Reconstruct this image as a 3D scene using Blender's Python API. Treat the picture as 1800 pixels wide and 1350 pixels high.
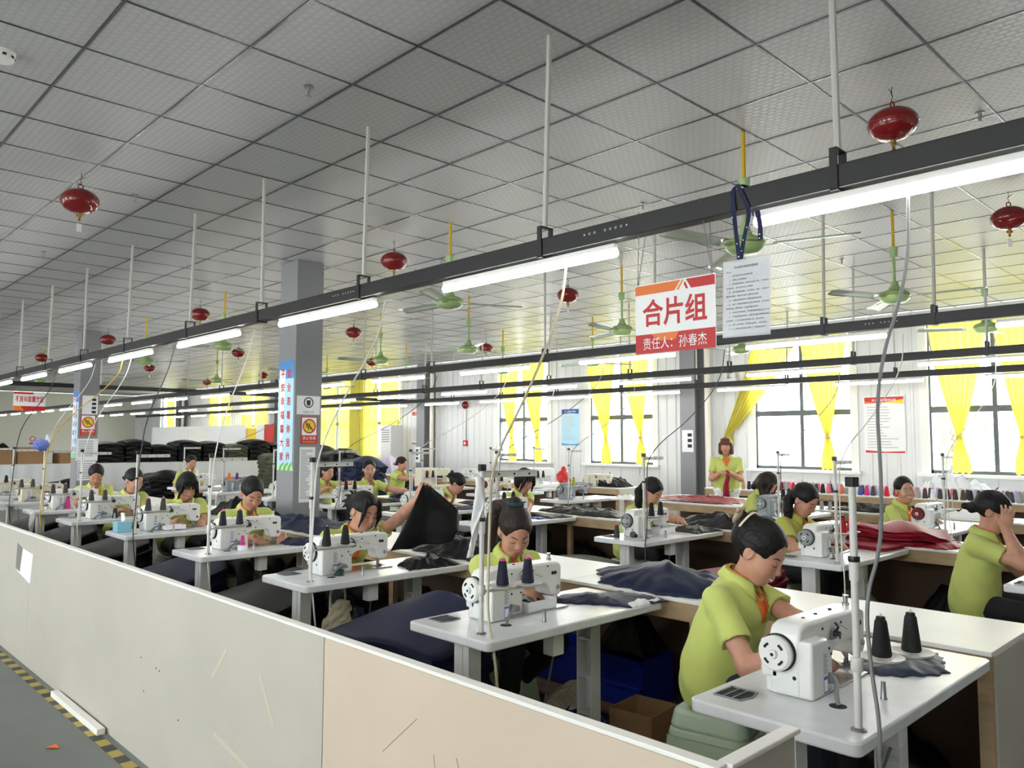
import bpy, bmesh, math, random
import numpy as np
from mathutils import Vector, Matrix
from mathutils.bvhtree import BVHTree

for _o in list(bpy.data.objects):
    bpy.data.objects.remove(_o)
SC = bpy.context.scene
COL = SC.collection
PI = math.pi
random.seed(7)
RNG = np.random.default_rng(11)

# ------------------------------------------------------------------ camera
CAM_H = 1.55
F_PX, YAW, PITCH, ROLL = 1379.8, 0.801162, 0.0718375, 0.0030617
_f = Vector((-math.sin(YAW) * math.cos(PITCH), math.cos(YAW) * math.cos(PITCH), math.sin(PITCH)))
_r = Vector((math.cos(YAW), math.sin(YAW), 0))
_u = _r.cross(_f)
_r2 = _r * math.cos(ROLL) + _u * math.sin(ROLL)
_u2 = -_r * math.sin(ROLL) + _u * math.cos(ROLL)
_cd = bpy.data.cameras.new('camera')
_cd.sensor_width = 36.0
_cd.lens = F_PX / 1800 * 36.0
_cd.clip_start = 0.05
_cd.clip_end = 300
_co = bpy.data.objects.new('camera', _cd)
COL.objects.link(_co)
_m = Matrix((_r2, _u2, -_f)).transposed().to_4x4()
_m.translation = (0, 0, CAM_H)
_co.matrix_world = _m
SC.camera = _co

# ------------------------------------------------------------------ world, exposure
WORLD_STRENGTH = 5.0
TUBE_STRENGTH = 13.0
SC.view_settings.view_transform = 'Standard'
SC.view_settings.look = 'None'
SC.view_settings.exposure = 1.75
SC.view_settings.gamma = 1.0
SC.view_settings.use_curve_mapping = False
_w = bpy.data.worlds.new('overcast_sky')
SC.world = _w
_w.use_nodes = True
_bg = _w.node_tree.nodes['Background']
_bg.inputs[0].default_value = (0.93, 0.97, 1.0, 1)
_bg.inputs[1].default_value = WORLD_STRENGTH

# ------------------------------------------------------------------ materials
def srgb(r, g, b):
    def c(v):
        v /= 255.0
        return v / 12.92 if v <= 0.04045 else ((v + 0.055) / 1.055) ** 2.4
    return (c(r), c(g), c(b), 1.0)

MATS = {}
def mat(name, col, rough=0.5, metal=0.0, var=0.0, vscale=8.0, bump=0.0, bscale=60.0, spec=0.5,
        emit=0.0, stretch=None, coat=0.0, trans=0.0, sheen=0.0):
    if name in MATS:
        return MATS[name]
    m = bpy.data.materials.new(name)
    m.use_nodes = True
    nt = m.node_tree
    b = nt.nodes['Principled BSDF']
    c = srgb(*col)
    b.inputs['Base Color'].default_value = c
    b.inputs['Roughness'].default_value = rough
    b.inputs['Metallic'].default_value = metal
    b.inputs['Specular IOR Level'].default_value = spec
    b.inputs['Coat Weight'].default_value = coat
    b.inputs['Sheen Weight'].default_value = sheen
    if emit:
        b.inputs['Emission Color'].default_value = c
        b.inputs['Emission Strength'].default_value = emit
    co = None
    if var or bump:
        tc = nt.nodes.new('ShaderNodeTexCoord')
        mp = nt.nodes.new('ShaderNodeMapping')
        nt.links.new(tc.outputs['Object'], mp.inputs[0])
        if stretch:
            mp.inputs['Scale'].default_value = stretch
        co = mp.outputs[0]
    if var:
        n = nt.nodes.new('ShaderNodeTexNoise')
        n.inputs['Scale'].default_value = vscale
        n.inputs['Detail'].default_value = 6
        n.inputs['Roughness'].default_value = 0.6
        nt.links.new(co, n.inputs['Vector'])
        r = nt.nodes.new('ShaderNodeValToRGB')
        r.color_ramp.elements[0].position = 0.3
        r.color_ramp.elements[1].position = 0.7
        r.color_ramp.elements[0].color = tuple(max(0, v * (1 - var)) for v in c[:3]) + (1,)
        r.color_ramp.elements[1].color = tuple(min(1, v * (1 + var * 0.6)) for v in c[:3]) + (1,)
        nt.links.new(n.outputs[0], r.inputs[0])
        nt.links.new(r.outputs[0], b.inputs['Base Color'])
    if bump:
        n2 = nt.nodes.new('ShaderNodeTexNoise')
        n2.inputs['Scale'].default_value = bscale
        n2.inputs['Detail'].default_value = 4
        nt.links.new(co, n2.inputs['Vector'])
        bp = nt.nodes.new('ShaderNodeBump')
        bp.inputs['Strength'].default_value = bump
        bp.inputs['Distance'].default_value = 0.01
        nt.links.new(n2.outputs[0], bp.inputs['Height'])
        nt.links.new(bp.outputs[0], b.inputs['Normal'])
    if trans:
        out = nt.nodes['Material Output']
        t = nt.nodes.new('ShaderNodeBsdfTranslucent')
        t.inputs[0].default_value = c
        mx = nt.nodes.new('ShaderNodeMixShader')
        mx.inputs[0].default_value = trans
        nt.links.new(b.outputs[0], mx.inputs[1])
        nt.links.new(t.outputs[0], mx.inputs[2])
        nt.links.new(mx.outputs[0], out.inputs[0])
    MATS[name] = m
    return m

def glass_mat():
    m = bpy.data.materials.new('window_glass')
    m.use_nodes = True
    nt = m.node_tree
    nt.nodes.remove(nt.nodes['Principled BSDF'])
    t = nt.nodes.new('ShaderNodeBsdfTransparent')
    t.inputs[0].default_value = (0.93, 0.96, 0.95, 1)
    g = nt.nodes.new('ShaderNodeBsdfGlossy')
    g.inputs['Roughness'].default_value = 0.02
    f = nt.nodes.new('ShaderNodeFresnel')
    f.inputs[0].default_value = 1.4
    mx = nt.nodes.new('ShaderNodeMixShader')
    nt.links.new(f.outputs[0], mx.inputs[0])
    nt.links.new(t.outputs[0], mx.inputs[1])
    nt.links.new(g.outputs[0], mx.inputs[2])
    nt.links.new(mx.outputs[0], nt.nodes['Material Output'].inputs[0])
    return m

def film_mat(name, col, alpha):
    m = bpy.data.materials.new(name)
    m.use_nodes = True
    nt = m.node_tree
    b = nt.nodes['Principled BSDF']
    b.inputs['Base Color'].default_value = srgb(*col)
    b.inputs['Roughness'].default_value = 0.15
    t = nt.nodes.new('ShaderNodeBsdfTransparent')
    mx = nt.nodes.new('ShaderNodeMixShader')
    mx.inputs[0].default_value = alpha
    nt.links.new(t.outputs[0], mx.inputs[1])
    nt.links.new(b.outputs[0], mx.inputs[2])
    nt.links.new(mx.outputs[0], nt.nodes['Material Output'].inputs[0])
    MATS[name] = m
    return m

def tile_mat():
    # vinyl faced ceiling tile with an embossed woven square pattern
    m = bpy.data.materials.new('ceiling_tile')
    m.use_nodes = True
    nt = m.node_tree
    b = nt.nodes['Principled BSDF']
    geo = nt.nodes.new('ShaderNodeNewGeometry')
    mp = nt.nodes.new('ShaderNodeMapping')
    mp.inputs['Scale'].default_value = (1 / 0.052, 1 / 0.052, 1)
    nt.links.new(geo.outputs['Position'], mp.inputs[0])
    br = nt.nodes.new('ShaderNodeTexBrick')
    br.inputs['Scale'].default_value = 1.0
    br.inputs['Mortar Size'].default_value = 0.17
    br.inputs['Mortar Smooth'].default_value = 0.3
    br.inputs['Brick Width'].default_value = 1.0
    br.inputs['Row Height'].default_value = 0.8
    br.inputs['Color1'].default_value = (1, 1, 1, 1)
    br.inputs['Color2'].default_value = (0.93, 0.93, 0.93, 1)
    br.inputs['Mortar'].default_value = (0, 0, 0, 1)
    nt.links.new(mp.outputs[0], br.inputs['Vector'])
    cr = nt.nodes.new('ShaderNodeMix')
    cr.data_type = 'RGBA'
    cr.inputs[6].default_value = srgb(174, 175, 177)
    cr.inputs[7].default_value = srgb(182, 183, 185)
    nt.links.new(br.outputs['Color'], cr.inputs[0])
    nt.links.new(cr.outputs[2], b.inputs['Base Color'])
    rr = nt.nodes.new('ShaderNodeMapRange')
    rr.inputs[3].default_value = 0.5
    rr.inputs[4].default_value = 0.33
    nt.links.new(br.outputs['Color'], rr.inputs[0])
    nt.links.new(rr.outputs[0], b.inputs['Roughness'])
    bp = nt.nodes.new('ShaderNodeBump')
    bp.inputs['Strength'].default_value = 0.25
    bp.inputs['Distance'].default_value = 0.002
    nt.links.new(br.outputs['Color'], bp.inputs['Height'])
    nt.links.new(bp.outputs[0], b.inputs['Normal'])
    MATS['ceiling_tile'] = m
    return m

def plaid_mat():
    m = bpy.data.materials.new('plaid_cloth')
    m.use_nodes = True
    nt = m.node_tree
    b = nt.nodes['Principled BSDF']
    tc = nt.nodes.new('ShaderNodeTexCoord')
    sx = nt.nodes.new('ShaderNodeSeparateXYZ')
    nt.links.new(tc.outputs['Object'], sx.inputs[0])
    def band(o, s):
        a = nt.nodes.new('ShaderNodeMath'); a.operation = 'MULTIPLY'; a.inputs[1].default_value = s
        nt.links.new(o, a.inputs[0])
        f = nt.nodes.new('ShaderNodeMath'); f.operation = 'FRACT'
        nt.links.new(a.outputs[0], f.inputs[0])
        g = nt.nodes.new('ShaderNodeMath'); g.operation = 'GREATER_THAN'; g.inputs[1].default_value = 0.55
        nt.links.new(f.outputs[0], g.inputs[0])
        return g.outputs[0]
    ad = nt.nodes.new('ShaderNodeMath'); ad.operation = 'ADD'
    nt.links.new(band(sx.outputs[0], 22), ad.inputs[0])
    nt.links.new(band(sx.outputs[2], 22), ad.inputs[1])
    hv = nt.nodes.new('ShaderNodeMath'); hv.operation = 'MULTIPLY'; hv.inputs[1].default_value = 0.5
    nt.links.new(ad.outputs[0], hv.inputs[0])
    r = nt.nodes.new('ShaderNodeValToRGB')
    r.color_ramp.interpolation = 'CONSTANT'
    r.color_ramp.elements[0].color = srgb(24, 26, 44)
    r.color_ramp.elements[1].position = 0.4
    r.color_ramp.elements[1].color = srgb(52, 66, 128)
    e = r.color_ramp.elements.new(0.9); e.color = srgb(215, 215, 210)
    nt.links.new(hv.outputs[0], r.inputs[0])
    nt.links.new(r.outputs[0], b.inputs['Base Color'])
    b.inputs['Roughness'].default_value = 0.9
    MATS['plaid_cloth'] = m
    return m

def tape_mat():
    # yellow and black floor marking tape, printed stripes
    m = bpy.data.materials.new('hazard_tape')
    m.use_nodes = True
    nt = m.node_tree
    b = nt.nodes['Principled BSDF']
    tc = nt.nodes.new('ShaderNodeTexCoord')
    sx = nt.nodes.new('ShaderNodeSeparateXYZ')
    nt.links.new(tc.outputs['Object'], sx.inputs[0])
    a = nt.nodes.new('ShaderNodeMath'); a.operation = 'MULTIPLY'; a.inputs[1].default_value = 1 / 0.19
    nt.links.new(sx.outputs[0], a.inputs[0])
    f = nt.nodes.new('ShaderNodeMath'); f.operation = 'FRACT'
    nt.links.new(a.outputs[0], f.inputs[0])
    g = nt.nodes.new('ShaderNodeMath'); g.operation = 'GREATER_THAN'; g.inputs[1].default_value = 0.5
    nt.links.new(f.outputs[0], g.inputs[0])
    mx = nt.nodes.new('ShaderNodeMix'); mx.data_type = 'RGBA'
    mx.inputs[6].default_value = srgb(66, 66, 64)
    mx.inputs[7].default_value = srgb(176, 156, 84)
    nt.links.new(g.outputs[0], mx.inputs[0])
    nt.links.new(mx.outputs[2], b.inputs['Base Color'])
    b.inputs['Roughness'].default_value = 0.6
    MATS['hazard_tape'] = m
    return m

def skin_mat():
    m = bpy.data.materials.new('skin')
    m.use_nodes = True
    nt = m.node_tree
    b = nt.nodes['Principled BSDF']
    n = nt.nodes.new('ShaderNodeTexNoise'); n.inputs['Scale'].default_value = 14
    n.inputs['Detail'].default_value = 4
    tc = nt.nodes.new('ShaderNodeTexCoord')
    nt.links.new(tc.outputs['Object'], n.inputs['Vector'])
    r = nt.nodes.new('ShaderNodeValToRGB')
    r.color_ramp.elements[0].position = 0.3; r.color_ramp.elements[0].color = srgb(180, 130, 106)
    r.color_ramp.elements[1].position = 0.75; r.color_ramp.elements[1].color = srgb(202, 154, 130)
    nt.links.new(n.outputs[0], r.inputs[0])
    nt.links.new(r.outputs[0], b.inputs['Base Color'])
    b.inputs['Roughness'].default_value = 0.48
    b.inputs['Subsurface Weight'].default_value = 0.08
    b.inputs['Subsurface Radius'].default_value = (0.012, 0.005, 0.003)
    MATS['skin'] = m
    return m

def hair_mat(name, col):
    m = bpy.data.materials.new(name)
    m.use_nodes = True
    nt = m.node_tree
    b = nt.nodes['Principled BSDF']
    tc = nt.nodes.new('ShaderNodeTexCoord')
    mp = nt.nodes.new('ShaderNodeMapping')
    mp.inputs['Scale'].default_value = (18, 190, 30)
    nt.links.new(tc.outputs['Object'], mp.inputs[0])
    n = nt.nodes.new('ShaderNodeTexNoise'); n.inputs['Scale'].default_value = 1.0
    n.inputs['Detail'].default_value = 3
    nt.links.new(mp.outputs[0], n.inputs['Vector'])
    bp = nt.nodes.new('ShaderNodeBump'); bp.inputs['Strength'].default_value = 0.9
    bp.inputs['Distance'].default_value = 0.006
    nt.links.new(n.outputs[0], bp.inputs['Height'])
    nt.links.new(bp.outputs[0], b.inputs['Normal'])
    b.inputs['Base Color'].default_value = srgb(*col)
    b.inputs['Roughness'].default_value = 0.5
    b.inputs['Specular IOR Level'].default_value = 0.25
    MATS[name] = m
    return m

M = lambda n: MATS[n]
glass_m = glass_mat(); MATS['window_glass'] = glass_m
tile_mat(); plaid_mat(); tape_mat(); skin_mat()
hair_mat('black_hair', (16, 14, 14)); hair_mat('brown_hair', (92, 58, 40)); hair_mat('dark_brown_hair', (36, 26, 22))
film_mat('clear_film', (235, 238, 245), 0.35); film_mat('plastic_bag', (235, 240, 242), 0.55)
mat('white_enamel', (232, 233, 232), 0.32, var=0.04, vscale=5)
mat('table_laminate', (222, 224, 226), 0.22, var=0.10, vscale=6)
mat('table_steel', (222, 224, 224), 0.45, var=0.08, vscale=4)
mat('machine_white', (228, 229, 226), 0.28, var=0.03, vscale=4)
mat('machine_cream', (219, 212, 192), 0.35)
mat('machine_grey', (136, 142, 146), 0.35)
mat('black_plastic', (24, 24, 25), 0.4)
mat('dark_slot', (18, 18, 18), 0.7)
mat('steel', (190, 190, 192), 0.22, metal=1.0)
mat('dull_steel', (150, 152, 154), 0.4, metal=0.9)
mat('t_bar', (150, 152, 156), 0.3, metal=0.7)
mat('rail_black', (28, 28, 30), 0.45)
mat('rod_white', (206, 204, 200), 0.4)
mat('led_body', (238, 238, 236), 0.4)
mat('led', (255, 253, 248), 0.5, emit=TUBE_STRENGTH)
mat('ext_red', (122, 12, 18), 0.2, coat=0.35)
mat('fan_green', (150, 180, 122), 0.3)
mat('fan_blade', (214, 226, 216), 0.2, metal=0.45)
mat('fan_rod', (214, 176, 40), 0.4)
mat('wall_sheet', (226, 228, 229), 0.42, var=0.05, vscale=1.2)
mat('wall_grey', (128, 130, 134), 0.55, var=0.05, vscale=2)
mat('wall_cream', (236, 234, 224), 0.8, var=0.04, vscale=0.6)
mat('column_grey', (138, 139, 144), 0.6, var=0.05, vscale=3)
mat('pipe_white', (232, 226, 216), 0.4)
mat('frame_dark', (74, 80, 84), 0.4)
mat('sill_white', (236, 236, 234), 0.5)
mat('curtain_yellow', (228, 219, 104), 0.8, trans=0.33, var=0.06, vscale=4)
mat('lining_grey', (176, 172, 166), 0.8)
mat('floor_concrete', (118, 121, 119), 0.6, var=0.14, vscale=1.3, bump=0.06, bscale=30)
mat('board_white', (186, 181, 170), 0.5, var=0.07, vscale=1.4, bump=0.04, bscale=90)
mat('board_cream', (204, 188, 168), 0.5, var=0.06, vscale=1.4, bump=0.04, bscale=90)
mat('board_edge', (236, 234, 228), 0.5)
mat('scratch', (128, 122, 116), 0.8)
mat('tape_beige', (196, 190, 170), 0.6)
mat('wood_raw', (176, 150, 116), 0.7, var=0.25, vscale=4, stretch=(1, 12, 3), bump=0.1, bscale=40)
mat('plywood_brown', (98, 76, 60), 0.75, var=0.2, vscale=3)
mat('worktop_white', (230, 230, 226), 0.35, var=0.05, vscale=3)
mat('navy_nylon', (29, 36, 62), 0.5, var=0.18, vscale=6, bump=0.18, bscale=9, spec=0.22)
mat('black_nylon', (15, 16, 18), 0.46, var=0.2, vscale=6, bump=0.2, bscale=9, spec=0.25)
mat('slate_nylon', (44, 52, 72), 0.5, var=0.15, vscale=6, bump=0.18, bscale=9, spec=0.25)
mat('red_nylon', (138, 18, 38), 0.5, var=0.15, vscale=6, bump=0.18, bscale=9, spec=0.25)
mat('olive_nylon', (64, 66, 44), 0.6, var=0.2, vscale=6)
mat('white_cloth', (232, 232, 234), 0.8, bump=0.2, bscale=12)
mat('lavender_cloth', (214, 208, 232), 0.75, bump=0.2, bscale=12)
mat('lime_polo', (188, 198, 106), 0.85, var=0.05, vscale=8, bump=0.1, bscale=220, sheen=0.1)
mat('olive_polo', (176, 178, 80), 0.85, var=0.05, vscale=8, bump=0.1, bscale=220, sheen=0.1)
mat('orange_trim', (236, 112, 34), 0.8)
mat('trouser_black', (22, 22, 25), 0.85, var=0.1, vscale=10)
mat('trouser_navy', (34, 40, 54), 0.85, var=0.1, vscale=10)
mat('trouser_white', (236, 236, 236), 0.85)
mat('lip', (176, 92, 84), 0.45)
mat('tooth', (240, 238, 230), 0.3)
mat('eye_white', (238, 236, 232), 0.2)
mat('eye_dark', (28, 20, 18), 0.25)
mat('shoe_cream', (206, 196, 176), 0.7, var=0.1)
mat('shoe_dark', (30, 30, 32), 0.7)
mat('stool_green', (190, 208, 184), 0.3)
mat('crate_blue', (22, 42, 150), 0.35)
mat('cardboard', (152, 118, 82), 0.8, var=0.1, vscale=4)
mat('paper', (238, 239, 242), 0.6)
mat('paper_grey', (222, 224, 226), 0.6)
mat('print_red', (200, 34, 38), 0.5)
mat('print_orange', (236, 122, 48), 0.5)
mat('print_white', (246, 246, 246), 0.5)
mat('print_black', (30, 30, 32), 0.6)
mat('print_grey', (140, 142, 146), 0.6)
mat('print_lightgrey', (186, 188, 190), 0.6)
mat('print_yellow', (240, 206, 50), 0.5)
mat('print_blue', (70, 140, 214), 0.5)
mat('print_sky', (176, 218, 240), 0.5)
mat('print_green', (92, 176, 110), 0.5)
mat('print_lightgreen', (196, 226, 150), 0.5)
mat('print_navy', (46, 62, 140), 0.5)
mat('cable_grey', (122, 122, 124), 0.5)
mat('cable_white', (222, 220, 216), 0.5)
mat('cable_beige', (196, 186, 160), 0.5)
mat('cable_dark', (50, 50, 52), 0.5)
mat('cable_yellow', (206, 172, 62), 0.5)
mat('ribbon_navy', (28, 32, 74), 0.7)
mat('pink_plastic', (226, 64, 150), 0.35)
mat('tissue_blue', (140, 196, 220), 0.5)
mat('blue_cloth', (108, 126, 206), 0.8, bump=0.2, bscale=40)
mat('green_tape', (24, 62, 44), 0.3)
mat('red_plastic', (196, 36, 34), 0.3)
mat('brass', (170, 140, 80), 0.35, metal=0.9)
mat('clip_tan', (176, 150, 130), 0.35)
mat('clip_cream', (226, 216, 196), 0.35)
mat('scrunchie_teal', (18, 48, 50), 0.8)
mat('scrunchie_orange', (236, 128, 44), 0.8)
mat('ground_pale', (196, 194, 186), 0.9)
mat('leaf', (150, 186, 110), 0.6, var=0.3, vscale=2)
mat('bark', (110, 92, 72), 0.9)
mat('building_pale', (200, 206, 210), 0.7)
THREADS = dict(black=(20, 20, 22), navy=(22, 26, 48), charcoal=(62, 60, 60), grey=(150, 150, 150), white=(232, 232, 230),
               red=(186, 24, 38), pink=(220, 110, 130), maroon=(96, 26, 36), brown=(72, 52, 44), tan=(176, 146, 98),
               orange=(230, 110, 40), yellow=(216, 170, 50), teal=(28, 96, 100), green=(36, 74, 62), purple=(92, 38, 106),
               blue=(52, 84, 150), magenta=(206, 40, 130), lime=(150, 176, 60), olive=(70, 72, 46), lilac=(168, 176, 216))
for k, v in THREADS.items():
    mat('thread_' + k, v, 0.7, bump=0.25, bscale=160, stretch=(0.2, 0.2, 3))

# ------------------------------------------------------------------ object helpers
def link(o, parent=None):
    COL.objects.link(o)
    if parent is not None:
        o.parent = parent
    return o

def tag(o, label=None, cat=None, group=None, kind=None):
    if label: o['label'] = label
    if cat: o['category'] = cat
    if group: o['group'] = group
    if kind: o['kind'] = kind
    return o

def thing(name, label, cat, loc=(0, 0, 0), rz=0.0, group=None):
    o = bpy.data.objects.new(name, None)
    o.empty_display_size = 0.1
    link(o)
    o.location = loc
    o.rotation_euler = (0, 0, rz)
    return tag(o, label, cat, group)

def copy_tree(o, parent=None):
    c = o.copy()
    COL.objects.link(c)
    c.parent = parent
    for ch in list(o.children):
        copy_tree(ch, c)
    return c

class MB:
    def __init__(s):
        s.v = []; s.f = []; s.mi = []; s.cur = 0
    def add(s, vs, fs):
        n = len(s.v)
        s.v.extend([tuple(v) for v in vs])
        for f in fs:
            s.f.append(tuple(i + n for i in f)); s.mi.append(s.cur)
        return s
    def box(s, x0, x1, y0, y1, z0, z1, mtx=None):
        vs = [Vector((x, y, z)) for z in (z0, z1) for y in (y0, y1) for x in (x0, x1)]
        if mtx is not None: vs = [mtx @ v for v in vs]
        return s.add(vs, [(0, 2, 3, 1), (4, 5, 7, 6), (0, 1, 5, 4), (2, 6, 7, 3), (0, 4, 6, 2), (1, 3, 7, 5)])
    def ring(s, c, ax, r, n, ry=None, ph=0.0):
        ax = Vector(ax).normalized()
        t = Vector((0, 0, 1)) if abs(ax.z) < 0.9 else Vector((1, 0, 0))
        a = ax.cross(t).normalized(); b = ax.cross(a)
        ry = r if ry is None else ry
        return [Vector(c) + a * (r * math.cos(2 * PI * i / n + ph)) + b * (ry * math.sin(2 * PI * i / n + ph)) for i in range(n)]
    def cyl(s, p, q, r0, r1=None, n=10, caps=True):
        r1 = r0 if r1 is None else r1
        d = Vector(q) - Vector(p)
        A = s.ring(p, d, r0, n); B = s.ring(q, d, r1, n)
        fs = [(i, (i + 1) % n, n + (i + 1) % n, n + i) for i in range(n)]
        if caps: fs += [tuple(range(n - 1, -1, -1)), tuple(range(n, 2 * n))]
        return s.add(A + B, fs)
    def lathe(s, prof, c=(0, 0, 0), n=16, ax='z', caps=True):
        vs = []
        for (r, h) in prof:
            for i in range(n):
                a = 2 * PI * i / n
                x, y = r * math.cos(a), r * math.sin(a)
                p = (x, y, h) if ax == 'z' else ((x, h, y) if ax == 'y' else (h, x, y))
                vs.append((p[0] + c[0], p[1] + c[1], p[2] + c[2]))
        fs = []
        m = len(prof)
        for j in range(m - 1):
            for i in range(n):
                q = (j * n + i, j * n + (i + 1) % n, (j + 1) * n + (i + 1) % n, (j + 1) * n + i)
                fs.append(q if ax != 'y' else q[::-1])
        if caps:
            fs.append(tuple(range(n - 1, -1, -1)) if ax != 'y' else tuple(range(n)))
            t = tuple(range((m - 1) * n, m * n))
            fs.append(t if ax != 'y' else t[::-1])
        return s.add(vs, fs)
    def tube(s, pts, r, n=6, caps=True):
        pts = [Vector(p) for p in pts]
        rs = r if isinstance(r, (list, tuple)) else [r] * len(pts)
        d0 = (pts[1] - pts[0]).normalized()
        t = Vector((0, 0, 1)) if abs(d0.z) < 0.9 else Vector((1, 0, 0))
        a = d0.cross(t).normalized()
        vs = []
        for i, p in enumerate(pts):
            d = (pts[min(i + 1, len(pts) - 1)] - pts[max(i - 1, 0)]).normalized()
            a = (a - d * a.dot(d)).normalized()
            b = d.cross(a)
            for k in range(n):
                w = 2 * PI * k / n
                vs.append(p + a * (rs[i] * math.cos(w)) + b * (rs[i] * math.sin(w)))
        fs = []
        for j in range(len(pts) - 1):
            for k in range(n):
                fs.append((j * n + k, j * n + (k + 1) % n, (j + 1) * n + (k + 1) % n, (j + 1) * n + k))
        if caps:
            fs += [tuple(range(n - 1, -1, -1)), tuple(range((len(pts) - 1) * n, len(pts) * n))]
        return s.add(vs, fs)
    def prism(s, poly, z0, z1, ax='z'):
        n = len(poly)
        def P(a, b, h):
            return (a, b, h) if ax == 'z' else ((h, a, b) if ax == 'x' else (a, h, b))
        vs = [P(a, b, z0) for a, b in poly] + [P(a, b, z1) for a, b in poly]
        fs = [(i, (i + 1) % n, n + (i + 1) % n, n + i) for i in range(n)]
        fs += [tuple(range(n - 1, -1, -1)), tuple(range(n, 2 * n))]
        if ax == 'y': fs = [f[::-1] for f in fs]
        return s.add(vs, fs)
    def grid(s, fn, nu, nv, closed_u=False):
        vs = [fn(i / (nu if closed_u else nu - 1), j / (nv - 1)) for j in range(nv) for i in range(nu)]
        fs = []
        for j in range(nv - 1):
            for i in range(nu if closed_u else nu - 1):
                fs.append((j * nu + i, j * nu + (i + 1) % nu, (j + 1) * nu + (i + 1) % nu, (j + 1) * nu + i))
        return s.add(vs, fs)
    def ico(s, c, r, sub=1, sc=(1, 1, 1)):
        bm = bmesh.new()
        bmesh.ops.create_icosphere(bm, subdivisions=sub, radius=1)
        vs = [(c[0] + v.co.x * r * sc[0], c[1] + v.co.y * r * sc[1], c[2] + v.co.z * r * sc[2]) for v in bm.verts]
        fs = [tuple(v.index for v in f.verts) for f in bm.faces]
        bm.free()
        return s.add(vs, fs)
    def mesh(s, name, mats):
        me = bpy.data.meshes.new(name)
        me.from_pydata(s.v, [], s.f)
        if not isinstance(mats, (list, tuple)): mats = [mats]
        for m in mats: me.materials.append(MATS[m] if isinstance(m, str) else m)
        if len(mats) > 1: me.polygons.foreach_set('material_index', s.mi)
        me.update()
        return me
    def build(s, name, mats, parent=None, smooth=False, bevel=0.0, seg=2, solid=0.0, weld=False, sub=0, loc=None, rz=None):
        me = s.mesh(name, mats)
        o = bpy.data.objects.new(name, me)
        link(o, parent)
        if loc is not None: o.location = loc
        if rz is not None: o.rotation_euler = (0, 0, rz)
        if smooth:
            me.polygons.foreach_set('use_smooth', [True] * len(me.polygons))
            if smooth == 'auto':
                for p in me.polygons: p.use_smooth = True
                me.set_sharp_from_angle(angle=math.radians(40))
        if solid:
            md = o.modifiers.new('thickness', 'SOLIDIFY'); md.thickness = solid; md.offset = 0
        if bevel:
            md = o.modifiers.new('edge', 'BEVEL'); md.width = bevel; md.segments = seg; md.limit_method = 'ANGLE'
            md.angle_limit = math.radians(40)
        if sub:
            md = o.modifiers.new('smooth', 'SUBSURF'); md.levels = sub; md.render_levels = sub
        return o

def obj_of(name, me, parent=None, loc=(0, 0, 0), rz=0.0):
    o = bpy.data.objects.new(name, me)
    link(o, parent)
    o.location = loc
    o.rotation_euler = (0, 0, rz)
    return o

def bez(p0, p1, p2, p3, n=14):
    out = []
    p0, p1, p2, p3 = map(Vector, (p0, p1, p2, p3))
    for i in range(n + 1):
        t = i / n
        out.append(p0 * (1 - t) ** 3 + p1 * (3 * t * (1 - t) ** 2) + p2 * (3 * t * t * (1 - t)) + p3 * t ** 3)
    return out

def chaikin(pts, n=2):
    pts = [Vector(p) for p in pts]
    for _ in range(n):
        q = [pts[0]]
        for a, b in zip(pts[:-1], pts[1:]):
            q += [a * 0.75 + b * 0.25, a * 0.25 + b * 0.75]
        q.append(pts[-1]); pts = q
    return pts

def rrect(x0, x1, y0, y1, r, n=4):
    out = []
    for cx, cy, a0 in ((x1 - r, y0 + r, -90), (x1 - r, y1 - r, 0), (x0 + r, y1 - r, 90), (x0 + r, y0 + r, 180)):
        for i in range(n + 1):
            a = math.radians(a0 + 90 * i / n)
            out.append((cx + r * math.cos(a), cy + r * math.sin(a)))
    return out

def snoise(p, s=1.0, seed=0.0):
    x, y, z = p[0] * s + seed, p[1] * s - seed * 0.7, p[2] * s + seed * 1.3
    return (math.sin(1.7 * x + 2.3 * y + 0.9) * math.sin(2.1 * z + 1.1 * x + 0.4) +
            0.5 * math.sin(3.9 * y - 2.7 * z + 1.3 * x) * math.sin(3.1 * x + 4.3 * z + 2) +
            0.3 * math.sin(7.3 * x + 5.1 * y - 6.1 * z))

ORD = ['first', 'second', 'third', 'fourth', 'fifth', 'sixth', 'seventh', 'eighth', 'ninth', 'tenth', 'eleventh', 'twelfth',
       'thirteenth', 'fourteenth', 'fifteenth', 'sixteenth', 'seventeenth', 'eighteenth', 'nineteenth', 'twentieth']

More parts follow.
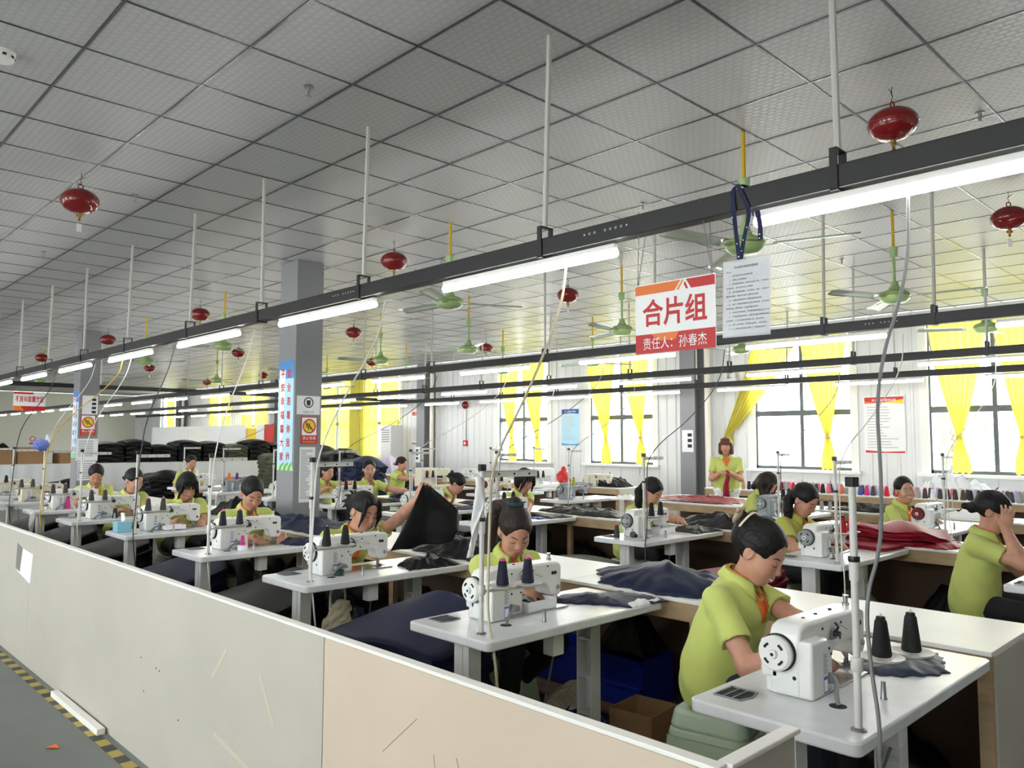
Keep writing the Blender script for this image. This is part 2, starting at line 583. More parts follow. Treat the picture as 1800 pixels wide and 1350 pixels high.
def text_mesh(name, s, size, material, width=None, height=None, spacing=None, bold=0.0):
    """lettering as a flat mesh in its own XZ plane, centred, reading along +X"""
    cu = bpy.data.curves.new(name, 'FONT')
    cu.body = s
    cu.size = size
    cu.align_x = 'CENTER'; cu.align_y = 'CENTER'
    cu.extrude = 0
    cu.resolution_u = 3
    cu.offset = bold * size
    if spacing: cu.space_line = spacing
    o = bpy.data.objects.new(name, cu)
    COL.objects.link(o)
    dg = bpy.context.evaluated_depsgraph_get()
    me = bpy.data.meshes.new_from_object(o.evaluated_get(dg))
    bpy.data.objects.remove(o)
    me.name = name
    n = len(me.vertices)
    co = np.zeros(n * 3, dtype=np.float32)
    me.vertices.foreach_get('co', co)
    co = co.reshape(-1, 3)
    if n:
        lo, hi = co.min(0), co.max(0)
        c = (lo + hi) / 2
        sx = width / max(hi[0] - lo[0], 1e-6) if width else 1
        sy = height / max(hi[1] - lo[1], 1e-6) if height else (sx if width else 1)
        if height and not width: sx = sy
        q = np.zeros_like(co)
        q[:, 0] = (co[:, 0] - c[0]) * sx
        q[:, 2] = (co[:, 1] - c[1]) * sy
        me.vertices.foreach_set('co', q.ravel())
    me.materials.clear()
    me.materials.append(MATS[material])
    me.update()
    return me
# ------------------------------------------------------------------ the room shell
CE = 3.535
WALL_Y = 12.7
X_END, X_NEAR, Y_BACK = -38.0, 4.0, -4.0
TX0, TY0, TP = -3.686, 1.120, 0.6

def struct(o):
    o['kind'] = 'structure'
    return o

def build_floor():
    b = MB().box(X_END, X_NEAR, Y_BACK, WALL_Y + 0.1, -0.12, 0.0)
    struct(b.build('floor', 'floor_concrete'))
    # floor marking tape along the aisle
    t = MB().box(-9.5, 1.5, 0, 0.055, 0.0005, 0.0025)
    o = t.build('hazard_tape', 'hazard_tape')
    o.location = (0, 1.352, 0)
    tag(o, 'yellow and black striped marking tape on the grey floor along the partition', 'floor tape')

def build_ceiling():
    root = struct(MB().box(X_END, X_NEAR, Y_BACK, WALL_Y + 0.1, CE + 0.012, CE + 0.06).build('ceiling', 'wall_grey'))
    h = 0.2965
    tm = MB()
    tm.add([(-h, -h, 0.012), (h, -h, 0.012), (h, h, 0.012), (-h, h, 0.012), (-h + .004, -h + .004, 0), (h - .004, -h + .004, 0), (h - .004, h - .004, 0), (-h + .004, h - .004, 0)],
           [(7, 6, 5, 4), (0, 1, 5, 4)[::-1], (1, 2, 6, 5)[::-1], (2, 3, 7, 6)[::-1], (3, 0, 4, 7)[::-1]])
    me = tm.mesh('ceiling_tile', 'ceiling_tile')
    cells = []
    i0, i1 = int((TX0 - X_NEAR) / TP) , int((TX0 - X_END) / TP)
    for i in range(i0, i1):
        for j in range(-8, 20):
            x, y = TX0 - TP * (i + 0.5), TY0 + TP * (j + 0.5)
            if y > WALL_Y - 0.05 or y < Y_BACK + 0.2 or x > X_NEAR - 0.2: continue
            v = Vector((x, y, CE - CAM_H))
            d = v.dot(_f)
            inside = d > 0.5 and abs(v.dot(_r2) / d) < 0.69 and -0.05 < v.dot(_u2) / d < 0.53
            cells.append((0 if inside else 1, d * d + (0 if inside else 1e4), x, y))
    cells.sort()
    rest = MB()
    for k, (ins, _, x, y) in enumerate(cells):
        if k < 300:
            obj_of('ceiling_tile', me, root, (x, y, CE + random.uniform(-0.0005, 0.0008)))
        else:
            rest.add([(v[0] + x, v[1] + y, v[2] + CE) for v in tm.v], tm.f)
    r = rest.build('ceiling_tile_field', 'ceiling_tile', root)
    r['kind'] = 'stuff'
    mat('t_bar_dark', (104, 106, 112), 0.25, metal=0.7)
    rx = MB().box(X_END, X_NEAR, -0.006, 0.006, -0.004, 0.004).mesh('runner_bar', 't_bar_dark')
    ry = MB().box(-0.006, 0.006, Y_BACK, WALL_Y, -0.003, 0.004).mesh('cross_bar', 't_bar_dark')
    for j in range(-8, 20):
        y = TY0 + TP * j
        if y < WALL_Y: obj_of('runner_bar', rx, root, (0, y, CE))
    for i in range(i0, i1 + 1):
        obj_of('cross_bar', ry, root, (TX0 - TP * i, 0, CE))

WINDOWS = [(-0.35, 1.66), (-3.24, 1.74), (-6.11, 1.68), (-9.93, 1.62), (-12.75, 1.6), (-18.3, 1.66), (-20.75, 1.66), (-26.0, 1.66), (-28.8, 1.66), (-34.0, 1.66)]  # the first window is out of view, added for its light
WZ0, WZ1, WTR = 1.08, 3.40, 2.03

def build_window_wall():
    root = bpy.data.objects.new('wall_window_side', None)
    link(root); struct(root)
    tag(root, 'white ribbed sheet steel wall with tall windows')
    def sheet(x0, x1, z0, z1, name='wall_sheet', m='wall_sheet', p=0.21):
        prof = []
        x = x0
        while x < x1 - 1e-4:
            for dx, dy in ((0, 0), (0.15, 0), (0.165, -0.018), (0.195, -0.018)):
                if x + dx < x1: prof.append((x + dx, dy))
            x += p
        prof.append((x1, 0))
        vs = [(a, WALL_Y + d, z0) for a, d in prof] + [(a, WALL_Y + d, z1) for a, d in prof]
        n = len(prof)
        b = MB().add(vs, [(i, i + 1, n + i + 1, n + i) for i in range(n - 1)])
        return b.build(name, m, root)
    xs = sorted([(c - w / 2, c + w / 2) for c, w in WINDOWS])
    prev = X_END
    for a, b in xs:
        sheet(prev, a - 0.12, 0, CE); prev = b + 0.12
    sheet(prev, X_NEAR, 0, CE)
    for n, (c, w) in enumerate(WINDOWS):
        x0, x1 = c - w / 2 - 0.12, c + w / 2 + 0.12
        b = MB().box(x0, x1, WALL_Y, WALL_Y + 0.02, 0, WZ0 - 0.03)
        for k in range(5):
            xx = x0 + (x1 - x0) * k / 4
            b.box(xx - 0.012, xx + 0.012, WALL_Y - 0.012, WALL_Y, 0, WZ0 - 0.03)
        b.box(x0, x1, WALL_Y - 0.012, WALL_Y, 0.88, 0.91)
        b.build('window_apron', 'wall_sheet', root)
        MB().box(x0, x1, WALL_Y, WALL_Y + 0.02, WZ1, CE).build('window_header', 'wall_sheet', root)
        W = bpy.data.objects.new('window_%d' % (n + 1), None)
        link(W); struct(W); W.location = (c, WALL_Y, 0)
        h = w / 2
        f = MB()
        for s in (-1, 1):
            f.box(s * h - 0.028, s * h + 0.028, 0.03, 0.11, WZ0, WZ1)
        f.box(-h, h, 0.03, 0.11, WZ0, WZ0 + 0.05); f.box(-h, h, 0.03, 0.11, WZ1 - 0.05, WZ1)
        f.build('window_frame', 'frame_dark', W)
        MB().box(-0.03, 0.03, 0.03, 0.11, WZ0 + 0.05, WZ1 - 0.05).build('mullion', 'frame_dark', W)
        MB().box(-h + 0.028, h - 0.028, 0.028, 0.108, WTR - 0.045, WTR + 0.045).build('transom', 'frame_dark', W)
        r = MB()
        for s in (-1, 1):
            r.box(min(s * h, s * (h + 0.12)), max(s * h, s * (h + 0.12)), -0.03, 0.12, WZ0 - 0.03, WZ1 + 0.06)
        r.box(-h - 0.12, h + 0.12, -0.03, 0.12, WZ1, WZ1 + 0.06)
        r.build('reveal', 'sill_white', W)
        MB().box(-h - 0.16, h + 0.16, -0.10, 0.12, WZ0 - 0.05, WZ0).build('window_sill', 'sill_white', W, bevel=0.006)
        for sx in (-1, 1):
            for z0, z1 in ((WZ0 + 0.05, WTR - 0.045), (WTR + 0.045, WZ1 - 0.05)):
                x0, x1 = (0.03, h - 0.028) if sx > 0 else (-h + 0.028, -0.03)
                MB().add([(x0, 0.07, z0), (x1, 0.07, z0), (x1, 0.07, z1), (x0, 0.07, z1)], [(0, 1, 2, 3)]).build('pane', 'window_glass', W)
    # other walls
    struct(MB().box(X_END - 0.1, X_END, Y_BACK, WALL_Y + 0.1, 0, CE).build('wall_end', 'wall_cream'))
    struct(MB().box(X_NEAR, X_NEAR + 0.1, Y_BACK, WALL_Y + 0.1, 0, CE).build('wall_near', 'wall_cream'))
    back = bpy.data.objects.new('wall_back', None); link(back); struct(back)
    ADDED_WINDOWS = [-1.0 - 3.4 * k for k in range(10)]  # unseen row of windows, added to bring light onto the aisle side
    prev = X_NEAR
    for c in ADDED_WINDOWS:
        MB().box(c + 0.9, prev, Y_BACK - 0.1, Y_BACK, 0, CE).build('wall_panel', 'wall_cream', back); prev = c - 0.9
        MB().box(c - 0.9, c + 0.9, Y_BACK - 0.1, Y_BACK, 0, 1.08).build('wall_panel', 'wall_cream', back)
        MB().box(c - 0.9, c + 0.9, Y_BACK - 0.1, Y_BACK, 3.3, CE).build('wall_panel', 'wall_cream', back)
        f = MB()
        for x in (c - 0.88, c, c + 0.88): f.box(x - 0.025, x + 0.025, Y_BACK - 0.08, Y_BACK - 0.02, 1.08, 3.3)
        for z in (1.1, 2.03, 3.28): f.box(c - 0.9, c + 0.9, Y_BACK - 0.08, Y_BACK - 0.02, z - 0.025, z + 0.025)
        f.build('window_frame', 'frame_dark', back)
        MB().add([(c - .88, Y_BACK - .05, 1.1), (c + .88, Y_BACK - .05, 1.1), (c + .88, Y_BACK - .05, 3.28), (c - .88, Y_BACK - .05, 3.28)], [(0, 1, 2, 3)]).build('pane', 'window_glass', back)
    MB().box(X_END, prev, Y_BACK - 0.1, Y_BACK, 0, CE).build('wall_panel', 'wall_cream', back)

def build_wall_columns():
    names = {-8.1: 'grey steel wall column beside the swept yellow curtain', -16.1: 'grey steel wall column beside the red and white poster',
             -24.1: 'grey steel wall column behind the white office partition', -32.1: 'grey steel wall column in the far corner of the hall'}
    for x, lab in names.items():
        t = thing('steel_column', lab, 'column', (x, 12.5, 0)); t['kind'] = 'structure'
        MB().box(-0.16, 0.16, -0.17, -0.15, 0, CE).box(-0.006, 0.006, -0.15, 0.14, 0, CE).box(-0.16, 0.16, 0.14, 0.16, 0, CE).build('profile', 'column_grey', t)
        MB().cyl((0.38, -0.1, 0), (0.38, -0.1, CE), 0.052, n=12).build('drain_pipe', 'pipe_white', t, smooth='auto')
    for k, x in enumerate((-7.96, -15.78)):
        lab = 'square grey concrete column carrying the blue slogan banner' if k == 0 else 'square grey concrete column farther back with a faded banner'
        b = MB().box(-0.19, 0.19, -0.165, 0.165, 0, CE).build('concrete_column', 'column_grey', None, bevel=0.008)
        b.location = (x, 4.405, 0); tag(b, lab, 'column'); b['kind'] = 'structure'

# ------------------------------------------------------------------ curtains
def curtain(x0, x1, tie_x, lab, zt=3.36, ztie=1.62, zb=1.10, dy=-0.09, seed=0, bot=0.25, tie_w=0.07, flare=True):
    t = thing('curtain', lab, 'curtain', (0, 0, 0), 0, 'yellow window curtains')
    w = x1 - x0
    def fn(u, v):
        if v < 0.8:
            k = v / 0.8
            z = zt + (ztie - zt) * k
            e = k ** 1.35
            c = (x0 + x1) / 2 * (1 - e) + tie_x * e
            ww = w * (1 - e) + tie_w * e
        else:
            k = (v - 0.8) / 0.2
            z = ztie + (zb - ztie) * k
            c = tie_x + 0.02 * k
            ww = tie_w + (bot - tie_w) * min(1, k * 1.5)
        x = c + (u - 0.5) * ww
        amp = 0.035 * (0.5 + 0.5 * ww / w)
        y = WALL_Y + dy + amp * math.sin(2 * PI * u * 7 + seed + 0.6 * math.sin(5 * v + seed)) + 0.012 * math.sin(2 * PI * u * 13 + seed * 2)
        y -= 0.05 * max(0, math.sin(PI * min(1, v / 0.8))) * 0.6
        return (x, y, z + 0.012 * math.sin(u * 19 + seed) * (v > 0.95))
    MB().grid(fn, 57, 34).build('drape', 'curtain_yellow', t, smooth=True)
    def ln(u, v):
        p = fn(-0.035 * (1 - u), v)
        return (p[0] - 0.0, WALL_Y + dy + 0.03, p[2])
    MB().grid(ln, 2, 30).build('lining', 'lining_grey', t, smooth=True, solid=0.002)
    if flare:
        MB().lathe([(tie_w * 0.6, -0.012), (tie_w * 0.68, 0), (tie_w * 0.6, 0.012)], (tie_x, WALL_Y + dy - 0.01, ztie), 12).build('tie_band', 'curtain_yellow', t, smooth=True)
    return t

def closed_curtain(x0, x1, lab, seed):
    def fn(u, v):
        z = 3.42 + (1.02 - 3.42) * v
        amp = 0.03
        y = WALL_Y - 0.08 + amp * math.sin(2 * PI * u * 6 + seed) + 0.012 * math.sin(2 * PI * u * 15 + seed * 3)
        y += 0.02 * math.exp(-((z - 2.0) / 0.05) ** 2) * math.sin(u * 80)
        return (x0 + (x1 - x0) * u + 0.02 * math.sin(6 * v + seed), y, z)
    o = MB().grid(fn, 61, 26).build('curtain', 'curtain_yellow', None, smooth=True)
    return tag(o, lab, 'curtain', 'yellow window curtains')

def build_curtains():
    curtain(-4.07, -3.27, -3.68, 'yellow tied curtain on the left half of the rightmost window', seed=1)
    curtain(-3.2, -2.4, -2.88, 'yellow tied curtain cut off by the right picture edge', seed=2)
    curtain(-6.93, -6.1, -7.45, 'yellow curtain swept sideways onto the wall behind the standing worker', seed=3, tie_w=0.12, bot=0.2, zb=1.5, ztie=1.66, flare=False)
    curtain(-6.06, -5.27, -5.62, 'yellow tied curtain between the swept curtain and the red headed poster', seed=4)
    curtain(-10.72, -9.95, -10.24, 'yellow tied curtain hanging just right of the blue headed poster', seed=5)
    curtain(-9.88, -9.13, -9.36, 'yellow tied curtain hanging left of the grey steel column', seed=6)
    curtain(-13.5, -12.8, -13.02, 'yellow tied curtain above the white cased machine', seed=7)
    curtain(-12.72, -12.0, -12.2, 'yellow tied curtain hanging just left of the blue headed poster', seed=8)
    ws = [(-21.7, -20.6, 'closed yellow curtain directly right of the banner column'),
          (-20.46, -19.36, 'wide closed yellow curtain behind the lavender cloth heap'),
          (-19.3, -18.44, 'closed yellow curtain left of the bright gap in the middle of the closed row'),
          (-18.26, -17.45, 'rightmost closed yellow curtain beside the white cabinet'),
          (-29.7, -28.9, 'closed yellow curtain left above the white office partition'),
          (-28.7, -27.9, 'second closed yellow curtain above the white office partition'),
          (-26.9, -26.1, 'third closed yellow curtain above the white office partition'),
          (-25.9, -25.1, 'rightmost closed yellow curtain above the white office partition'),
          (-33.9, -33.2, 'narrow yellow curtain near the far dark corner column')]
    for k, (a, b, l) in enumerate(ws): closed_curtain(a, b, l, k * 1.3)

def build_outside():
    g = MB().box(-80, 60, -80, 110, -0.6, -0.4).build('ground_outside', 'ground_pale')
    g['kind'] = 'structure'
    rnd = random.Random(5)
    for (x, y, h, r, lab) in ((-7.2, 24, 3.6, 1.5, 'green tree outside the rightmost window, left of its mullion'),
                              (-3.0, 30, 4.2, 1.9, 'pale green tree outside the rightmost window, cut by the frame')):
        t = thing('tree', lab, 'tree', (x, y, -0.4))
        MB().tube([(0, 0, 0), (0.05, 0, h * 0.35), (0.0, 0.1, h * 0.7)], [0.12, 0.09, 0.05], 8).build('trunk', 'bark', t, smooth=True)
        b = MB()
        for k in range(1500):
            d = Vector((rnd.gauss(0, 1), rnd.gauss(0, 1), rnd.gauss(0, 1))).normalized() * (rnd.random() ** 0.4)
            bl = 1 + 0.3 * math.sin(5 * d.x + 3 * d.z)
            c = Vector((d.x * r * bl, d.y * r * bl, h * 0.62 + d.z * r * 1.0))
            a = Vector((rnd.gauss(0, 1), rnd.gauss(0, 1), rnd.gauss(0, 1))).normalized() * 0.09
            e = a.cross(Vector((rnd.gauss(0, 1), rnd.gauss(0, 1), rnd.gauss(0, 1)))).normalized() * 0.05
            b.add([c - a, c + e, c + a, c - e], [(0, 1, 2, 3)])
        b.build('foliage', 'leaf', t)
    t = thing('glass_building', 'pale glazed building seen through the rightmost window', 'building', (-4.5, 60, -0.4))
    MB().box(-4, 7, 0, 6, 0, 7).build('wall', 'building_pale', t)
    for i in range(5):
        for j in range(3):
            MB().box(-3.6 + 2.1 * i, -1.9 + 2.1 * i, -0.06, 0.02, 0.8 + 2 * j, 2.3 + 2 * j).build('window', 'print_sky', t)

# ------------------------------------------------------------------ white board partition
def build_partition():
    t = thing('board_partition', 'long low white board partition along the aisle in the foreground', 'partition', (0, 1.44, 0))
    PZ = 0.878
    for x0, x1, m in ((-12.0, -9.72, 'board_white'), (-9.72, -6.28, 'board_white'), (-6.277, -2.402, 'board_white'), (-2.397, -0.905, 'board_cream')):
        p = MB().box(x0, x1, 0, 0.015, 0, PZ).build('panel', m, t)
    MB().box(-12.0, -0.885, 0.0, 0.036, PZ, PZ + 0.012).build('top_trim', 'board_edge', t, bevel=0.003)
    MB().box(-0.905, -0.888, 0.0, 0.335, 0, PZ).build('return_panel', 'board_white', t)
    MB().box(-0.91, -0.873, 0.036, 0.338, PZ, PZ + 0.012).build('return_trim', 'board_edge', t, bevel=0.003)
    fr = MB()
    for x in (-11, -9.7, -8.4, -7.2, -6.0, -4.8, -3.6, -2.4, -1.0): fr.box(x - 0.02, x + 0.02, 0.0155, 0.05, 0, PZ)
    fr.build('back_stud', 'wood_raw', t)
    # wear on the boards: scratches, tape scraps, torn paper, screw holes
    def strip(a, b, w, m, name):
        a, b = Vector((a[0], -0.0009, a[1])), Vector((b[0], -0.0009, b[1]))
        d = (b - a).normalized(); n = Vector((d.z, 0, -d.x)) * w / 2
        v = [a - n, b - n, b + n, a + n]
        vs = v + [q + Vector((0, 0.0008, 0)) for q in v]
        MB().add(vs, [(0, 1, 2, 3), (0, 4, 5, 1), (1, 5, 6, 2), (2, 6, 7, 3), (3, 7, 4, 0)]).build(name, m, t)
    rnd = random.Random(3)
    SCR = [((-2.05, .60), (-1.88, .74)), ((-1.75, .52), (-1.61, .68)), ((-1.7, .68), (-1.63, .48)), ((-1.6, .50), (-1.5, .62)),
           ((-1.56, .46), (-1.43, .63)), ((-1.55, .62), (-1.42, .46)), ((-1.8, .66), (-1.78, .54)), ((-1.47, .63), (-1.36, .48)), ((-1.68, .62), (-1.76, .53))]
    for a, b in SCR: strip(a, b, rnd.uniform(0.0016, 0.0026), 'scratch', 'scratch')
    for a, b in (((-3.15, .70), (-3.28, .56)), ((-2.86, .66), (-2.74, .50)), ((-3.25, .34), (-2.86, .28)), ((-2.80, .03), (-2.86, -0.0 + .001))):
        strip(a, b, 0.02, 'tape_beige', 'tape_scrap')
    MB().add([(-6.62, -0.001, .60), (-6.25, -0.001, .555), (-6.2, -0.001, .76), (-6.5, -0.001, .775)], [(0, 1, 2, 3)]).build('paper_patch', 'paper', t)
    MB().add([(-6.66, -0.0014, .62), (-6.54, -0.0014, .60), (-6.48, -0.0014, .775), (-6.64, -0.0014, .80)], [(0, 1, 2, 3)]).build('tape_scrap', 'scratch', t)
    for x, z in ((-3.62, .30), (-3.9, .47), (-3.86, .465), (-4.1, .48), (-2.98, .23), (-2.52, .27), (-2.33, .26), (-2.42, .42), (-4.05, .33)):
        MB().cyl((x, -0.0012, z), (x, 0.001, z), 0.0045, n=8).build('screw_hole', 'dark_slot', t)
    # loose batten and scraps on the floor
    b = MB().box(-0.44, 0.44, -0.02, 0.02, 0, 0.032).build('loose_batten', 'board_edge', None, bevel=0.002)
    b.location = (-4.98, 1.405, 0.0026); tag(b, 'white painted wooden batten lying on the striped tape at the partition foot', 'batten')
    s = MB().add([(0, 0, 0), (.05, .01, .012), (.06, .05, .002), (.01, .045, .009)], [(0, 1, 2, 3)]).build('orange_scrap', 'orange_trim', None, solid=0.0015)
    s.location = (-4.55, 1.15, 0.002); tag(s, 'small orange scrap lying on the grey floor', 'scrap')
# ------------------------------------------------------------------ hung from the ceiling
RAIL_Z0, RAIL_Z1 = 2.435, 2.52
def build_rail(y, lab, rods, tube0, pitch, ntube, which, x1=1.6, x0=-31.5, holes=()):
    t = thing('lighting_rail', lab, 'lighting rail', (0, y, 0))
    MB().box(x0, x1, -0.035, 0.035, RAIL_Z0, RAIL_Z1).build('beam', 'rail_black', t, bevel=0.004)
    for x in rods:
        MB().cyl((x, 0, RAIL_Z1 + 0.06), (x + random.uniform(-0.02, 0.05), 0, CE + 0.01), 0.0135, n=8).build('hanger_rod', 'rod_white', t, smooth='auto')
        b = MB()
        b.box(x - 0.014, x + 0.014, -0.042, -0.036, RAIL_Z0 - 0.004, RAIL_Z1 + 0.055)
        b.box(x - 0.014, x + 0.014, 0.036, 0.042, RAIL_Z0 - 0.004, RAIL_Z1 + 0.055)
        b.box(x - 0.014, x + 0.014, -0.042, 0.042, RAIL_Z1 + 0.055, RAIL_Z1 + 0.061)
        b.box(x - 0.014, x + 0.014, -0.042, 0.042, RAIL_Z0 - 0.008, RAIL_Z0 - 0.002)
        b.build('hanger_bracket', 'black_plastic', t)
    for hx in holes:
        for k in range(9):
            if k == 3: continue
            MB().cyl((hx + 0.03 * k, -0.0356, 2.485), (hx + 0.03 * k, -0.034, 2.485), 0.007 if 0 < k < 8 else 0.004, n=10).build('punched_hole', 'print_grey' if 0 < k < 8 else 'print_white', t)
    for k in range(ntube):
        xa = tube0 - pitch * k
        l = thing('led_tube', 'lit white tube light, %s from the right on the %s' % (ORD[k], which), 'tube light', (xa, y, 0), 0, 'tube lights on the ' + which)
        MB().box(0, 1.2, -0.016, 0.016, 2.398, 2.4245).build('housing', 'led_body', l, bevel=0.003)
        MB().lathe([(0.010, -0.006), (0.019, 0), (0.019, 1.2), (0.010, 1.206)], (0, 0, 2.383), 10, 'x').build('diffuser', 'led', l, smooth='auto')
    return t

def build_rails():
    build_rail(2.72, 'nearest black lighting rail crossing the whole picture diagonally', [-1.15, -2.58, -4.15, -5.52, -6.86, -8.44, -9.9, -11.4, -12.9, -14.4, -16, -17.6, -19.2], -1.47, 1.875, 18, 'nearest black rail', holes=(-2.3, -4.45), x0=-34)
    build_rail(6.38, 'second black lighting rail behind the hanging group sign', [-2.0, -2.85, -4.55, -6.05, -8.1, -9.7, -11.3, -12.9, -14.5, -16.1], -3.56 + 1.97, 1.97, 17, 'second black rail', x0=-34, holes=(-2.5,))
    build_rail(9.05, 'third black lighting rail, just below the second one in the picture', [-2.35, -3.71, -5.3, -6.9, -8.5, -10.1, -11.7, -13.3], -3.01, 2.04, 15, 'third black rail', x0=-34)
    build_rail(11.4, 'farthest black lighting rail close to the windows', [-2.5, -4.1, -5.7, -7.3, -8.9, -10.5, -12.1, -13.7], -4.95 + 1.95, 1.95, 15, 'farthest black rail', x0=-34)
    build_rail(-0.94, 'unseen black lighting rail added behind the camera to brighten the aisle', [-1.1, -2.6, -4.1, -5.6, -7.1, -8.6, -10.1, 0.4], 0.3, 1.875, 12, 'added aisle rail', x0=-22)  # unseen rail and tubes, added to brighten the foreground partition
    t = thing('cross_rail', 'bare black rail running crosswise in the far left of the hall', 'lighting rail', (-16.65, 0, 0))
    MB().box(-0.035, 0.035, 0.5, 12.3, 2.53, 2.61).build('beam', 'rail_black', t, bevel=0.004)
    for y in (1.5, 4.9, 8.2, 11):
        MB().cyl((0, y, 2.61), (0, y, CE + 0.01), 0.012, n=8).build('hanger_rod', 'rod_white', t)

def build_extinguishers():
    proto = None
    rows = {1.68: 'nearest row', 4.5: 'second row from the camera', 7.08: 'third row from the camera', 10.1: 'row closest to the windows'}
    L = {1.68: [-6.37, -11.1, -15.2], 4.5: [-1.59, -6.33, -11.0, -15.0, -19.4], 7.08: [-1.65, -6.33, -11.07, -15.34, -20.3], 10.1: [-1.7, -6.4, -11.14, -15.0, -20.29, -24]}
    for y, xs in L.items():
        for k, x in enumerate(xs):
            lab = 'red hanging fire extinguisher ball, %s from the right in the %s' % (ORD[k], rows[y])
            if proto is None:
                t = thing('hanging_extinguisher', lab, 'extinguisher')
                prof = [(0.02, -0.092), (0.06, -0.085), (0.10, -0.064), (0.127, -0.030), (0.134, 0.0), (0.127, 0.030), (0.10, 0.062), (0.06, 0.083), (0.02, 0.092)]
                sh = MB().lathe(prof, (0, 0, 0), 28).build('shell', 'ext_red', t, smooth=True)
                MB().lathe([(0.1345, -0.004), (0.137, 0), (0.1345, 0.004)], (0, 0, 0), 28).build('seam', 'ext_red', sh, smooth=True)
                MB().grid(lambda u, v: (0.018 * math.cos(2 * PI * u) + 0.005 * math.cos(2 * PI * u) * math.cos(2 * PI * v), 0.005 * math.sin(2 * PI * v), 0.11 + (0.018 + 0.005 * math.cos(2 * PI * v)) * math.sin(2 * PI * u)), 16, 7, True).build('lifting_ring', 'ext_red', sh, smooth=True)
                MB().tube([(0, 0, 0.125), (0.006, 0, 0.14), (-0.006, 0, 0.16), (0.004, 0, 0.18), (0, 0, 0.2155)], 0.0022, 5).build('hanging_wire', 'dark_slot', t)
                MB().tube([(0.0, 0, 0.165), (0.02, 0.004, 0.185), (0.034, 0, 0.195)], 0.002, 5).build('wire_end', 'dark_slot', t)
                n = MB().lathe([(0.014, -0.125), (0.014, -0.09)], (0, 0, 0), 10).lathe([(0.006, -0.15), (0.011, -0.145), (0.006, -0.125)], (0, 0, 0), 8)
                n.cyl((-0.022, 0, -0.11), (0.022, 0, -0.11), 0.009, n=8)
                n.build('nozzle_valve', 'brass', t, smooth='auto')
                tg = MB().box(-0.018, 0.018, -0.0005, 0.0005, -0.23, -0.17).build('inspection_tag', 'paper', t)
                MB().cyl((0, 0, -0.17), (0, 0, -0.148), 0.001, n=5).build('tag_string', 'print_grey', tg)
                proto = t
            else:
                t = copy_tree(proto); t['label'] = lab
            t['group'] = 'red hanging extinguishers'
            t.location = (x, y, 3.32); t.rotation_euler = (0, 0, k * 0.7 + y)

def build_fans():
    proto = None
    rows = {4.5: 'nearest fan row', 7.02: 'middle fan row', 9.65: 'fan row by the windows'}
    ANG = [0.12, 2.2, 0.7, 1.6, 0.3, 1.1]
    for y in rows:
        for k in range(7 if y < 5 else 6):
            x = -2.51 - 2.95 * k if k < 2 else [-2.51, -5.46, -8.1, -10.2, -13.1, -16.2, -19.4][k]
            if y == 4.5 and k == 2: continue
            kk = k if not (y == 4.5 and k > 2) else k - 1
            lab = 'green fan, %s from the right in the %s' % (ORD[kk], rows[y])
            if proto is None:
                t = thing('ceiling_fan', lab, 'ceiling fan')
                MB().cyl((0, 0, 0.40), (0, 0, CE - 2.8), 0.013, n=10).build('down_rod', 'fan_rod', t, smooth='auto')
                MB().cyl((0, 0, 0.10), (0, 0, 0.34), 0.012, n=10).build('lower_rod', 'fan_green', t, smooth='auto')
                MB().lathe([(0.014, 0.335), (0.03, 0.337), (0.040, 0.42), (0.043, 0.425), (0.014, 0.43)], (0, 0, 0), 16).build('upper_cup', 'fan_green', t, smooth='auto')
                MB().lathe([(0.052, 0.045), (0.046, 0.075), (0.036, 0.08), (0.030, 0.125), (0.014, 0.13)], (0, 0, 0), 16).build('lower_cup', 'fan_green', t, smooth='auto')
                mo = MB().lathe([(0.03, -0.062), (0.085, -0.055), (0.115, -0.03), (0.125, -0.008), (0.125, 0.012), (0.11, 0.034), (0.07, 0.05), (0.03, 0.055)], (0, 0, 0), 28).build('motor', 'fan_green', t, smooth='auto')
                MB().lathe([(0.1255, -0.004), (0.128, 0.0), (0.1255, 0.004)], (0, 0, 0), 28).build('chrome_band', 'brass', mo, smooth=True)
                for a in range(3):
                    w = a * 2 * PI / 3
                    m = Matrix.Rotation(w, 4, 'Z')
                    ar = MB().box(0.10, 0.20, -0.02, 0.02, -0.022, -0.016, m)
                    aro = ar.build('blade_arm', 'fan_green', t)
                    def bl(u, v, m=m):
                        xx = 0.18 + 0.50 * u
                        hw = 0.055 + 0.012 * u
                        if u > 0.93: hw *= 0.8
                        yy = (v - 0.5) * 2 * hw
                        return m @ Vector((xx, yy, -0.012 + 0.22 * yy + 0.012 * (1 - (2 * v - 1) ** 2)))
                    MB().grid(bl, 9, 7).build('blade', 'fan_blade', aro, smooth=True, solid=0.002)
                proto = t
            else:
                t = copy_tree(proto); t['label'] = lab
            t['group'] = 'green ceiling fans'
            t.location = (x, y, 2.80)
            t.rotation_euler = (0, 0, ANG[(k + int(y)) % 6])

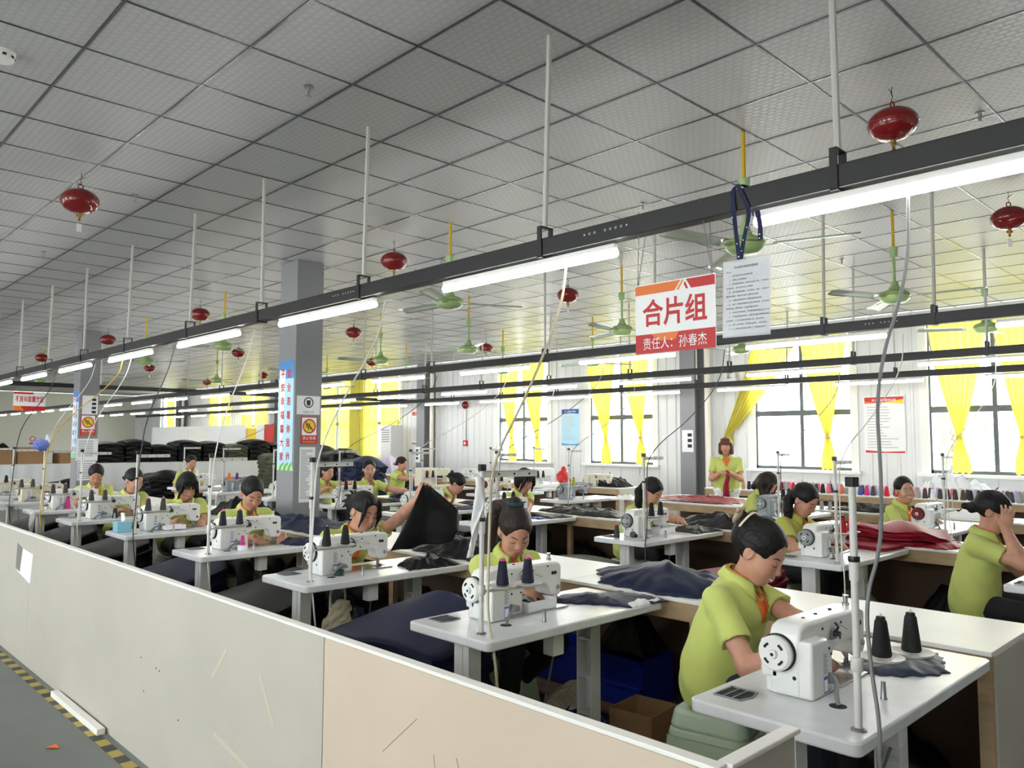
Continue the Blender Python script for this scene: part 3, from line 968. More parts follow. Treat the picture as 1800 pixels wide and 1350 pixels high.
def build_sprinklers():
    me = None
    pts = [(-3.88, 2.16, 'chrome sprinkler head nearest to the camera on the bare ceiling'), (-6.63, 2.15, 'sprinkler head right of the extinguisher with the paper tag'),
           (-9.35, 2.14, 'small sprinkler head far left on the ceiling'), (-1.35, 5.24, 'sprinkler head near the right picture edge beside the large extinguisher'),
           (-3.87, 5.27, 'sprinkler head above the group sign rail'), (-6.64, 5.35, 'sprinkler head right of the nearest row second fan'),
           (-3.56, 8.45, 'sprinkler head between the second rail and the laminated notice'), (-5.12, 6.51, 'sprinkler head left of the laminated notice')]
    for x, y, lab in pts:
        if me is None:
            b = MB().lathe([(0.028, -0.004), (0.028, 0.0)], (0, 0, 0), 16).lathe([(0.009, -0.02), (0.011, -0.004)], (0, 0, 0), 10)
            b.cyl((-0.009, 0, -0.02), (-0.004, 0, -0.05), 0.0025, n=6).cyl((0.009, 0, -0.02), (0.004, 0, -0.05), 0.0025, n=6)
            b.cyl((0, 0, -0.02), (0, 0, -0.05), 0.003, n=6).lathe([(0.016, -0.054), (0.018, -0.052), (0.004, -0.048)], (0, 0, 0), 14)
            me = b.mesh('sprinkler', 'dull_steel')
        o = obj_of('sprinkler', me, None, (x, y, CE - 0.003))
        tag(o, lab, 'sprinkler', 'ceiling sprinkler heads')
    for x, y, lab in ((-4.63, 0.83, 'round white smoke detector at the left picture edge'), (-12.1, 7.24, 'white smoke detector on the ceiling right of the banner column')):
        t = thing('smoke_detector', lab, 'smoke detector', (x, y, CE))
        MB().lathe([(0.045, -0.05), (0.056, -0.04), (0.056, -0.014), (0.062, -0.012), (0.062, 0.0)], (0, 0, 0), 24).build('housing', 'white_enamel', t, smooth='auto')
        for a in range(8):
            m = Matrix.Rotation(a * PI / 4, 4, 'Z')
            MB().box(0.05, 0.0575, -0.009, 0.009, -0.034, -0.022, m).build('vent_slot', 'dark_slot', t)

# ------------------------------------------------------------------ signs
def words(parent, s, w, h, m, x, z, y=-0.004, name='lettering', bold=0.0):
    me = text_mesh(name, s, 0.1, m, w, h, bold=bold)
    return obj_of(name, me, parent, (x, y, z))

def quad(parent, pts, m, y, name):
    n = len(pts)
    return MB().add([(a, y, b) for a, b in pts], [tuple(range(n))]).build(name, m, parent)

def build_signs():
    # group sign hung from the nearest rail
    t = thing('group_sign', 'white hanging sign with red characters and red footer', 'sign', (-1.845, 2.72, 2.068))
    w, h = 0.195, 0.149
    MB().box(-w, w, -0.002, 0.002, -h, h).build('board', 'print_white', t)
    y = -0.0026
    quad(t, [(-w, h - .045), (0.005, h - .045), (0.035, h - .005), (-w, h - .005)], 'print_orange', y, 'orange_band')
    quad(t, [(0.085, h - .045), (w, h - .045), (w, h - .005), (0.06, h - .005)], 'print_red', y, 'red_band')
    quad(t, [(0.015, h - .045), (0.025, h - .045), (0.05, h - .005), (0.042, h - .005)], 'print_orange', y, 'stripe')
    quad(t, [(0.05, h - .024), (0.061, h - .045), (0.071, h - .045), (0.056, h - .012)], 'print_red', y, 'stripe')
    quad(t, [(-w, -h), (w, -h), (w, -h + .082), (-w, -h + .082)], 'print_red', y, 'footer_band')
    quad(t, [(-w + .12, -h + .05), (-w + .2, -h + .05), (-w + .22, -h + .082), (-w + .08, -h + .082)], 'print_orange', y - .0002, 'footer_glow')
    words(t, '合片组', 0.315, 0.118, 'print_red', 0.0, 0.022, -0.003, bold=0.022)
    words(t, '责任人：孙春杰', 0.31, 0.05, 'print_white', 0.0, -h + .041, -0.0032)
    for sx in (-1, 1):
        for sy in (-1, 1):
            a = Vector((sx * (w - .012), 0, h - .008)); b = Vector((sx * (w - .045), sy * 0.034, RAIL_Z1 - 2.068 + 0.006))
            ch = MB(); nl = 26
            for i in range(nl):
                p = a.lerp(b, (i + 0.5) / nl); d = (b - a).normalized() * 0.0085
                ch.tube([p - d, p + Vector((0.0035 if i % 2 else 0, 0 if i % 2 else 0.0035, 0)), p + d], 0.0011, 4)
                ch.tube([p - d, p - Vector((0.0035 if i % 2 else 0, 0 if i % 2 else 0.0035, 0)), p + d], 0.0011, 4)
            ch.build('chain', 'dull_steel', t)
    # laminated notice on a lanyard
    t = thing('laminated_notice', 'laminated sheet of printed rules hanging from a navy lanyard', 'notice', (-1.472, 2.64, 2.085))
    t.rotation_euler = (0, math.radians(1.5), math.radians(-4))
    MB().box(-0.102, 0.102, -0.0008, 0.0008, -0.146, 0.146).build('laminate', 'clear_film', t)
    MB().box(-0.096, 0.096, -0.0004, 0.0004, -0.140, 0.140).build('sheet', 'paper', t)
    lines = ['安全操作规程管理制度', '各位：', '一、操作前应先检查机器设备', '二、保持工作台面整洁', '三、按样板要求缝制，针距均匀线迹平直，不得有跳针',
             '浮线断线，合片对齐牙口不偏移。', '四、裁片按顺序摆放，不得混色、错片，发现次片', '要及时更换，做好标记并上报组长处理。', '五、机器出现异常应立即停机断电检查。', '六、每日下班前清理机台卫生切断电源，将半成品',
             '整理好放入周转箱内，标明数量和型号。', '七、车间内严禁吸烟，严禁携带易燃物品进入车间', '八、不准私自离岗串岗，有事须向组长请假批准后', '方可离开，厂区内按指定通道行走，服从安排。', '九、爱护公共财物，节约用电用料，降低损耗。', '十、以上规定如有违反按照工厂管理制度执行。']
    for k, s in enumerate(lines):
        wd = 0.1 if k == 0 else min(0.172, 0.0078 * len(s))
        x = 0.0 if k == 0 else -0.086 + wd / 2 + (0.012 if s[:1] in '一二三四五六七八九十' else 0)
        words(t, s, wd, 0.009 if k == 0 else 0.0066, 'print_black', x, 0.118 - 0.0155 * k, -0.0012, 'text_line')
    l = thing('lanyard', 'navy dotted lanyard looped over the black rail', 'lanyard', (-1.50, 2.66, 2.225))
    def ribbon(pts, w, name='strap'):
        P = chaikin(pts, 2)
        MB().grid(lambda u, v: P[int(v * (len(P) - 1))] + Vector(((u - 0.5) * w, 0.0008 * math.sin(u * 3), 0)), 3, len(P)).build(name, 'ribbon_navy', l, solid=0.0012)
    ribbon([(0, -0.012, -0.01), (-0.012, -0.012, 0.10), (-0.04, 0.018, 0.21), (-0.045, 0.02, 0.30), (-0.03, 0.06, 0.325), (0.0, 0.10, 0.30), (0.0, 0.102, 0.20)], 0.018)
    ribbon([(0, -0.011, -0.01), (0.018, -0.01, 0.09), (0.03, 0.02, 0.19), (0.0, 0.017, 0.26), (-0.02, 0.015, 0.31)], 0.018)
    ribbon([(0.085, -0.01, 0.07), (0.08, 0.0, 0.13), (0.06, 0.015, 0.19)], 0.02)
    MB().box(-0.012, 0.012, -0.015, -0.011, -0.035, 0.0).build('clip', 'dark_slot', l)
    for k, (x, z) in enumerate([(-0.004, .02), (0.008, .04), (0.016, .08), (-0.01, .07), (0.024, .13), (-0.02, .13), (-0.036, .18), (0.083, .09), (0.078, .12), (0.082, .075)]):
        MB().cyl((x, -0.014 if z < .1 else 0.0, z), (x, -0.0128 if z < .1 else 0.002, z), 0.0028, n=6).build('dot', 'print_white', l)
    # far left hanging sign
    t = thing('area_sign', 'white and red hanging area sign at the far left of the hall', 'sign', (-16.6, 3.68, 2.24), PI / 2)
    w, h = 0.26, 0.17
    MB().box(-w, w, -0.003, 0.003, -h, h).build('board', 'print_white', t)
    quad(t, [(-w, h - .035), (0.05, h - .035), (0.07, h), (-w, h)], 'print_red', -.004, 'red_band')
    quad(t, [(-w, -h), (w, -h), (w, -h + .085), (-w, -h + .085)], 'print_red', -.004, 'footer_band')
    quad(t, [(-w, -h), (-w + .18, -h), (-w + .12, -h + .085), (-w, -h + .085)], 'print_orange', -.0045, 'footer_glow')
    words(t, '不良伞面置放区', 0.46, 0.115, 'print_red', 0.0, 0.045, -.005, bold=0.02)
    for sx in (-1, 1): MB().cyl((sx * 0.22, 0, h), (sx * 0.22, 0, 2.53 - 2.24), 0.002, n=5).build('wire', 'dull_steel', t)
    # column signs
    def banner(x, y0, lab, faded=False):
        t = thing('slogan_banner', lab, 'banner', (x, y0, 1.82))
        w, h = 0.17, 0.605
        MB().box(-w, w, -0.0015, 0.0015, -h, h).build('sheet', 'print_sky', t)
        quad(t, [(-w, h - .2), (w, h - .2), (w, h), (-w, h)], 'print_blue', -.002, 'blue_top')
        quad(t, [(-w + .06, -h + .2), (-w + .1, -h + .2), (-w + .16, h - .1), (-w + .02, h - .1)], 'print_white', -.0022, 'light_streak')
        for k in range(7):
            x0 = -w + 0.34 * k / 7
            quad(t, [(x0, -h), (x0 + .075, -h), (min(w, x0 + .12), -h + .07 + .03 * (k % 2)), (x0 + .02, -h + .05)], 'print_green' if k % 2 else 'print_lightgreen', -.0024 - .0001 * k, 'grass_leaf')
        for i, s in enumerate(('平安幸福靠大家', '安全连着你我他')):
            for k, c in enumerate(s):
                words(t, c, 0.085, 0.095, 'print_red', (-0.07, 0.07)[i], 0.46 - 0.152 * k, -.0035, 'character', 0.02)
        return t
    banner(-7.965, 4.2375, 'blue and white slogan banner with two columns of red characters')
    b2 = banner(-15.785, 4.2375, 'faded slogan banner on the farther grey column')
    def face(x, y, z, name, lab, cat, w, h, m='paper'):
        t = thing(name, lab, cat, (x, y, z), PI / 2)
        MB().box(-w / 2, w / 2, -0.001, 0.001, -h / 2, h / 2).build('sheet', m, t)
        return t
    def nosmoking(x, y, z, lab, s=1.0):
        t = face(x, y, z, 'no_smoking_sign', lab, 'sign', 0.205 * s, 0.30 * s, 'print_red')
        quad(t, [(-.09 * s, -.055 * s), (.09 * s, -.055 * s), (.09 * s, .14 * s), (-.09 * s, .14 * s)], 'print_white', -.0014, 'white_field')
        MB().cyl((0, -.0019, .045 * s), (0, -.001, .045 * s), .075 * s, n=28).build('yellow_disc', 'print_yellow', t)
        MB().grid(lambda u, v: ((.066 + .014 * v) * s * math.cos(2 * PI * u), -.0024, .045 * s + (.066 + .014 * v) * s * math.sin(2 * PI * u)), 32, 2, True).build('red_ring', 'print_red', t)
        for dx in (-.02, .012):
            MB().tube([((dx - .012) * s, -.003, .075 * s), ((dx - .016) * s, -.003, .05 * s), ((dx + .008) * s, -.003, .03 * s), ((dx + .016) * s, -.003, .01 * s)], .006 * s, 5).build('cigarette', 'print_black', t)
        q = Matrix.Translation((0, 0, .045 * s)) @ Matrix.Rotation(math.radians(45), 4, 'Y')
        MB().box(-.066 * s, .066 * s, -.0042, -.0034, -.006 * s, .006 * s, q).build('slash', 'print_red', t)
        words(t, '禁止吸烟', .16 * s, .036 * s, 'print_white', 0, -.085 * s, -.002)
        words(t, 'NO SMOKING', .15 * s, .018 * s, 'print_yellow', 0, -.128 * s, -.002)
        return t
    cx = -7.7675
    t = face(cx, 4.405, 1.93, 'dust_mask_notice', 'white sheet with a black dust mask symbol on the banner column', 'notice', 0.285, 0.205)
    MB().grid(lambda u, v: ((.047 + .012 * v) * math.cos(2 * PI * u), -.002, .03 + (.047 + .012 * v) * math.sin(2 * PI * u)), 28, 2, True).build('ring', 'print_black', t)
    quad(t, [(-.026, .055), (.026, .055), (.022, .008), (.008, -.006), (-.008, -.006), (-.022, .008)], 'print_black', -.002, 'mask_symbol')
    words(t, '必须戴防尘口罩', .13, .018, 'print_black', 0, -.075, -.002)
    nosmoking(cx, 4.42, 1.655, 'red and white no smoking sign on the banner column')
    t = face(cx, 4.405, 1.17, 'notice_sheets', 'long white strip of printed text sheets on the banner column', 'notice', 0.19, 0.60)
    rnd = random.Random(2)
    for k in range(34):
        w = rnd.uniform(.06, .15)
        quad(t, [(-.08, .27 - .0158 * k), (-.08 + w, .27 - .0158 * k), (-.08 + w, .264 - .0158 * k), (-.08, .264 - .0158 * k)], 'print_grey', -.0016, 'text_line')
    cx = -15.5875
    t = face(cx, 4.42, 2.17, 'photo_notice', 'white sheet with a column of small dark photos on the farther column', 'notice', 0.26, 0.34)
    for k in range(4): quad(t, [(.03, .12 - .075 * k), (.1, .12 - .075 * k), (.1, .075 - .075 * k), (.03, .075 - .075 * k)], 'print_black', -.002, 'photo')
    nosmoking(cx, 4.40, 1.80, 'red and white no smoking sign on the farther column', 1.25)
    for k, (z, h) in enumerate(((1.36, .4), (0.98, .34))):
        t = face(cx, 4.40, z, 'text_notice', ('upper' if k == 0 else 'lower') + ' white text sheet under the no smoking sign on the farther column', 'notice', .36 - .06 * k, h)
        for j in range(9): quad(t, [(-.14, h * .4 - .033 * j), (.1, h * .4 - .033 * j), (.1, h * .4 - .012 - .033 * j), (-.14, h * .4 - .012 - .033 * j)], 'print_grey', -.0016, 'text_line')
    # posters on the window wall
    def poster(x, z, w, h, lab, head, foot, title, m='paper', blue=False):
        t = thing('wall_poster', lab, 'poster', (x, WALL_Y - 0.022, z))
        MB().box(-w / 2, w / 2, -.001, .001, -h / 2, h / 2).build('sheet', m, t)
        W, H = w / 2 - .015, h / 2 - .015
        quad(t, [(-W, H - .10), (0, H - .085), (W, H - .10), (W, H), (-W, H)], head, -.002, 'header')
        if not blue:
            quad(t, [(0.0, H - .085), (W, H - .115), (W, H - .04)], 'print_yellow', -.0024, 'header_sweep')
            quad(t, [(-W, H - .10), (-W * .4, H - .085), (-W, H - .06)], 'print_orange', -.0024, 'header_sweep')
        quad(t, [(-W, -H), (W, -H), (W, -H + .03), (0, -H + .018), (-W, -H + .04)], foot, -.002, 'footer')
        words(t, title, w * .6, .04, 'print_white', 0, H - .05, -.003)
        rnd = random.Random(int(-x * 10))
        for k in range(int((h - .22) / .045)):
            ww = rnd.uniform(.45, .95) * 1.7 * W
            quad(t, [(-W * .88, H - .15 - .045 * k), (-W * .88 + ww, H - .15 - .045 * k), (-W * .88 + ww, H - .163 - .045 * k), (-W * .88, H - .163 - .045 * k)], 'print_lightgrey', -.0016, 'text_line')
        return t
    poster(-4.75, 1.81, .62, .90, 'white poster with a red and orange header between two windows', 'print_red', 'print_red', '车间管理制度')
    poster(-11.28, 1.84, .52, .80, 'pale blue poster with a navy header between two windows', 'print_navy', 'print_blue', '安全操作流程', 'print_sky', True)
    poster(-16.62, 1.87, .60, .88, 'white poster with a red header beside the white drain pipe', 'print_red', 'print_red', '质量管理制度')
    t = thing('photo_notice', 'small white sheet with dark photos on the grey steel wall column', 'notice', (-8.1, 12.328, 1.55))
    MB().box(-.12, .12, -.001, .001, -.2, .2).build('sheet', 'paper', t)
    for z in (.08, -.02, -.12): quad(t, [(.0, z), (.09, z), (.09, z + .06), (.0, z + .06)], 'print_black', -.002, 'photo')
    t = thing('photo_notice', 'small white sheet with dark photos under the far red headed poster', 'notice', (-16.2, 12.328, 1.18))
    MB().box(-.12, .12, -.001, .001, -.2, .2).build('sheet', 'paper', t)
    for z in (.08, -.02, -.12): quad(t, [(-.06, z), (.03, z), (.03, z + .06), (-.06, z + .06)], 'print_black', -.002, 'photo')
    t = thing('alarm_button', 'small red fire alarm button on the ribbed wall', 'alarm', (-14.7, WALL_Y - .02, 1.48))
    MB().box(-.07, .07, -.05, 0, -.07, .07).build('housing', 'print_red', t, bevel=.008)
    quad(t, [(-.03, -.03), (.03, -.03), (.03, .03), (-.03, .03)], 'print_white', -.051, 'plate')
    MB().box(-.012, .012, -.012, .0, .07, .83).build('conduit', 'dull_steel', t)
    t = thing('alarm_bell', 'round red fire alarm bell on the ribbed wall', 'alarm', (-14.7, WALL_Y - .03, 2.42))
    MB().lathe([(.02, -.09), (.07, -.08), (.095, -.05), (.1, -.02)], (0, 0, 0), 18, 'y').build('gong', 'ext_red', t, smooth='auto')
    MB().lathe([(.07, -.02), (.07, .0)], (0, 0, 0), 18, 'y').build('base', 'print_red', t)
    t = thing('emergency_light', 'white twin emergency light box above the swept curtain', 'emergency light', (-7.42, WALL_Y - .04, 2.62))
    MB().box(-.16, .16, -.05, .02, -.09, .06).build('housing', 'white_enamel', t, bevel=.008)
    for s in (-.08, .08): MB().lathe([(.03, -.05), (.06, -.03), (.06, .0)], (s, -.01, .11), 14, 'y').build('lamp_head', 'white_enamel', t, smooth='auto')
    quad(t, [(-.05, -.03), (.03, -.03), (.03, .0), (-.05, .0)], 'print_green', -.0515, 'display')
# ------------------------------------------------------------------ sewing workstations
TZ = 0.75
TABLE_W, TABLE_L = 0.53, 1.19
_proto = {}

def make_table():
    """origin at the floor under the near right corner of the top; top spans x -0.53..0, y 0..1.19"""
    t = thing('sewing_table', 'x', 'table')
    tt = MB().prism(rrect(-TABLE_W, 0, 0, TABLE_L, 0.028), TZ - 0.04, TZ).build('table_top', 'table_laminate', t, bevel=0.007, seg=3, smooth='auto')
    for y in (0.13, 0.93):
        l = MB()
        # formed steel channel post, open side towards +y, with cross ribs
        q = 1 if y < 0.5 else -1
        def lb(x0, x1, a, b, z0, z1): l.box(x0, x1, min(y + q * a, y + q * b), max(y + q * a, y + q * b), z0, z1)
        lb(-0.32, -0.225, -0.035, -0.029, 0.06, TZ - 0.04)
        lb(-0.32, -0.313, -0.029, 0.035, 0.06, TZ - 0.04)
        lb(-0.232, -0.225, -0.029, 0.035, 0.06, TZ - 0.04)
        for z in (0.2, 0.38, 0.56): lb(-0.313, -0.232, -0.029, 0.03, z, z + 0.008)
        lb(-0.286, -0.262, -0.0375, -0.035, 0.10, TZ - 0.06)
        lo = l.build('leg', 'table_steel', t)
        f = MB().box(-0.50, -0.03, y - 0.04, y + 0.04, 0.0, 0.06)
        f.build('foot_beam', 'table_steel', lo, bevel=0.006)
    MB().box(-0.30, -0.24, 0.17, 0.89, 0.10, 0.15).build('stretcher', 'table_steel', t)
    p = MB().box(-0.40, -0.16, 0.42, 0.72, 0.10, 0.115, Matrix.Translation((0, 0, 0.16)) @ Matrix.Rotation(math.radians(14), 4, 'Y') @ Matrix.Translation((0, 0, -0.16)))
    p.build('foot_pedal', 'dark_slot', t)
    MB().box(-0.13, -0.065, 0.45, 0.52, TZ - 0.15, TZ - 0.04).build('control_box', 'table_steel', t, bevel=0.005)
    MB().cyl((-0.26, 0.56, 0.2), (-0.10, 0.49, TZ - 0.145), 0.005, n=6).build('pedal_rod', 'dull_steel', t)
    d = MB().add([(-.49, .085, TZ + .0008), (-.40, .085, TZ + .0008), (-.385, .14, TZ + .0008), (-.40, .195, TZ + .0008), (-.49, .195, TZ + .0008)], [(0, 1, 2, 3, 4)])
    d.build('tool_tray_well', 'dark_slot', tt)
    fr = MB()
    P = [(-.49, .085), (-.40, .085), (-.385, .14), (-.40, .195), (-.49, .195)]
    for a, b in zip(P, P[1:] + P[:1]): fr.tube([(a[0], a[1], TZ + .002), (b[0], b[1], TZ + .002)], .0035, 5)
    fr.tube([(-.46, .087, TZ + .002), (-.46, .193, TZ + .002)], .0022, 5).tube([(-.43, .087, TZ + .002), (-.43, .193, TZ + .002)], .0022, 5)
    fr.build('tool_tray_rim', 'machine_grey', tt)
    MB().cyl((-0.17, 0.26, TZ - .0), (-0.17, 0.26, TZ + .001), 0.026, n=20).build('cable_hole', 'dark_slot', tt)
    return t

def make_machine(body='machine_white', wheel='machine_white', kind='lock'):
    t = thing('sewing_machine', 'x', 'sewing machine')
    sil = [(0.0, 0.0), (0.235, 0.0), (0.232, 0.085), (0.245, 0.108), (0.275, 0.118), (0.385, 0.12), (0.405, 0.105), (0.415, 0.07),
           (0.43, 0.058), (0.482, 0.055), (0.496, 0.07), (0.50, 0.19), (0.49, 0.21), (0.46, 0.217), (0.05, 0.222), (0.015, 0.212), (0.0, 0.19)]
    ac = MB().prism(sil, -0.052, 0.050, 'x').build('arm_casting', body, t, bevel=0.013, seg=3, smooth='auto')
    # motor housing and rear cover on the pillar
    MB().box(-0.086, -0.02, 0.0, 0.105, 0.045, 0.165).build('pillar_cover', body, t, bevel=0.01, seg=2, smooth='auto')
    mb = MB().box(0.0, 0.088, 0.002, 0.118, 0.0, 0.176).build('motor_box', body, t, bevel=0.009, seg=2, smooth='auto')
    MB().box(-0.07, 0.0, 0.004, 0.12, 0.0, 0.06).build('pillar_foot', body, t, bevel=0.008, smooth='auto')
    b = MB().box(-0.09, 0.085, 0.12, 0.51, 0.0, 0.006)
    bp_ = b.build('bed_plate', 'steel', t, bevel=0.002)
    MB().box(-0.02, 0.02, 0.42, 0.50, 0.0062, 0.0075).build('needle_plate', 'dull_steel', bp_)
    # hand wheel
    w = MB().lathe([(0.030, -0.036), (0.048, -0.036), (0.055, -0.028), (0.055, -0.006), (0.050, 0.0), (0.03, 0.004)], (-0.02, 0, 0.132), 30, 'y')
    wo = w.build('hand_wheel', wheel, t, smooth='auto')
    MB().lathe([(0.0575, -0.012), (0.059, -0.004), (0.0575, 0.004)], (-0.02, 0, 0.132), 30, 'y').build('wheel_rim', 'dark_slot', wo, smooth='auto')
    MB().lathe([(0.004, -0.046), (0.012, -0.046), (0.015, -0.04), (0.016, -0.034)], (-0.02, 0, 0.132), 16, 'y').build('wheel_hub', 'machine_white', wo, smooth='auto')
    MB().lathe([(0.0, -0.0475), (0.0055, -0.0475), (0.0055, -0.044)], (-0.02, 0, 0.132), 10, 'y').build('hub_screw', 'dark_slot', wo)
    for a in range(4):
        an = PI / 4 + a * PI / 2
        s = MB()
        pts = [(-0.02 + 0.034 * math.cos(an + k * 0.14), -0.0365, 0.132 + 0.034 * math.sin(an + k * 0.14)) for k in (-2, -1, 0, 1, 2)]
        s.tube(pts, 0.0042, 6)
        s.build('wheel_slot', 'dark_slot', wo)
    # needle end
    MB().cyl((0, 0.462, 0.012), (0, 0.462, 0.075), 0.004, n=8).cyl((0, 0.45, 0.02), (0, 0.45, 0.07), 0.005, n=8).build('needle_bar', 'steel', t, smooth='auto')
    MB().box(-0.011, 0.011, 0.448, 0.478, 0.008, 0.016).box(-0.006, 0.006, 0.445, 0.455, 0.016, 0.03).build('presser_foot', 'dull_steel', t)
    MB().lathe([(0.012, 0.216), (0.012, 0.226), (0.008, 0.228), (0.008, 0.243), (0.010, 0.245), (0.010, 0.252)], (0, 0.46, 0), 12).build('pressure_knob', 'steel', t, smooth='auto')
    for y in (0.13, 0.22, 0.33): MB().cyl((0.0, y, 0.219), (0.0, y, 0.2232), 0.006, n=10).build('oil_cap', 'dark_slot', ac)
    # lever, tension parts and screws on the rear face (x+)
    MB().lathe([(0.016, 0.0), (0.016, 0.008), (0.009, 0.012), (0.009, 0.028)], (0.048, 0.235, 0.165), 12, 'x').build('tension_knob', 'black_plastic', t, smooth='auto')
    MB().box(0.05, 0.058, 0.215, 0.255, 0.145, 0.18).build('lever_plate', 'dull_steel', t, bevel=0.003)
    MB().tube([(0.062, 0.235, 0.17), (0.075, 0.225, 0.19), (0.07, 0.21, 0.205)], 0.004, 6).build('lift_lever', 'black_plastic', t)
    MB().tube(chaikin([(0.056, 0.19, 0.15), (0.058, 0.20, 0.195), (0.058, 0.25, 0.198), (0.056, 0.33, 0.165), (0.054, 0.36, 0.155)], 2), 0.0018, 5).build('thread_wire', 'steel', t)
    for y, z in ((0.16, 0.19), (0.16, 0.1), (0.205, 0.12), (0.29, 0.14), (0.30, 0.19), (0.22, 0.1), (0.40, 0.2), (0.2, 0.03)):
        MB().cyl((0.049, y, z), (0.0525, y, z), 0.0045, n=8).build('screw', 'dark_slot', ac)
    for dy in (0, 0.018): MB().cyl((0.049, 0.435 + dy, 0.165), (0.0535, 0.435 + dy, 0.165), 0.0085, n=10).build('dark_port', 'dark_slot', ac)
    MB().cyl((0.048, 0.47, 0.095), (0.056, 0.47, 0.095), 0.011, n=12).build('needle_screw', 'steel', ac)
    MB().add([(0.0884, 0.075, 0.03), (0.0884, 0.11, 0.03), (0.0884, 0.11, 0.135), (0.0884, 0.075, 0.135)], [(0, 1, 2, 3)]).build('spec_label', 'paper_grey', mb)
    MB().add([(0.0888, 0.078, 0.008), (0.0888, 0.108, 0.008), (0.0888, 0.108, 0.06), (0.0888, 0.078, 0.06)], [(0, 1, 2, 3)]).build('energy_label', 'print_blue', mb)
    MB().add([(0.0890, 0.081, 0.014), (0.0890, 0.105, 0.014), (0.0890, 0.105, 0.05), (0.0890, 0.081, 0.05)], [(0, 1, 2, 3)]).build('energy_label_field', 'print_white', mb)
    for k in range(9):
        MB().add([(0.0892, 0.079, 0.07 + .007 * k), (0.0892, 0.098 + .008 * (k % 2), 0.07 + .007 * k), (0.0892, 0.098 + .008 * (k % 2), 0.073 + .007 * k), (0.0892, 0.079, 0.073 + .007 * k)], [(0, 1, 2, 3)]).build('label_text', 'print_grey', mb)
    MB().cyl((0.03, -0.0005, 0.06), (0.03, 0.006, 0.06), 0.0065, n=10).build('screw', 'dark_slot', mb)
    MB().lathe([(.012, 0), (.009, .006), (.007, .05), (.0075, .054)], (.225, .195, 0), 10).build('bobbin_pin', 'dull_steel', t, smooth='auto')
    # thick grey motor cable into the table
    MB().tube(chaikin([(0.07, 0.12, 0.06), (0.09, 0.14, 0.055), (0.12, 0.10, 0.045), (0.145, 0.04, 0.02), (0.155, 0.03, 0.001)], 2), 0.007, 7).build('motor_cable', 'cable_grey', t, smooth=True)
    MB().box(0.06, 0.10, 0.12, 0.17, 0.03, 0.055).build('cable_plug', 'cable_grey', t, bevel=0.006)
    return t

def make_stand(arm_len=0.27):
    t = thing('thread_stand', 'x', 'thread stand')
    MB().cyl((0, 0, 0), (0, 0, 0.69), 0.0105, n=10).build('pole', 'rod_white', t, smooth='auto')
    MB().lathe([(0.022, 0.0), (0.022, 0.004), (0.014, 0.008)], (0, 0, 0), 12).build('base_flange', 'dull_steel', t)
    MB().lathe([(0.014, 0.41), (0.0145, 0.42), (0.0145, 0.46), (0.014, 0.47)], (0, 0, 0), 12).build('pole_joint', 'rod_white', t, smooth='auto')
    MB().lathe([(0.015, 0.16), (0.017, 0.163), (0.017, 0.197), (0.015, 0.20)], (0, 0, 0), 12).build('tray_clamp', 'rod_white', t, smooth='auto')
    MB().lathe([(0.0155, 0.462), (0.0165, 0.464), (0.0165, 0.476), (0.0155, 0.478)], (0, 0, 0), 12).build('joint_ring', 'black_plastic', t, smooth='auto')
    MB().box(-0.014, 0.014, -0.014, 0.014, 0.672, 0.70).build('pole_cap', 'black_plastic', t, bevel=0.003)
    a = MB().box(-0.002, 0.002, 0.0, arm_len, 0.645, 0.672)
    a.box(-0.02, 0.002, 0.0, arm_len, 0.668, 0.672)
    ta = a.build('top_arm', 'rod_white', t)
    for k in range(3): MB().cyl((0.0019, 0.08 + 0.075 * k, 0.657), (0.003, 0.08 + 0.075 * k, 0.657), 0.005, n=8).build('eyelet', 'dark_slot', ta)
    c = MB().box(-0.008, 0.008, 0.012, 0.26, 0.168, 0.178)
    for y in (0.10, 0.225): c.lathe([(0.02, 0.178), (0.058, 0.184), (0.062, 0.19), (0.06, 0.19), (0.05, 0.186), (0.0, 0.184)], (0, y, 0), 20)
    sp = c.build('spool_tray', 'rod_white', t, smooth='auto')
    for y in (0.10, 0.225): MB().cyl((0, y, 0.185), (0, y, 0.31), 0.003, n=6).build('spool_pin', 'rod_white', sp)
    return t

def cone_mesh(color, tip=None, h=0.10):
    key = ('cone', color, tip, h)
    if key not in _proto:
        a = MB().lathe([(0.0255, 0.0), (0.0275, 0.005), (0.0265, 0.015), (0.017, h - 0.006), (0.0155, h), (0.0075, h + 0.0005)], (0, 0, 0), 14).mesh('winding', 'thread_' + color)
        a.polygons.foreach_set('use_smooth', [True] * len(a.polygons)); a.set_sharp_from_angle(angle=0.7)
        b = MB().lathe([(0.007, h), (0.0135, h + 0.001), (0.012, h + 0.010), (0.007, h + 0.011)], (0, 0, 0), 12).mesh('cone_core', tip or 'dark_slot')
        _proto[key] = (a, b)
    return _proto[key]

def thread_cone(loc, color, lab, group, tip=None, h=0.10, s=1.0):
    t = thing('thread_cone', lab, 'thread cone', loc, random.uniform(0, 6), group)
    a, b = cone_mesh(color, tip, h)
    obj_of('winding', a, t); obj_of('cone_core', b, t)
    if s != 1.0: t.scale = (s, s, s)
    return t

def cable(pts, r, m, lab, name='power_cable', group='hanging power cables'):
    o = MB().tube(chaikin(pts, 3), r, 6).build(name, m, None, smooth=True)
    return tag(o, lab, 'cable', group)

def get(key, fn, *a):
    if key not in _proto:
        _proto[key] = fn(*a)
        return _proto[key]
    return copy_tree(_proto[key])

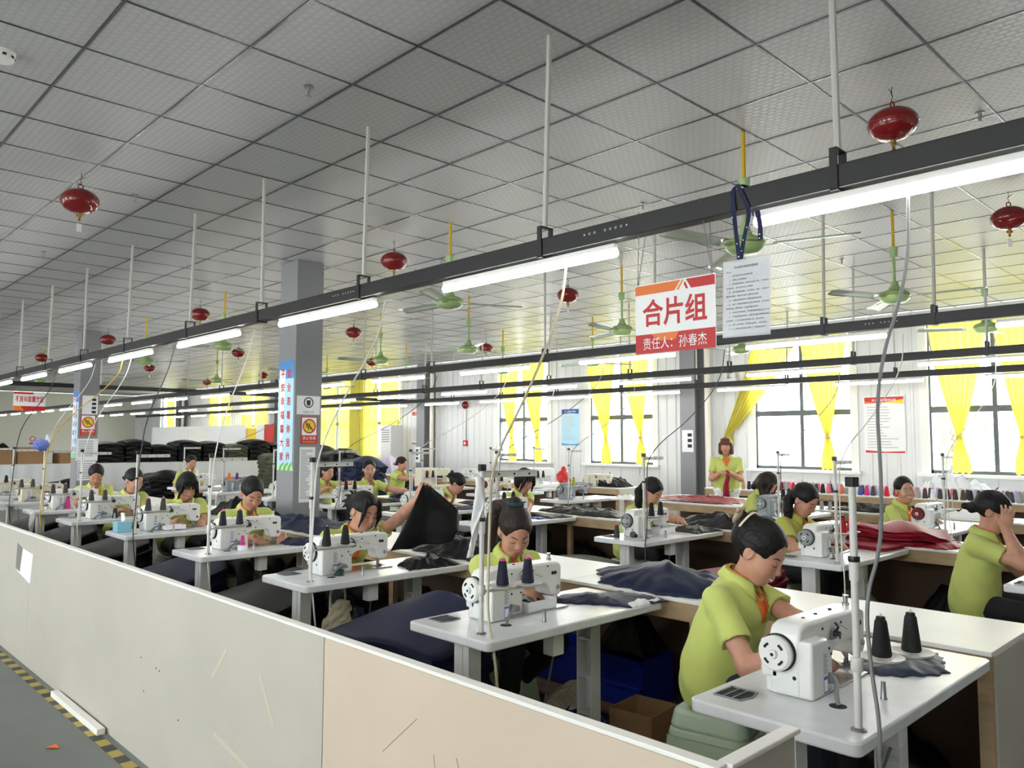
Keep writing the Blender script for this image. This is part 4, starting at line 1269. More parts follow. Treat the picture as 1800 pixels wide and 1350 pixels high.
def station(xr, yn, who, rz=0.0, body='machine_white', wheel='machine_white', cones=('black', 'black'), tip=None, stand_rz=0.0, machine=True, lean=0.0, scone=1.0, tx=-0.075, ty=0.10, arm_rz=0.0):
    """a table with its machine, thread stand and cones; who says whose workstation it is"""
    R = Matrix.Rotation(rz, 4, 'Z')
    def W(x, y, z): return Vector((xr, yn, 0)) + R @ Vector((x, y, z))
    t = get('table', make_table)
    t.location = (xr, yn, 0); t.rotation_euler = (0, 0, rz)
    tag(t, 'white sewing table ' + who, 'table', 'white sewing tables')
    if machine:
        m = get(('machine', body, wheel), make_machine, body, wheel)
        m.location = W(-0.325, 0.235, TZ + 0.0005); m.rotation_euler = (0, 0, rz)
        col = {'machine_white': 'white', 'machine_cream': 'cream', 'machine_grey': 'grey'}[body]
        hw = {'ext_red': ' with red wheel', 'machine_grey': ' with grey wheel', 'machine_white': ''}.get(wheel, '')
        tag(m, '%s sewing machine%s, table %s' % (col, hw, who), 'sewing machine', 'sewing machines')
    s = get('stand', make_stand)
    for ch in s.children:
        if ch.name.startswith('top_arm'): ch.rotation_euler = (0, 0, arm_rz)
    s.location = W(tx, ty, TZ); s.rotation_euler = (lean, 0, rz + stand_rz)
    tag(s, 'white thread stand pole, table ' + who, 'thread stand', 'thread stands')
    Q = Matrix.Translation(W(tx, ty, TZ)) @ Matrix.Rotation(rz + stand_rz, 4, 'Z')
    for k, c in enumerate(cones):
        if c is None: continue
        thread_cone(Q @ Vector((0, 0.10 + 0.125 * k, 0.191)), c, '%s %s thread cone, table %s' % (('left', 'right')[k], c, who), 'thread cones on stands', tip, s=scone)
    return W
# ------------------------------------------------------------------ people: smooth implicit bodies meshed with surface nets
def V(*a): return np.array(a, dtype=np.float32)

class Field:
    def __init__(s):
        s.p = []
    def cone(s, a, b, ra, rb=None, k=0.02, op=1):
        s.p.append(('c', V(*a), V(*b), ra, ra if rb is None else rb, k, op)); return s
    def ell(s, c, r, R=None, k=0.02, op=1):
        s.p.append(('e', V(*c), V(*r), R, None, k, op)); return s
    def half(s, n, d, k=0.004):
        s.p.append(('h', V(*n), d, None, None, k, -1)); return s
    def mesh(s, h, wob=None):
        lo = np.full(3, 1e9); hi = -lo
        for q in s.p:
            if q[6] < 0: continue
            if q[0] == 'c':
                m = max(q[3], q[4])
                lo = np.minimum(lo, np.minimum(q[1], q[2]) - m); hi = np.maximum(hi, np.maximum(q[1], q[2]) + m)
            else:
                m = q[2] if q[3] is None else np.full(3, q[2].max())
                lo = np.minimum(lo, q[1] - m); hi = np.maximum(hi, q[1] + m)
        lo = lo - 3 * h - 0.01; hi = hi + 3 * h + 0.01
        n = np.ceil((hi - lo) / h).astype(int) + 1
        ax = [(lo[i] + h * np.arange(n[i])).astype(np.float32) for i in range(3)]
        f = np.full(n, 0.12, dtype=np.float32)
        for q in s.p:
            ty, k, op = q[0], q[5], q[6]
            if ty == 'h':
                d = ax[0][:, None, None] * q[1][0] + ax[1][None, :, None] * q[1][1] + ax[2][None, None, :] * q[1][2] - q[2]
                hh = np.clip(0.5 + 0.5 * (d - f) / k, 0, 1)
                f = f * (1 - hh) + d * hh + k * hh * (1 - hh)
                continue
            mg = k + 0.03 + 2 * h
            if ty == 'c':
                m = max(q[3], q[4]) + mg
                bl, bh = np.minimum(q[1], q[2]) - m, np.maximum(q[1], q[2]) + m
            else:
                m = (q[2] if q[3] is None else np.full(3, q[2].max())) + mg
                bl, bh = q[1] - m, q[1] + m
            i0 = np.maximum(((bl - lo) / h).astype(int), 0); i1 = np.minimum(((bh - lo) / h).astype(int) + 2, n)
            if (i1 <= i0).any(): continue
            X = ax[0][i0[0]:i1[0]][:, None, None]; Y = ax[1][i0[1]:i1[1]][None, :, None]; Z = ax[2][i0[2]:i1[2]][None, None, :]
            if ty == 'c':
                a, b = q[1], q[2]
                ba = b - a; L = float(ba @ ba) + 1e-12
                t = np.clip(((X - a[0]) * ba[0] + (Y - a[1]) * ba[1] + (Z - a[2]) * ba[2]) / L, 0, 1)
                d = np.sqrt((X - a[0] - t * ba[0]) ** 2 + (Y - a[1] - t * ba[1]) ** 2 + (Z - a[2] - t * ba[2]) ** 2) - (q[3] + (q[4] - q[3]) * t)
            else:
                c, r, R = q[1], q[2], q[3]
                dx, dy, dz = X - c[0], Y - c[1], Z - c[2]
                if R is not None:
                    dx, dy, dz = (R[0, 0] * dx + R[1, 0] * dy + R[2, 0] * dz, R[0, 1] * dx + R[1, 1] * dy + R[2, 1] * dz, R[0, 2] * dx + R[1, 2] * dy + R[2, 2] * dz)
                k0 = np.sqrt((dx / r[0]) ** 2 + (dy / r[1]) ** 2 + (dz / r[2]) ** 2)
                k1 = np.sqrt((dx / r[0] ** 2) ** 2 + (dy / r[1] ** 2) ** 2 + (dz / r[2] ** 2) ** 2) + 1e-9
                d = k0 * (k0 - 1) / k1
            sl = (slice(i0[0], i1[0]), slice(i0[1], i1[1]), slice(i0[2], i1[2]))
            g = f[sl]
            if op > 0:
                hh = np.clip(0.5 + 0.5 * (g - d) / k, 0, 1)
                f[sl] = g * (1 - hh) + d * hh - k * hh * (1 - hh)
            else:
                d = -d
                hh = np.clip(0.5 + 0.5 * (d - g) / k, 0, 1)
                f[sl] = g * (1 - hh) + d * hh + k * hh * (1 - hh)
        if wob:
            amp, sc, sd = wob
            X = ax[0][:, None, None] * sc; Y = ax[1][None, :, None] * sc; Z = ax[2][None, None, :] * sc
            f = f + amp * (np.sin(1.3 * X + 2.1 * Z + sd) * np.sin(1.9 * Y - 1.1 * Z + 2 * sd) + 0.6 * np.sin(2.9 * Z + 1.7 * X - 2.2 * Y + sd * 3) * np.sin(1.6 * X + 2.4 * Y)).astype(np.float32)
        f[0] = f[-1] = 0.1; f[:, 0] = f[:, -1] = 0.1; f[:, :, 0] = f[:, :, -1] = 0.1
        return nets(f, lo, h)

def nets(f, lo, h):
    s = f < 0
    c = np.zeros(tuple(d - 1 for d in f.shape), dtype=np.uint8)
    OFF = [(i, j, k) for i in (0, 1) for j in (0, 1) for k in (0, 1)]
    nx, ny, nz = c.shape
    for i, j, k in OFF: c += s[i:i + nx, j:j + ny, k:k + nz]
    act = np.argwhere((c > 0) & (c < 8))
    idx = np.full(c.shape, -1, dtype=np.int64)
    idx[act[:, 0], act[:, 1], act[:, 2]] = np.arange(len(act))
    val = [f[act[:, 0] + i, act[:, 1] + j, act[:, 2] + k] for i, j, k in OFF]
    acc = np.zeros((len(act), 3)); cnt = np.zeros(len(act))
    for a in range(8):
        for b in range(a + 1, 8):
            da = [OFF[b][m] - OFF[a][m] for m in range(3)]
            if sum(abs(q) for q in da) != 1: continue
            m = (val[a] < 0) != (val[b] < 0)
            t = np.where(m, val[a] / np.where(m, val[a] - val[b], 1), 0)
            for q in range(3): acc[:, q] += np.where(m, OFF[a][q] + t * da[q], 0)
            cnt += m
    v = (act + acc / cnt[:, None]) * h + lo
    faces = []
    for d in range(3):
        sh = [slice(1, -1)] * 3
        A = [slice(1, f.shape[m] - 1) for m in range(3)]; B = list(A)
        A[d] = slice(0, f.shape[d] - 1); B[d] = slice(1, f.shape[d])
        sa, sb = s[tuple(A)], s[tuple(B)]
        e = np.argwhere(sa != sb)
        if not len(e): continue
        inside = sa[e[:, 0], e[:, 1], e[:, 2]]
        g = e + np.array([0 if m == d else 1 for m in range(3)])
        p, q = [(1, 2), (2, 0), (0, 1)][d]
        def cell(op, oq):
            w = g.copy(); w[:, p] -= op; w[:, q] -= oq
            return idx[w[:, 0], w[:, 1], w[:, 2]]
        Q = np.stack([cell(1, 1), cell(0, 1), cell(0, 0), cell(1, 0)], 1)
        Q[~inside] = Q[~inside][:, ::-1]
        faces.append(Q)
    return v, np.concatenate(faces)

def np_mesh(name, v, q, mats):
    me = bpy.data.meshes.new(name)
    me.vertices.add(len(v)); me.vertices.foreach_set('co', v.astype(np.float32).ravel())
    me.loops.add(q.size); me.loops.foreach_set('vertex_index', q.astype(np.int32).ravel())
    me.polygons.add(len(q)); me.polygons.foreach_set('loop_start', np.arange(0, q.size, 4, dtype=np.int32))
    me.polygons.foreach_set('loop_total', np.full(len(q), 4, dtype=np.int32))
    me.polygons.foreach_set('use_smooth', np.ones(len(q), dtype=bool))
    for m in (mats if isinstance(mats, list) else [mats]): me.materials.append(MATS[m])
    me.update(calc_edges=True); me.validate()
    return me

def euler_np(pitch, yaw, roll):
    """pitch > 0 looks down, yaw > 0 turns to +y; columns are the local axes (forward x, left y, up z)"""
    m = Matrix.Rotation(yaw, 3, 'Z') @ Matrix.Rotation(pitch, 3, 'Y') @ Matrix.Rotation(roll, 3, 'X')
    return np.array(m, dtype=np.float32)

def ik(S, W, l1, l2, pole):
    S, W, pole = map(lambda q: np.array(q, dtype=float), (S, W, pole))
    d = W - S; D = np.linalg.norm(d)
    if D > (l1 + l2) * 0.995:
        W = S + d / D * (l1 + l2) * 0.995; d = W - S; D = np.linalg.norm(d)
    a = (l1 * l1 - l2 * l2 + D * D) / (2 * D)
    hgt = math.sqrt(max(l1 * l1 - a * a, 0))
    u = d / D
    p = pole - u * (pole @ u); p /= np.linalg.norm(p) + 1e-9
    return S + u * a + p * hgt, W

HAND_PARTS = []
def hand(F, W, d, n, side, curl=0.5, s=1.0):
    """palm, four unequal fingers and a thumb; d finger direction, n back-of-hand normal"""
    d = np.array(d, float); d /= np.linalg.norm(d)
    n = np.array(n, float); n -= d * (n @ d); n /= np.linalg.norm(n) + 1e-9
    l = np.cross(n, d) * side                       # towards the thumb side
    W = np.array(W, float)
    R = np.stack([d, l, n], 1).astype(np.float32)
    F.ell(W + d * 0.045 * s, (0.05 * s, 0.038 * s, 0.0165 * s), R, 0.012)
    base = W + d * 0.078 * s
    for off, L in ((0.028, 0.074), (0.0095, 0.084), (-0.0095, 0.079), (-0.028, 0.062)):
        L *= s
        b = base + l * off * s
        fan = d + l * off * 4.0
        fan /= np.linalg.norm(fan)
        a1 = curl * 0.55; a2 = curl * 1.5
        p1 = b + (fan * math.cos(a1) - n * math.sin(a1)) * L * 0.52
        p2 = p1 + (fan * math.cos(a2) - n * math.sin(a2)) * L * 0.5
        F.cone(b, p1, 0.0088 * s, 0.0080 * s, 0.005).cone(p1, p2, 0.0080 * s, 0.0066 * s, 0.003)
    tb = W + d * 0.022 * s + l * 0.026 * s
    t1 = tb + (d * 0.62 + l * 0.62 - n * 0.30) * 0.036 * s
    t2 = t1 + (d * 0.92 + l * 0.12 - n * 0.35) * 0.030 * s
    F.cone(tb, t1, 0.013 * s, 0.0098 * s, 0.010).cone(t1, t2, 0.0098 * s, 0.0078 * s, 0.004)

def person(loc, rz, label, seat=0.43, lean=0.28, side=0.0, twist=0.0, head=(0.5, 0.0, 0.0), hl=None, hr=None, hand_l=None, hand_r=None,
           hair='bun', hair_m='black_hair', shirt='lime_polo', trousers='trouser_black', h=0.008, eyes='down', smile=0.0, legs=True,
           stand=False, width=1.0, curl=(0.55, 0.55), shoes=True, neck_f=0.0, extra=None, elbow_l=(-0.2, 0.5, -0.9), elbow_r=(-0.2, -0.5, -0.9), knee_z=None, feet=None, hs=1.06, ts=0.93):
    T = thing('person', label, 'person', loc, rz, 'workers in lime polo shirts')
    hipz = 0.86 if stand else seat + 0.095
    P = V(0, 0, hipz)
    up = V(math.sin(lean), math.sin(side), math.cos(lean) * math.cos(side)); up /= np.linalg.norm(up)
    upc = V(math.sin(lean * 1.25), math.sin(side * 1.2), math.cos(lean * 1.25)); upc /= np.linalg.norm(upc)
    lat = V(-math.sin(twist), math.cos(twist), 0)
    lat = lat - up * float(lat @ up); lat /= np.linalg.norm(lat)
    fw = np.cross(lat, up)
    latp = V(0, 1, 0)
    B1 = P + up * 0.16 * ts
    C = B1 + upc * 0.16 * ts
    N = C + upc * 0.15 * ts + fw * 0.0           # base of neck
    SL = N - upc * 0.072 + lat * 0.158 * width - fw * 0.005
    SR = N - upc * 0.072 - lat * 0.158 * width - fw * 0.005
    Rh = euler_np(*head[:1], 0, head[2])
    Rh = np.array(Matrix.Rotation(head[1] + twist, 3, 'Z'), dtype=np.float32) @ Rh
    nk = upc * 0.08 + V(0, 0, 1) * 0.055 + Rh[:, 0] * (0.045 + neck_f)
    HC = N + nk + Rh[:, 2] * 0.02
    Hf = lambda x, y, z: HC + hs * (Rh[:, 0] * x + Rh[:, 1] * y + Rh[:, 2] * z)
    Rt = np.stack([fw, lat, up], 1).astype(np.float32)
    Rc = np.stack([np.cross(lat, upc), lat, upc], 1).astype(np.float32)
    # ---- body
    F = Field()
    F.ell(P + up * 0.02, (0.115, 0.165 * width, 0.11), Rt, 0.05)
    F.ell(B1, (0.10, 0.135 * width, 0.12 * ts), Rt, 0.05)
    F.ell(C + fw * 0.005 - upc * 0.02, (0.100, 0.142 * width, 0.135 * ts), Rc, 0.05)
    for S in (SL, SR):
        F.cone(N - upc * 0.065 + (S - N) * 0.3, S, 0.055, 0.046, 0.04)
    F.cone(N - upc * 0.04, N + nk * 0.75, 0.052, 0.043, 0.025)
    # head
    F.ell(Hf(-0.012, 0, 0.030), V(0.094, 0.074, 0.086) * hs, Rh, 0.02)
    F.ell(Hf(0.022, 0, -0.028), V(0.066, 0.060, 0.088) * hs, Rh, 0.03)
    F.ell(Hf(0.045, 0, -0.088), V(0.030, 0.032, 0.024) * hs, Rh, 0.035)
    for sy in (-1, 1):
        F.ell(Hf(0.050, sy * 0.034, -0.030), V(0.030, 0.027, 0.032) * hs, Rh, 0.025)
        F.ell(Hf(0.092, sy * 0.031, 0.008), V(0.016, 0.017, 0.011) * hs, Rh, 0.012, -1)
        F.ell(Hf(0.068, sy * 0.031, 0.004), V(0.0165, 0.0165, 0.0135) * hs, Rh, 0.006)
        F.ell(Hf(-0.012, sy * 0.076, -0.004), V(0.020, 0.008, 0.032) * hs, Rh, 0.008)
        F.ell(Hf(-0.004, sy * 0.083, 0.0), V(0.009, 0.005, 0.018) * hs, Rh, 0.005, -1)
        F.ell(Hf(0.085, sy * 0.0105, -0.033), V(0.010, 0.007, 0.007) * hs, Rh, 0.007)
    F.cone(Hf(0.078, 0, 0.012), Hf(0.094, 0, -0.024), 0.0075 * hs, 0.0105 * hs, 0.012)
    F.ell(Hf(0.096, 0, -0.028), V(0.010, 0.009, 0.0085) * hs, Rh, 0.008)
    F.ell(Hf(0.080, 0, -0.056), V(0.014, 0.024, 0.008) * hs, Rh, 0.008)
    F.ell(Hf(0.078, 0, -0.068), V(0.013, 0.020, 0.008) * hs, Rh, 0.008)
    if smile:
        for sy in (-1, 1): F.ell(Hf(0.062, sy * 0.038, -0.034), V(0.020, 0.018, 0.018) * hs, Rh, 0.012)
    # arms
    arms = []
    for side_, S, W, hd, pole, cu in ((1, SL, hl, hand_l, elbow_l, curl[0]), (-1, SR, hr, hand_r, elbow_r, curl[1])):
        if W is None: W = (0.30, side_ * 0.16, hipz + 0.02)
        E, W = ik(S, W, 0.275, 0.245, pole)
        F.cone(S, E, 0.044, 0.039, 0.02).cone(E, E + (W - E) * 0.35, 0.040, 0.041, 0.02).cone(E + (W - E) * 0.35, W, 0.041, 0.026, 0.02)
        d = (W - E) / np.linalg.norm(W - E)
        if hd is None:
            fd = d * 0.8 + V(0.25, -side_ * 0.25, -0.25); nn = V(0, 0, 1)
        else:
            fd, nn = V(*hd[0]), V(*hd[1])
        hand(F, W - d * 0.012, fd, nn, -side_, cu)
        arms.append((side_, S, E, W))
    if stand is False and legs:
        pass
    v, q = F.mesh(h)
    body = obj_of('body', np_mesh('body', v, q, 'skin'), T)
    bvh = BVHTree.FromPolygons([tuple(a) for a in v.tolist()], q.tolist())
    # ---- polo shirt
    G = Field()
    hem = P - up * (0.115 if not stand else 0.05)
    G.ell(P + up * 0.0, (0.150, 0.198 * width, 0.19) if not stand else (0.135, 0.178 * width, 0.19), Rt, 0.05)
    G.ell(B1 - fw * 0.006, (0.128, 0.168 * width, 0.16), Rt, 0.07)
    G.ell(C + fw * 0.008 - upc * 0.015, (0.122, 0.160 * width, 0.15), Rc, 0.06)
    for S in (SL, SR): G.cone(N - upc * 0.06 + (S - N) * 0.25, S, 0.066, 0.056, 0.04)
    G.cone(N - upc * 0.05, N - upc * 0.005, 0.080, 0.066, 0.04)
    for sd_, S, E, W in arms:
        G.cone(S, S + (E - S) * 0.72, 0.054, 0.062, 0.03)
    for sd_, S, E, W in arms:
        # cut the sleeve square at its hem, just where the forearm side starts
        d = (E - S) / np.linalg.norm(E - S)
        a = S + (E - S) * 0.66
        G.cone(a + d * 0.062, a + d * 0.16, 0.085, 0.085, 0.008, -1)
    G.half(-up, float(-(up @ hem)), 0.004)
    G.cone(N + upc * 0.005, N + nk * 0.9, 0.058, 0.060, 0.008, -1)
    G.ell(N + np.cross(lat, upc) * 0.072 - upc * 0.012, (0.036, 0.026, 0.06), Rc, 0.01, -1)
    hs2 = max(h * 1.15, 0.0065)
    v2, q2 = G.mesh(hs2, (0.0030, 15.0, rz * 3 + loc[0]))
    po = obj_of('polo_shirt', np_mesh('polo_shirt', v2, q2, shirt), T)
    sb = BVHTree.FromPolygons([tuple(a) for a in v2.tolist()], q2.tolist())
    fc = np.cross(lat, upc)
    # collar: stand and turned down leaf
    def collar(u, v, grow=0.0):
        ph = math.radians(33 + 294 * u)
        fr = abs(u - 0.5) * 2
        r = [0.061, 0.064, 0.074, 0.092 + 0.014 * fr ** 4][int(round(v * 3))] + grow
        z = [-0.002, 0.036 - 0.020 * fr ** 2, 0.030 - 0.026 * fr ** 2, -0.004 - 0.046 * fr ** 3][int(round(v * 3))]
        ct = N + fc * (0.004 + 0.012 * fr)
        return tuple(ct + fc * (r * math.cos(ph)) + lat * (r * 0.98 * math.sin(ph)) + upc * z)
    MB().grid(collar, 33, 4).build('collar', shirt, po, smooth=True, solid=0.004)
    def trim(u, v):
        ph = math.radians(33 + 294 * u); fr = abs(u - 0.5) * 2
        r = 0.0635 - 0.0005 * v; z = (0.0368 - 0.020 * fr ** 2) + 0.0035 * v
        ct = N + fc * (0.004 + 0.012 * fr)
        return tuple(ct + fc * (r * math.cos(ph)) + lat * (r * 0.98 * math.sin(ph)) + upc * z)
    MB().grid(trim, 33, 2).build('collar_trim', 'orange_trim', po, smooth=True, solid=0.003)
    # orange placket in the open neck
    def placket(u, v, sg):
        t = v
        half = 0.050 * (1 - t) + 0.010
        off = 0.004 + half * u
        p = N + fc * 0.16 + lat * (sg * off) + upc * (-0.018 - 0.120 * t)
        loc_, nrm, _, _ = sb.ray_cast(Vector(p.tolist()), Vector((-fc).tolist()), 0.3)
        if loc_ is None: return tuple(p - fc * 0.06)
        q_ = np.array(loc_) + fc * 0.0035
        return tuple(q_)
    for sg in (-1, 1):
        MB().grid(lambda u, v: placket(u, v, sg), 4, 7).build('placket', 'orange_trim', po, smooth=True, solid=0.003)
    # ---- trousers and shoes
    if legs:
        J = Field()
        J.ell(P - up * 0.02, (0.135, 0.178 * width, 0.115), Rt, 0.05)
        ft = []
        for k, sy in enumerate((1, -1)):
            Hp = P + V(0.0, sy * 0.09, -0.02)
            if stand:
                Kn = Hp + V(0.02, 0, -0.40); An = V(0.0, sy * 0.10, 0.09)
            else:
                Kn = V(0.40, sy * 0.13, (knee_z if knee_z else seat + 0.06)); An = V(0.36, sy * 0.12, 0.10)
                if feet: An = V(*feet[k])
            J.cone(Hp, Kn, 0.086, 0.062, 0.04).cone(Kn, An, 0.062, 0.048, 0.03)
            ft.append((Kn, An))
        v3, q3 = J.mesh(0.012, (0.003, 22.0, 1.0))
        obj_of('trousers', np_mesh('trousers', v3, q3, trousers), T)
        if shoes:
            for Kn, An in ft:
                Sh = Field()
                Sh.ell(An + V(0.02, 0, -0.045), (0.06, 0.042, 0.05), None, 0.02).ell(An + V(0.10, 0, -0.062), (0.085, 0.045, 0.034), None, 0.03)
                Sh.half((0, 0, -1), -(float(An[2]) - 0.098))
                vs, qs = Sh.mesh(0.012)
                obj_of('shoe', np_mesh('shoe', vs, qs, 'shoe_dark'), T)
    # ---- hair
    K = Field()
    K.ell(Hf(-0.018, 0, 0.034), V(0.104, 0.083, 0.096) * hs, Rh, 0.01)
    if hair in ('bob', 'bangs', 'loose'):
        K.ell(Hf(-0.04, 0, -0.02), V(0.085, 0.088, 0.10) * hs, Rh, 0.03)
    K.ell(Hf(0.100, 0, -0.028), V(0.089, 0.072, 0.108 if hair not in ('bangs', 'bob') else 0.09) * hs, Rh, 0.012, -1)
    if hair in ('bun', 'pony', 'side', 'tied', 'claw', 'messy'):
        for sy in (-1, 1): K.ell(Hf(0.03, sy * 0.082, -0.035), V(0.055, 0.03, 0.05) * hs, Rh, 0.012, -1)
        K.ell(Hf(-0.07, 0, -0.10), V(0.07, 0.12, 0.062) * hs, Rh, 0.02, -1)
    if hair == 'bun':
        K.ell(Hf(-0.118, 0, 0.03), V(0.036, 0.042, 0.042) * hs, Rh, 0.015)
        for k in range(7):
            a = k * 0.9
            K.cone(Hf(-0.125, 0.03 * math.cos(a), 0.03 + 0.03 * math.sin(a)), Hf(-0.15, 0.045 * math.cos(a + .5), 0.03 + 0.05 * math.sin(a + .5)), 0.014, 0.008, 0.012)
    elif hair == 'claw':
        K.ell(Hf(-0.088, 0, 0.035), V(0.040, 0.050, 0.070) * hs, Rh, 0.03)
        K.cone(Hf(-0.10, 0, 0.07), Hf(-0.13, 0.01, 0.085), 0.022, 0.010, 0.02)
    elif hair == 'messy':
        K.ell(Hf(-0.11, 0, 0.02), V(0.045, 0.055, 0.055) * hs, Rh, 0.02)
        for k in range(9):
            a = k * 0.7
            K.cone(Hf(-0.12, 0.04 * math.cos(a), 0.02 + 0.04 * math.sin(a)), Hf(-0.155, 0.06 * math.cos(a + .6), 0.02 + 0.065 * math.sin(a + .6)), 0.015, 0.006, 0.012)
        for sy in (-1, 1):
            K.cone(Hf(0.05, sy * 0.055, 0.085), Hf(0.078, sy * 0.070, 0.01), 0.020, 0.013, 0.014)
            K.cone(Hf(0.078, sy * 0.070, 0.01), Hf(0.072, sy * 0.070, -0.08), 0.013, 0.004, 0.01)
    elif hair == 'tied':
        K.ell(Hf(-0.108, 0, -0.02), V(0.030, 0.032, 0.040) * hs, Rh, 0.02)
        K.cone(Hf(-0.12, 0, -0.02), Hf(-0.15, 0, -0.035), 0.022, 0.022, 0.012)
    elif hair == 'pony':
        K.ell(Hf(-0.075, 0, 0.108), V(0.034, 0.040, 0.030) * hs, Rh, 0.012)
        ch = [Hf(-0.08, 0.0, 0.118), HC + V(-0.15, -0.02, 0.11), HC + V(-0.175, -0.05, -0.02), HC + V(-0.16, -0.07, -0.16), HC + V(-0.14, -0.07, -0.28)]
        for a, b, r0, r1 in zip(ch, ch[1:], (0.034, 0.044, 0.046, 0.038), (0.044, 0.046, 0.038, 0.014)): K.cone(a, b, r0, r1, 0.015)
    elif hair == 'side':
        ch = [Hf(-0.085, -0.02, 0.0), Hf(-0.075, -0.075, -0.05), Hf(-0.02, -0.105, -0.10), Hf(0.02, -0.10, -0.17), Hf(0.035, -0.09, -0.23)]
        for a, b, r0, r1 in zip(ch, ch[1:], (0.04, 0.038, 0.036, 0.03), (0.038, 0.036, 0.03, 0.014)): K.cone(a, b, r0, r1, 0.015)
    elif hair == 'bob':
        for sy in (-1, 1):
            K.cone(Hf(0.03, sy * 0.075, 0.03), Hf(0.03, sy * 0.082, -0.085), 0.024, 0.024, 0.02)
            K.cone(Hf(-0.03, sy * 0.075, 0.0), Hf(-0.02, sy * 0.082, -0.10), 0.034, 0.028, 0.02)
        for k in range(5): K.cone(Hf(0.05, -0.05 + 0.025 * k, 0.10), Hf(0.092, -0.055 + 0.0275 * k, 0.035), 0.017, 0.012, 0.012)
    elif hair == 'bangs':
        for sy in (-1, 1):
            K.cone(Hf(0.055, sy * 0.05, 0.085), Hf(0.075, sy * 0.075, -0.01), 0.020, 0.014, 0.014)
            K.cone(Hf(0.06, sy * 0.07, 0.0), Hf(0.065, sy * 0.078, -0.09), 0.016, 0.008, 0.012)
        for k in range(4): K.cone(Hf(0.055, -0.035 + 0.025 * k, 0.098), Hf(0.095, -0.045 + 0.032 * k, 0.042), 0.014, 0.008, 0.01)
        K.ell(Hf(-0.10, 0, 0.0), V(0.03, 0.06, 0.06) * hs, Rh, 0.02)
    elif hair == 'loose':
        for sy in (-1, 1):
            K.cone(Hf(0.045, sy * 0.07, 0.05), Hf(0.075, sy * 0.085, -0.06), 0.026, 0.028, 0.02)
            K.cone(Hf(0.075, sy * 0.085, -0.06), Hf(0.06, sy * 0.085, -0.06) + V(0.02, 0, -0.14), 0.030, 0.016, 0.02)
            K.cone(Hf(-0.04, sy * 0.07, -0.02), Hf(-0.01, sy * 0.085, -0.06) + V(0.02, 0, -0.13), 0.045, 0.026, 0.025)
        K.cone(Hf(-0.09, 0, 0.0), Hf(-0.09, 0, -0.13), 0.05, 0.04, 0.03)
    vk, qk = K.mesh(max(h * 0.9, 0.005), (0.0011, 70.0, 2.0 + loc[0]))
    hr_o = obj_of('hair', np_mesh('hair', vk, qk, hair_m), T)
    # ---- face details laid on the skin
    fx, ly, uz = (Vector(Rh[:, i].tolist()) for i in range(3))
    def on(y, z, lift=0.0015):
        o = Vector(Hf(0.2, y, z).tolist())
        l_, _, _, _ = bvh.ray_cast(o, -fx, 0.3)
        return (l_ + fx * lift) if l_ is not None else Vector(Hf(0.085, y, z).tolist())
    for sy in (-1, 1):
        pts = [on(sy * y, z, 0.0005) for y, z in ((0.013, 0.021), (0.024, 0.0265), (0.036, 0.0275), (0.047, 0.022))]
        MB().tube(pts, [0.0018, 0.0028, 0.0026, 0.001], 6).build('eyebrow', hair_m, body, smooth=True)
        if eyes == 'open':
            c = on(sy * 0.031, 0.003, -0.003)
            MB().ico((0, 0, 0), 1, 2).build('eye_white', 'eye_white', body, smooth=True).matrix_local = Matrix.Translation(c) @ Matrix(Rh.tolist()).to_4x4() @ Matrix.Diagonal((0.006, 0.0125, 0.0052, 1))
            MB().ico((0, 0, 0), 1, 2).build('iris', 'eye_dark', body, smooth=True).matrix_local = Matrix.Translation(c + fx * 0.003) @ Matrix(Rh.tolist()).to_4x4() @ Matrix.Diagonal((0.004, 0.0052, 0.0052, 1))
            lid = [on(sy * (0.031 + dy), 0.003 + dz, 0.0022) for dy, dz in ((-0.014, -0.001), (-0.006, 0.0055), (0.004, 0.006), (0.015, 0.001))]
        else:
            lid = [on(sy * (0.031 + dy), 0.0 + dz, 0.0008) for dy, dz in ((-0.014, 0.001), (-0.005, -0.0035), (0.005, -0.0035), (0.016, 0.0005))]
        MB().tube(lid, [0.0008, 0.0017, 0.0019, 0.001], 5).build('eyelid_line', 'eye_dark', body, smooth=True)
    sm = 0.006 * smile
    mw = 0.021 + 0.006 * smile
    up_l = [on(y * mw, -0.0575 - 0.001 + sm * y * y + (0.0015 if 0.1 < abs(y) < 0.6 else 0), 0.0) for y in (-1, -0.5, -0.2, 0, 0.2, 0.5, 1)]
    lo_l = [on(y * mw, -0.0665 - 0.004 * smile * (1 - y * y) + sm * y * y + 0.006 * abs(y) ** 2, 0.0) for y in (-1, -0.5, -0.2, 0, 0.2, 0.5, 1)]
    MB().tube(up_l, [0.001, 0.003, 0.0034, 0.003, 0.0034, 0.003, 0.001], 6).build('upper_lip', 'lip', body, smooth=True)
    MB().tube(lo_l, [0.001, 0.0034, 0.004, 0.0042, 0.004, 0.0034, 0.001], 6).build('lower_lip', 'lip', body, smooth=True)
    if smile > 0.3:
        te = [on(y * mw * 0.8, -0.0615 - 0.002 * smile + sm * y * y, 0.001) for y in (-1, -0.5, 0, 0.5, 1)]
        MB().tube(te, [0.0015, 0.0032, 0.0036, 0.0032, 0.0015], 6).build('teeth', 'tooth', body, smooth=True)
    if extra: extra(T, Hf, Rh, N, fc, lat, upc, on)
    return T
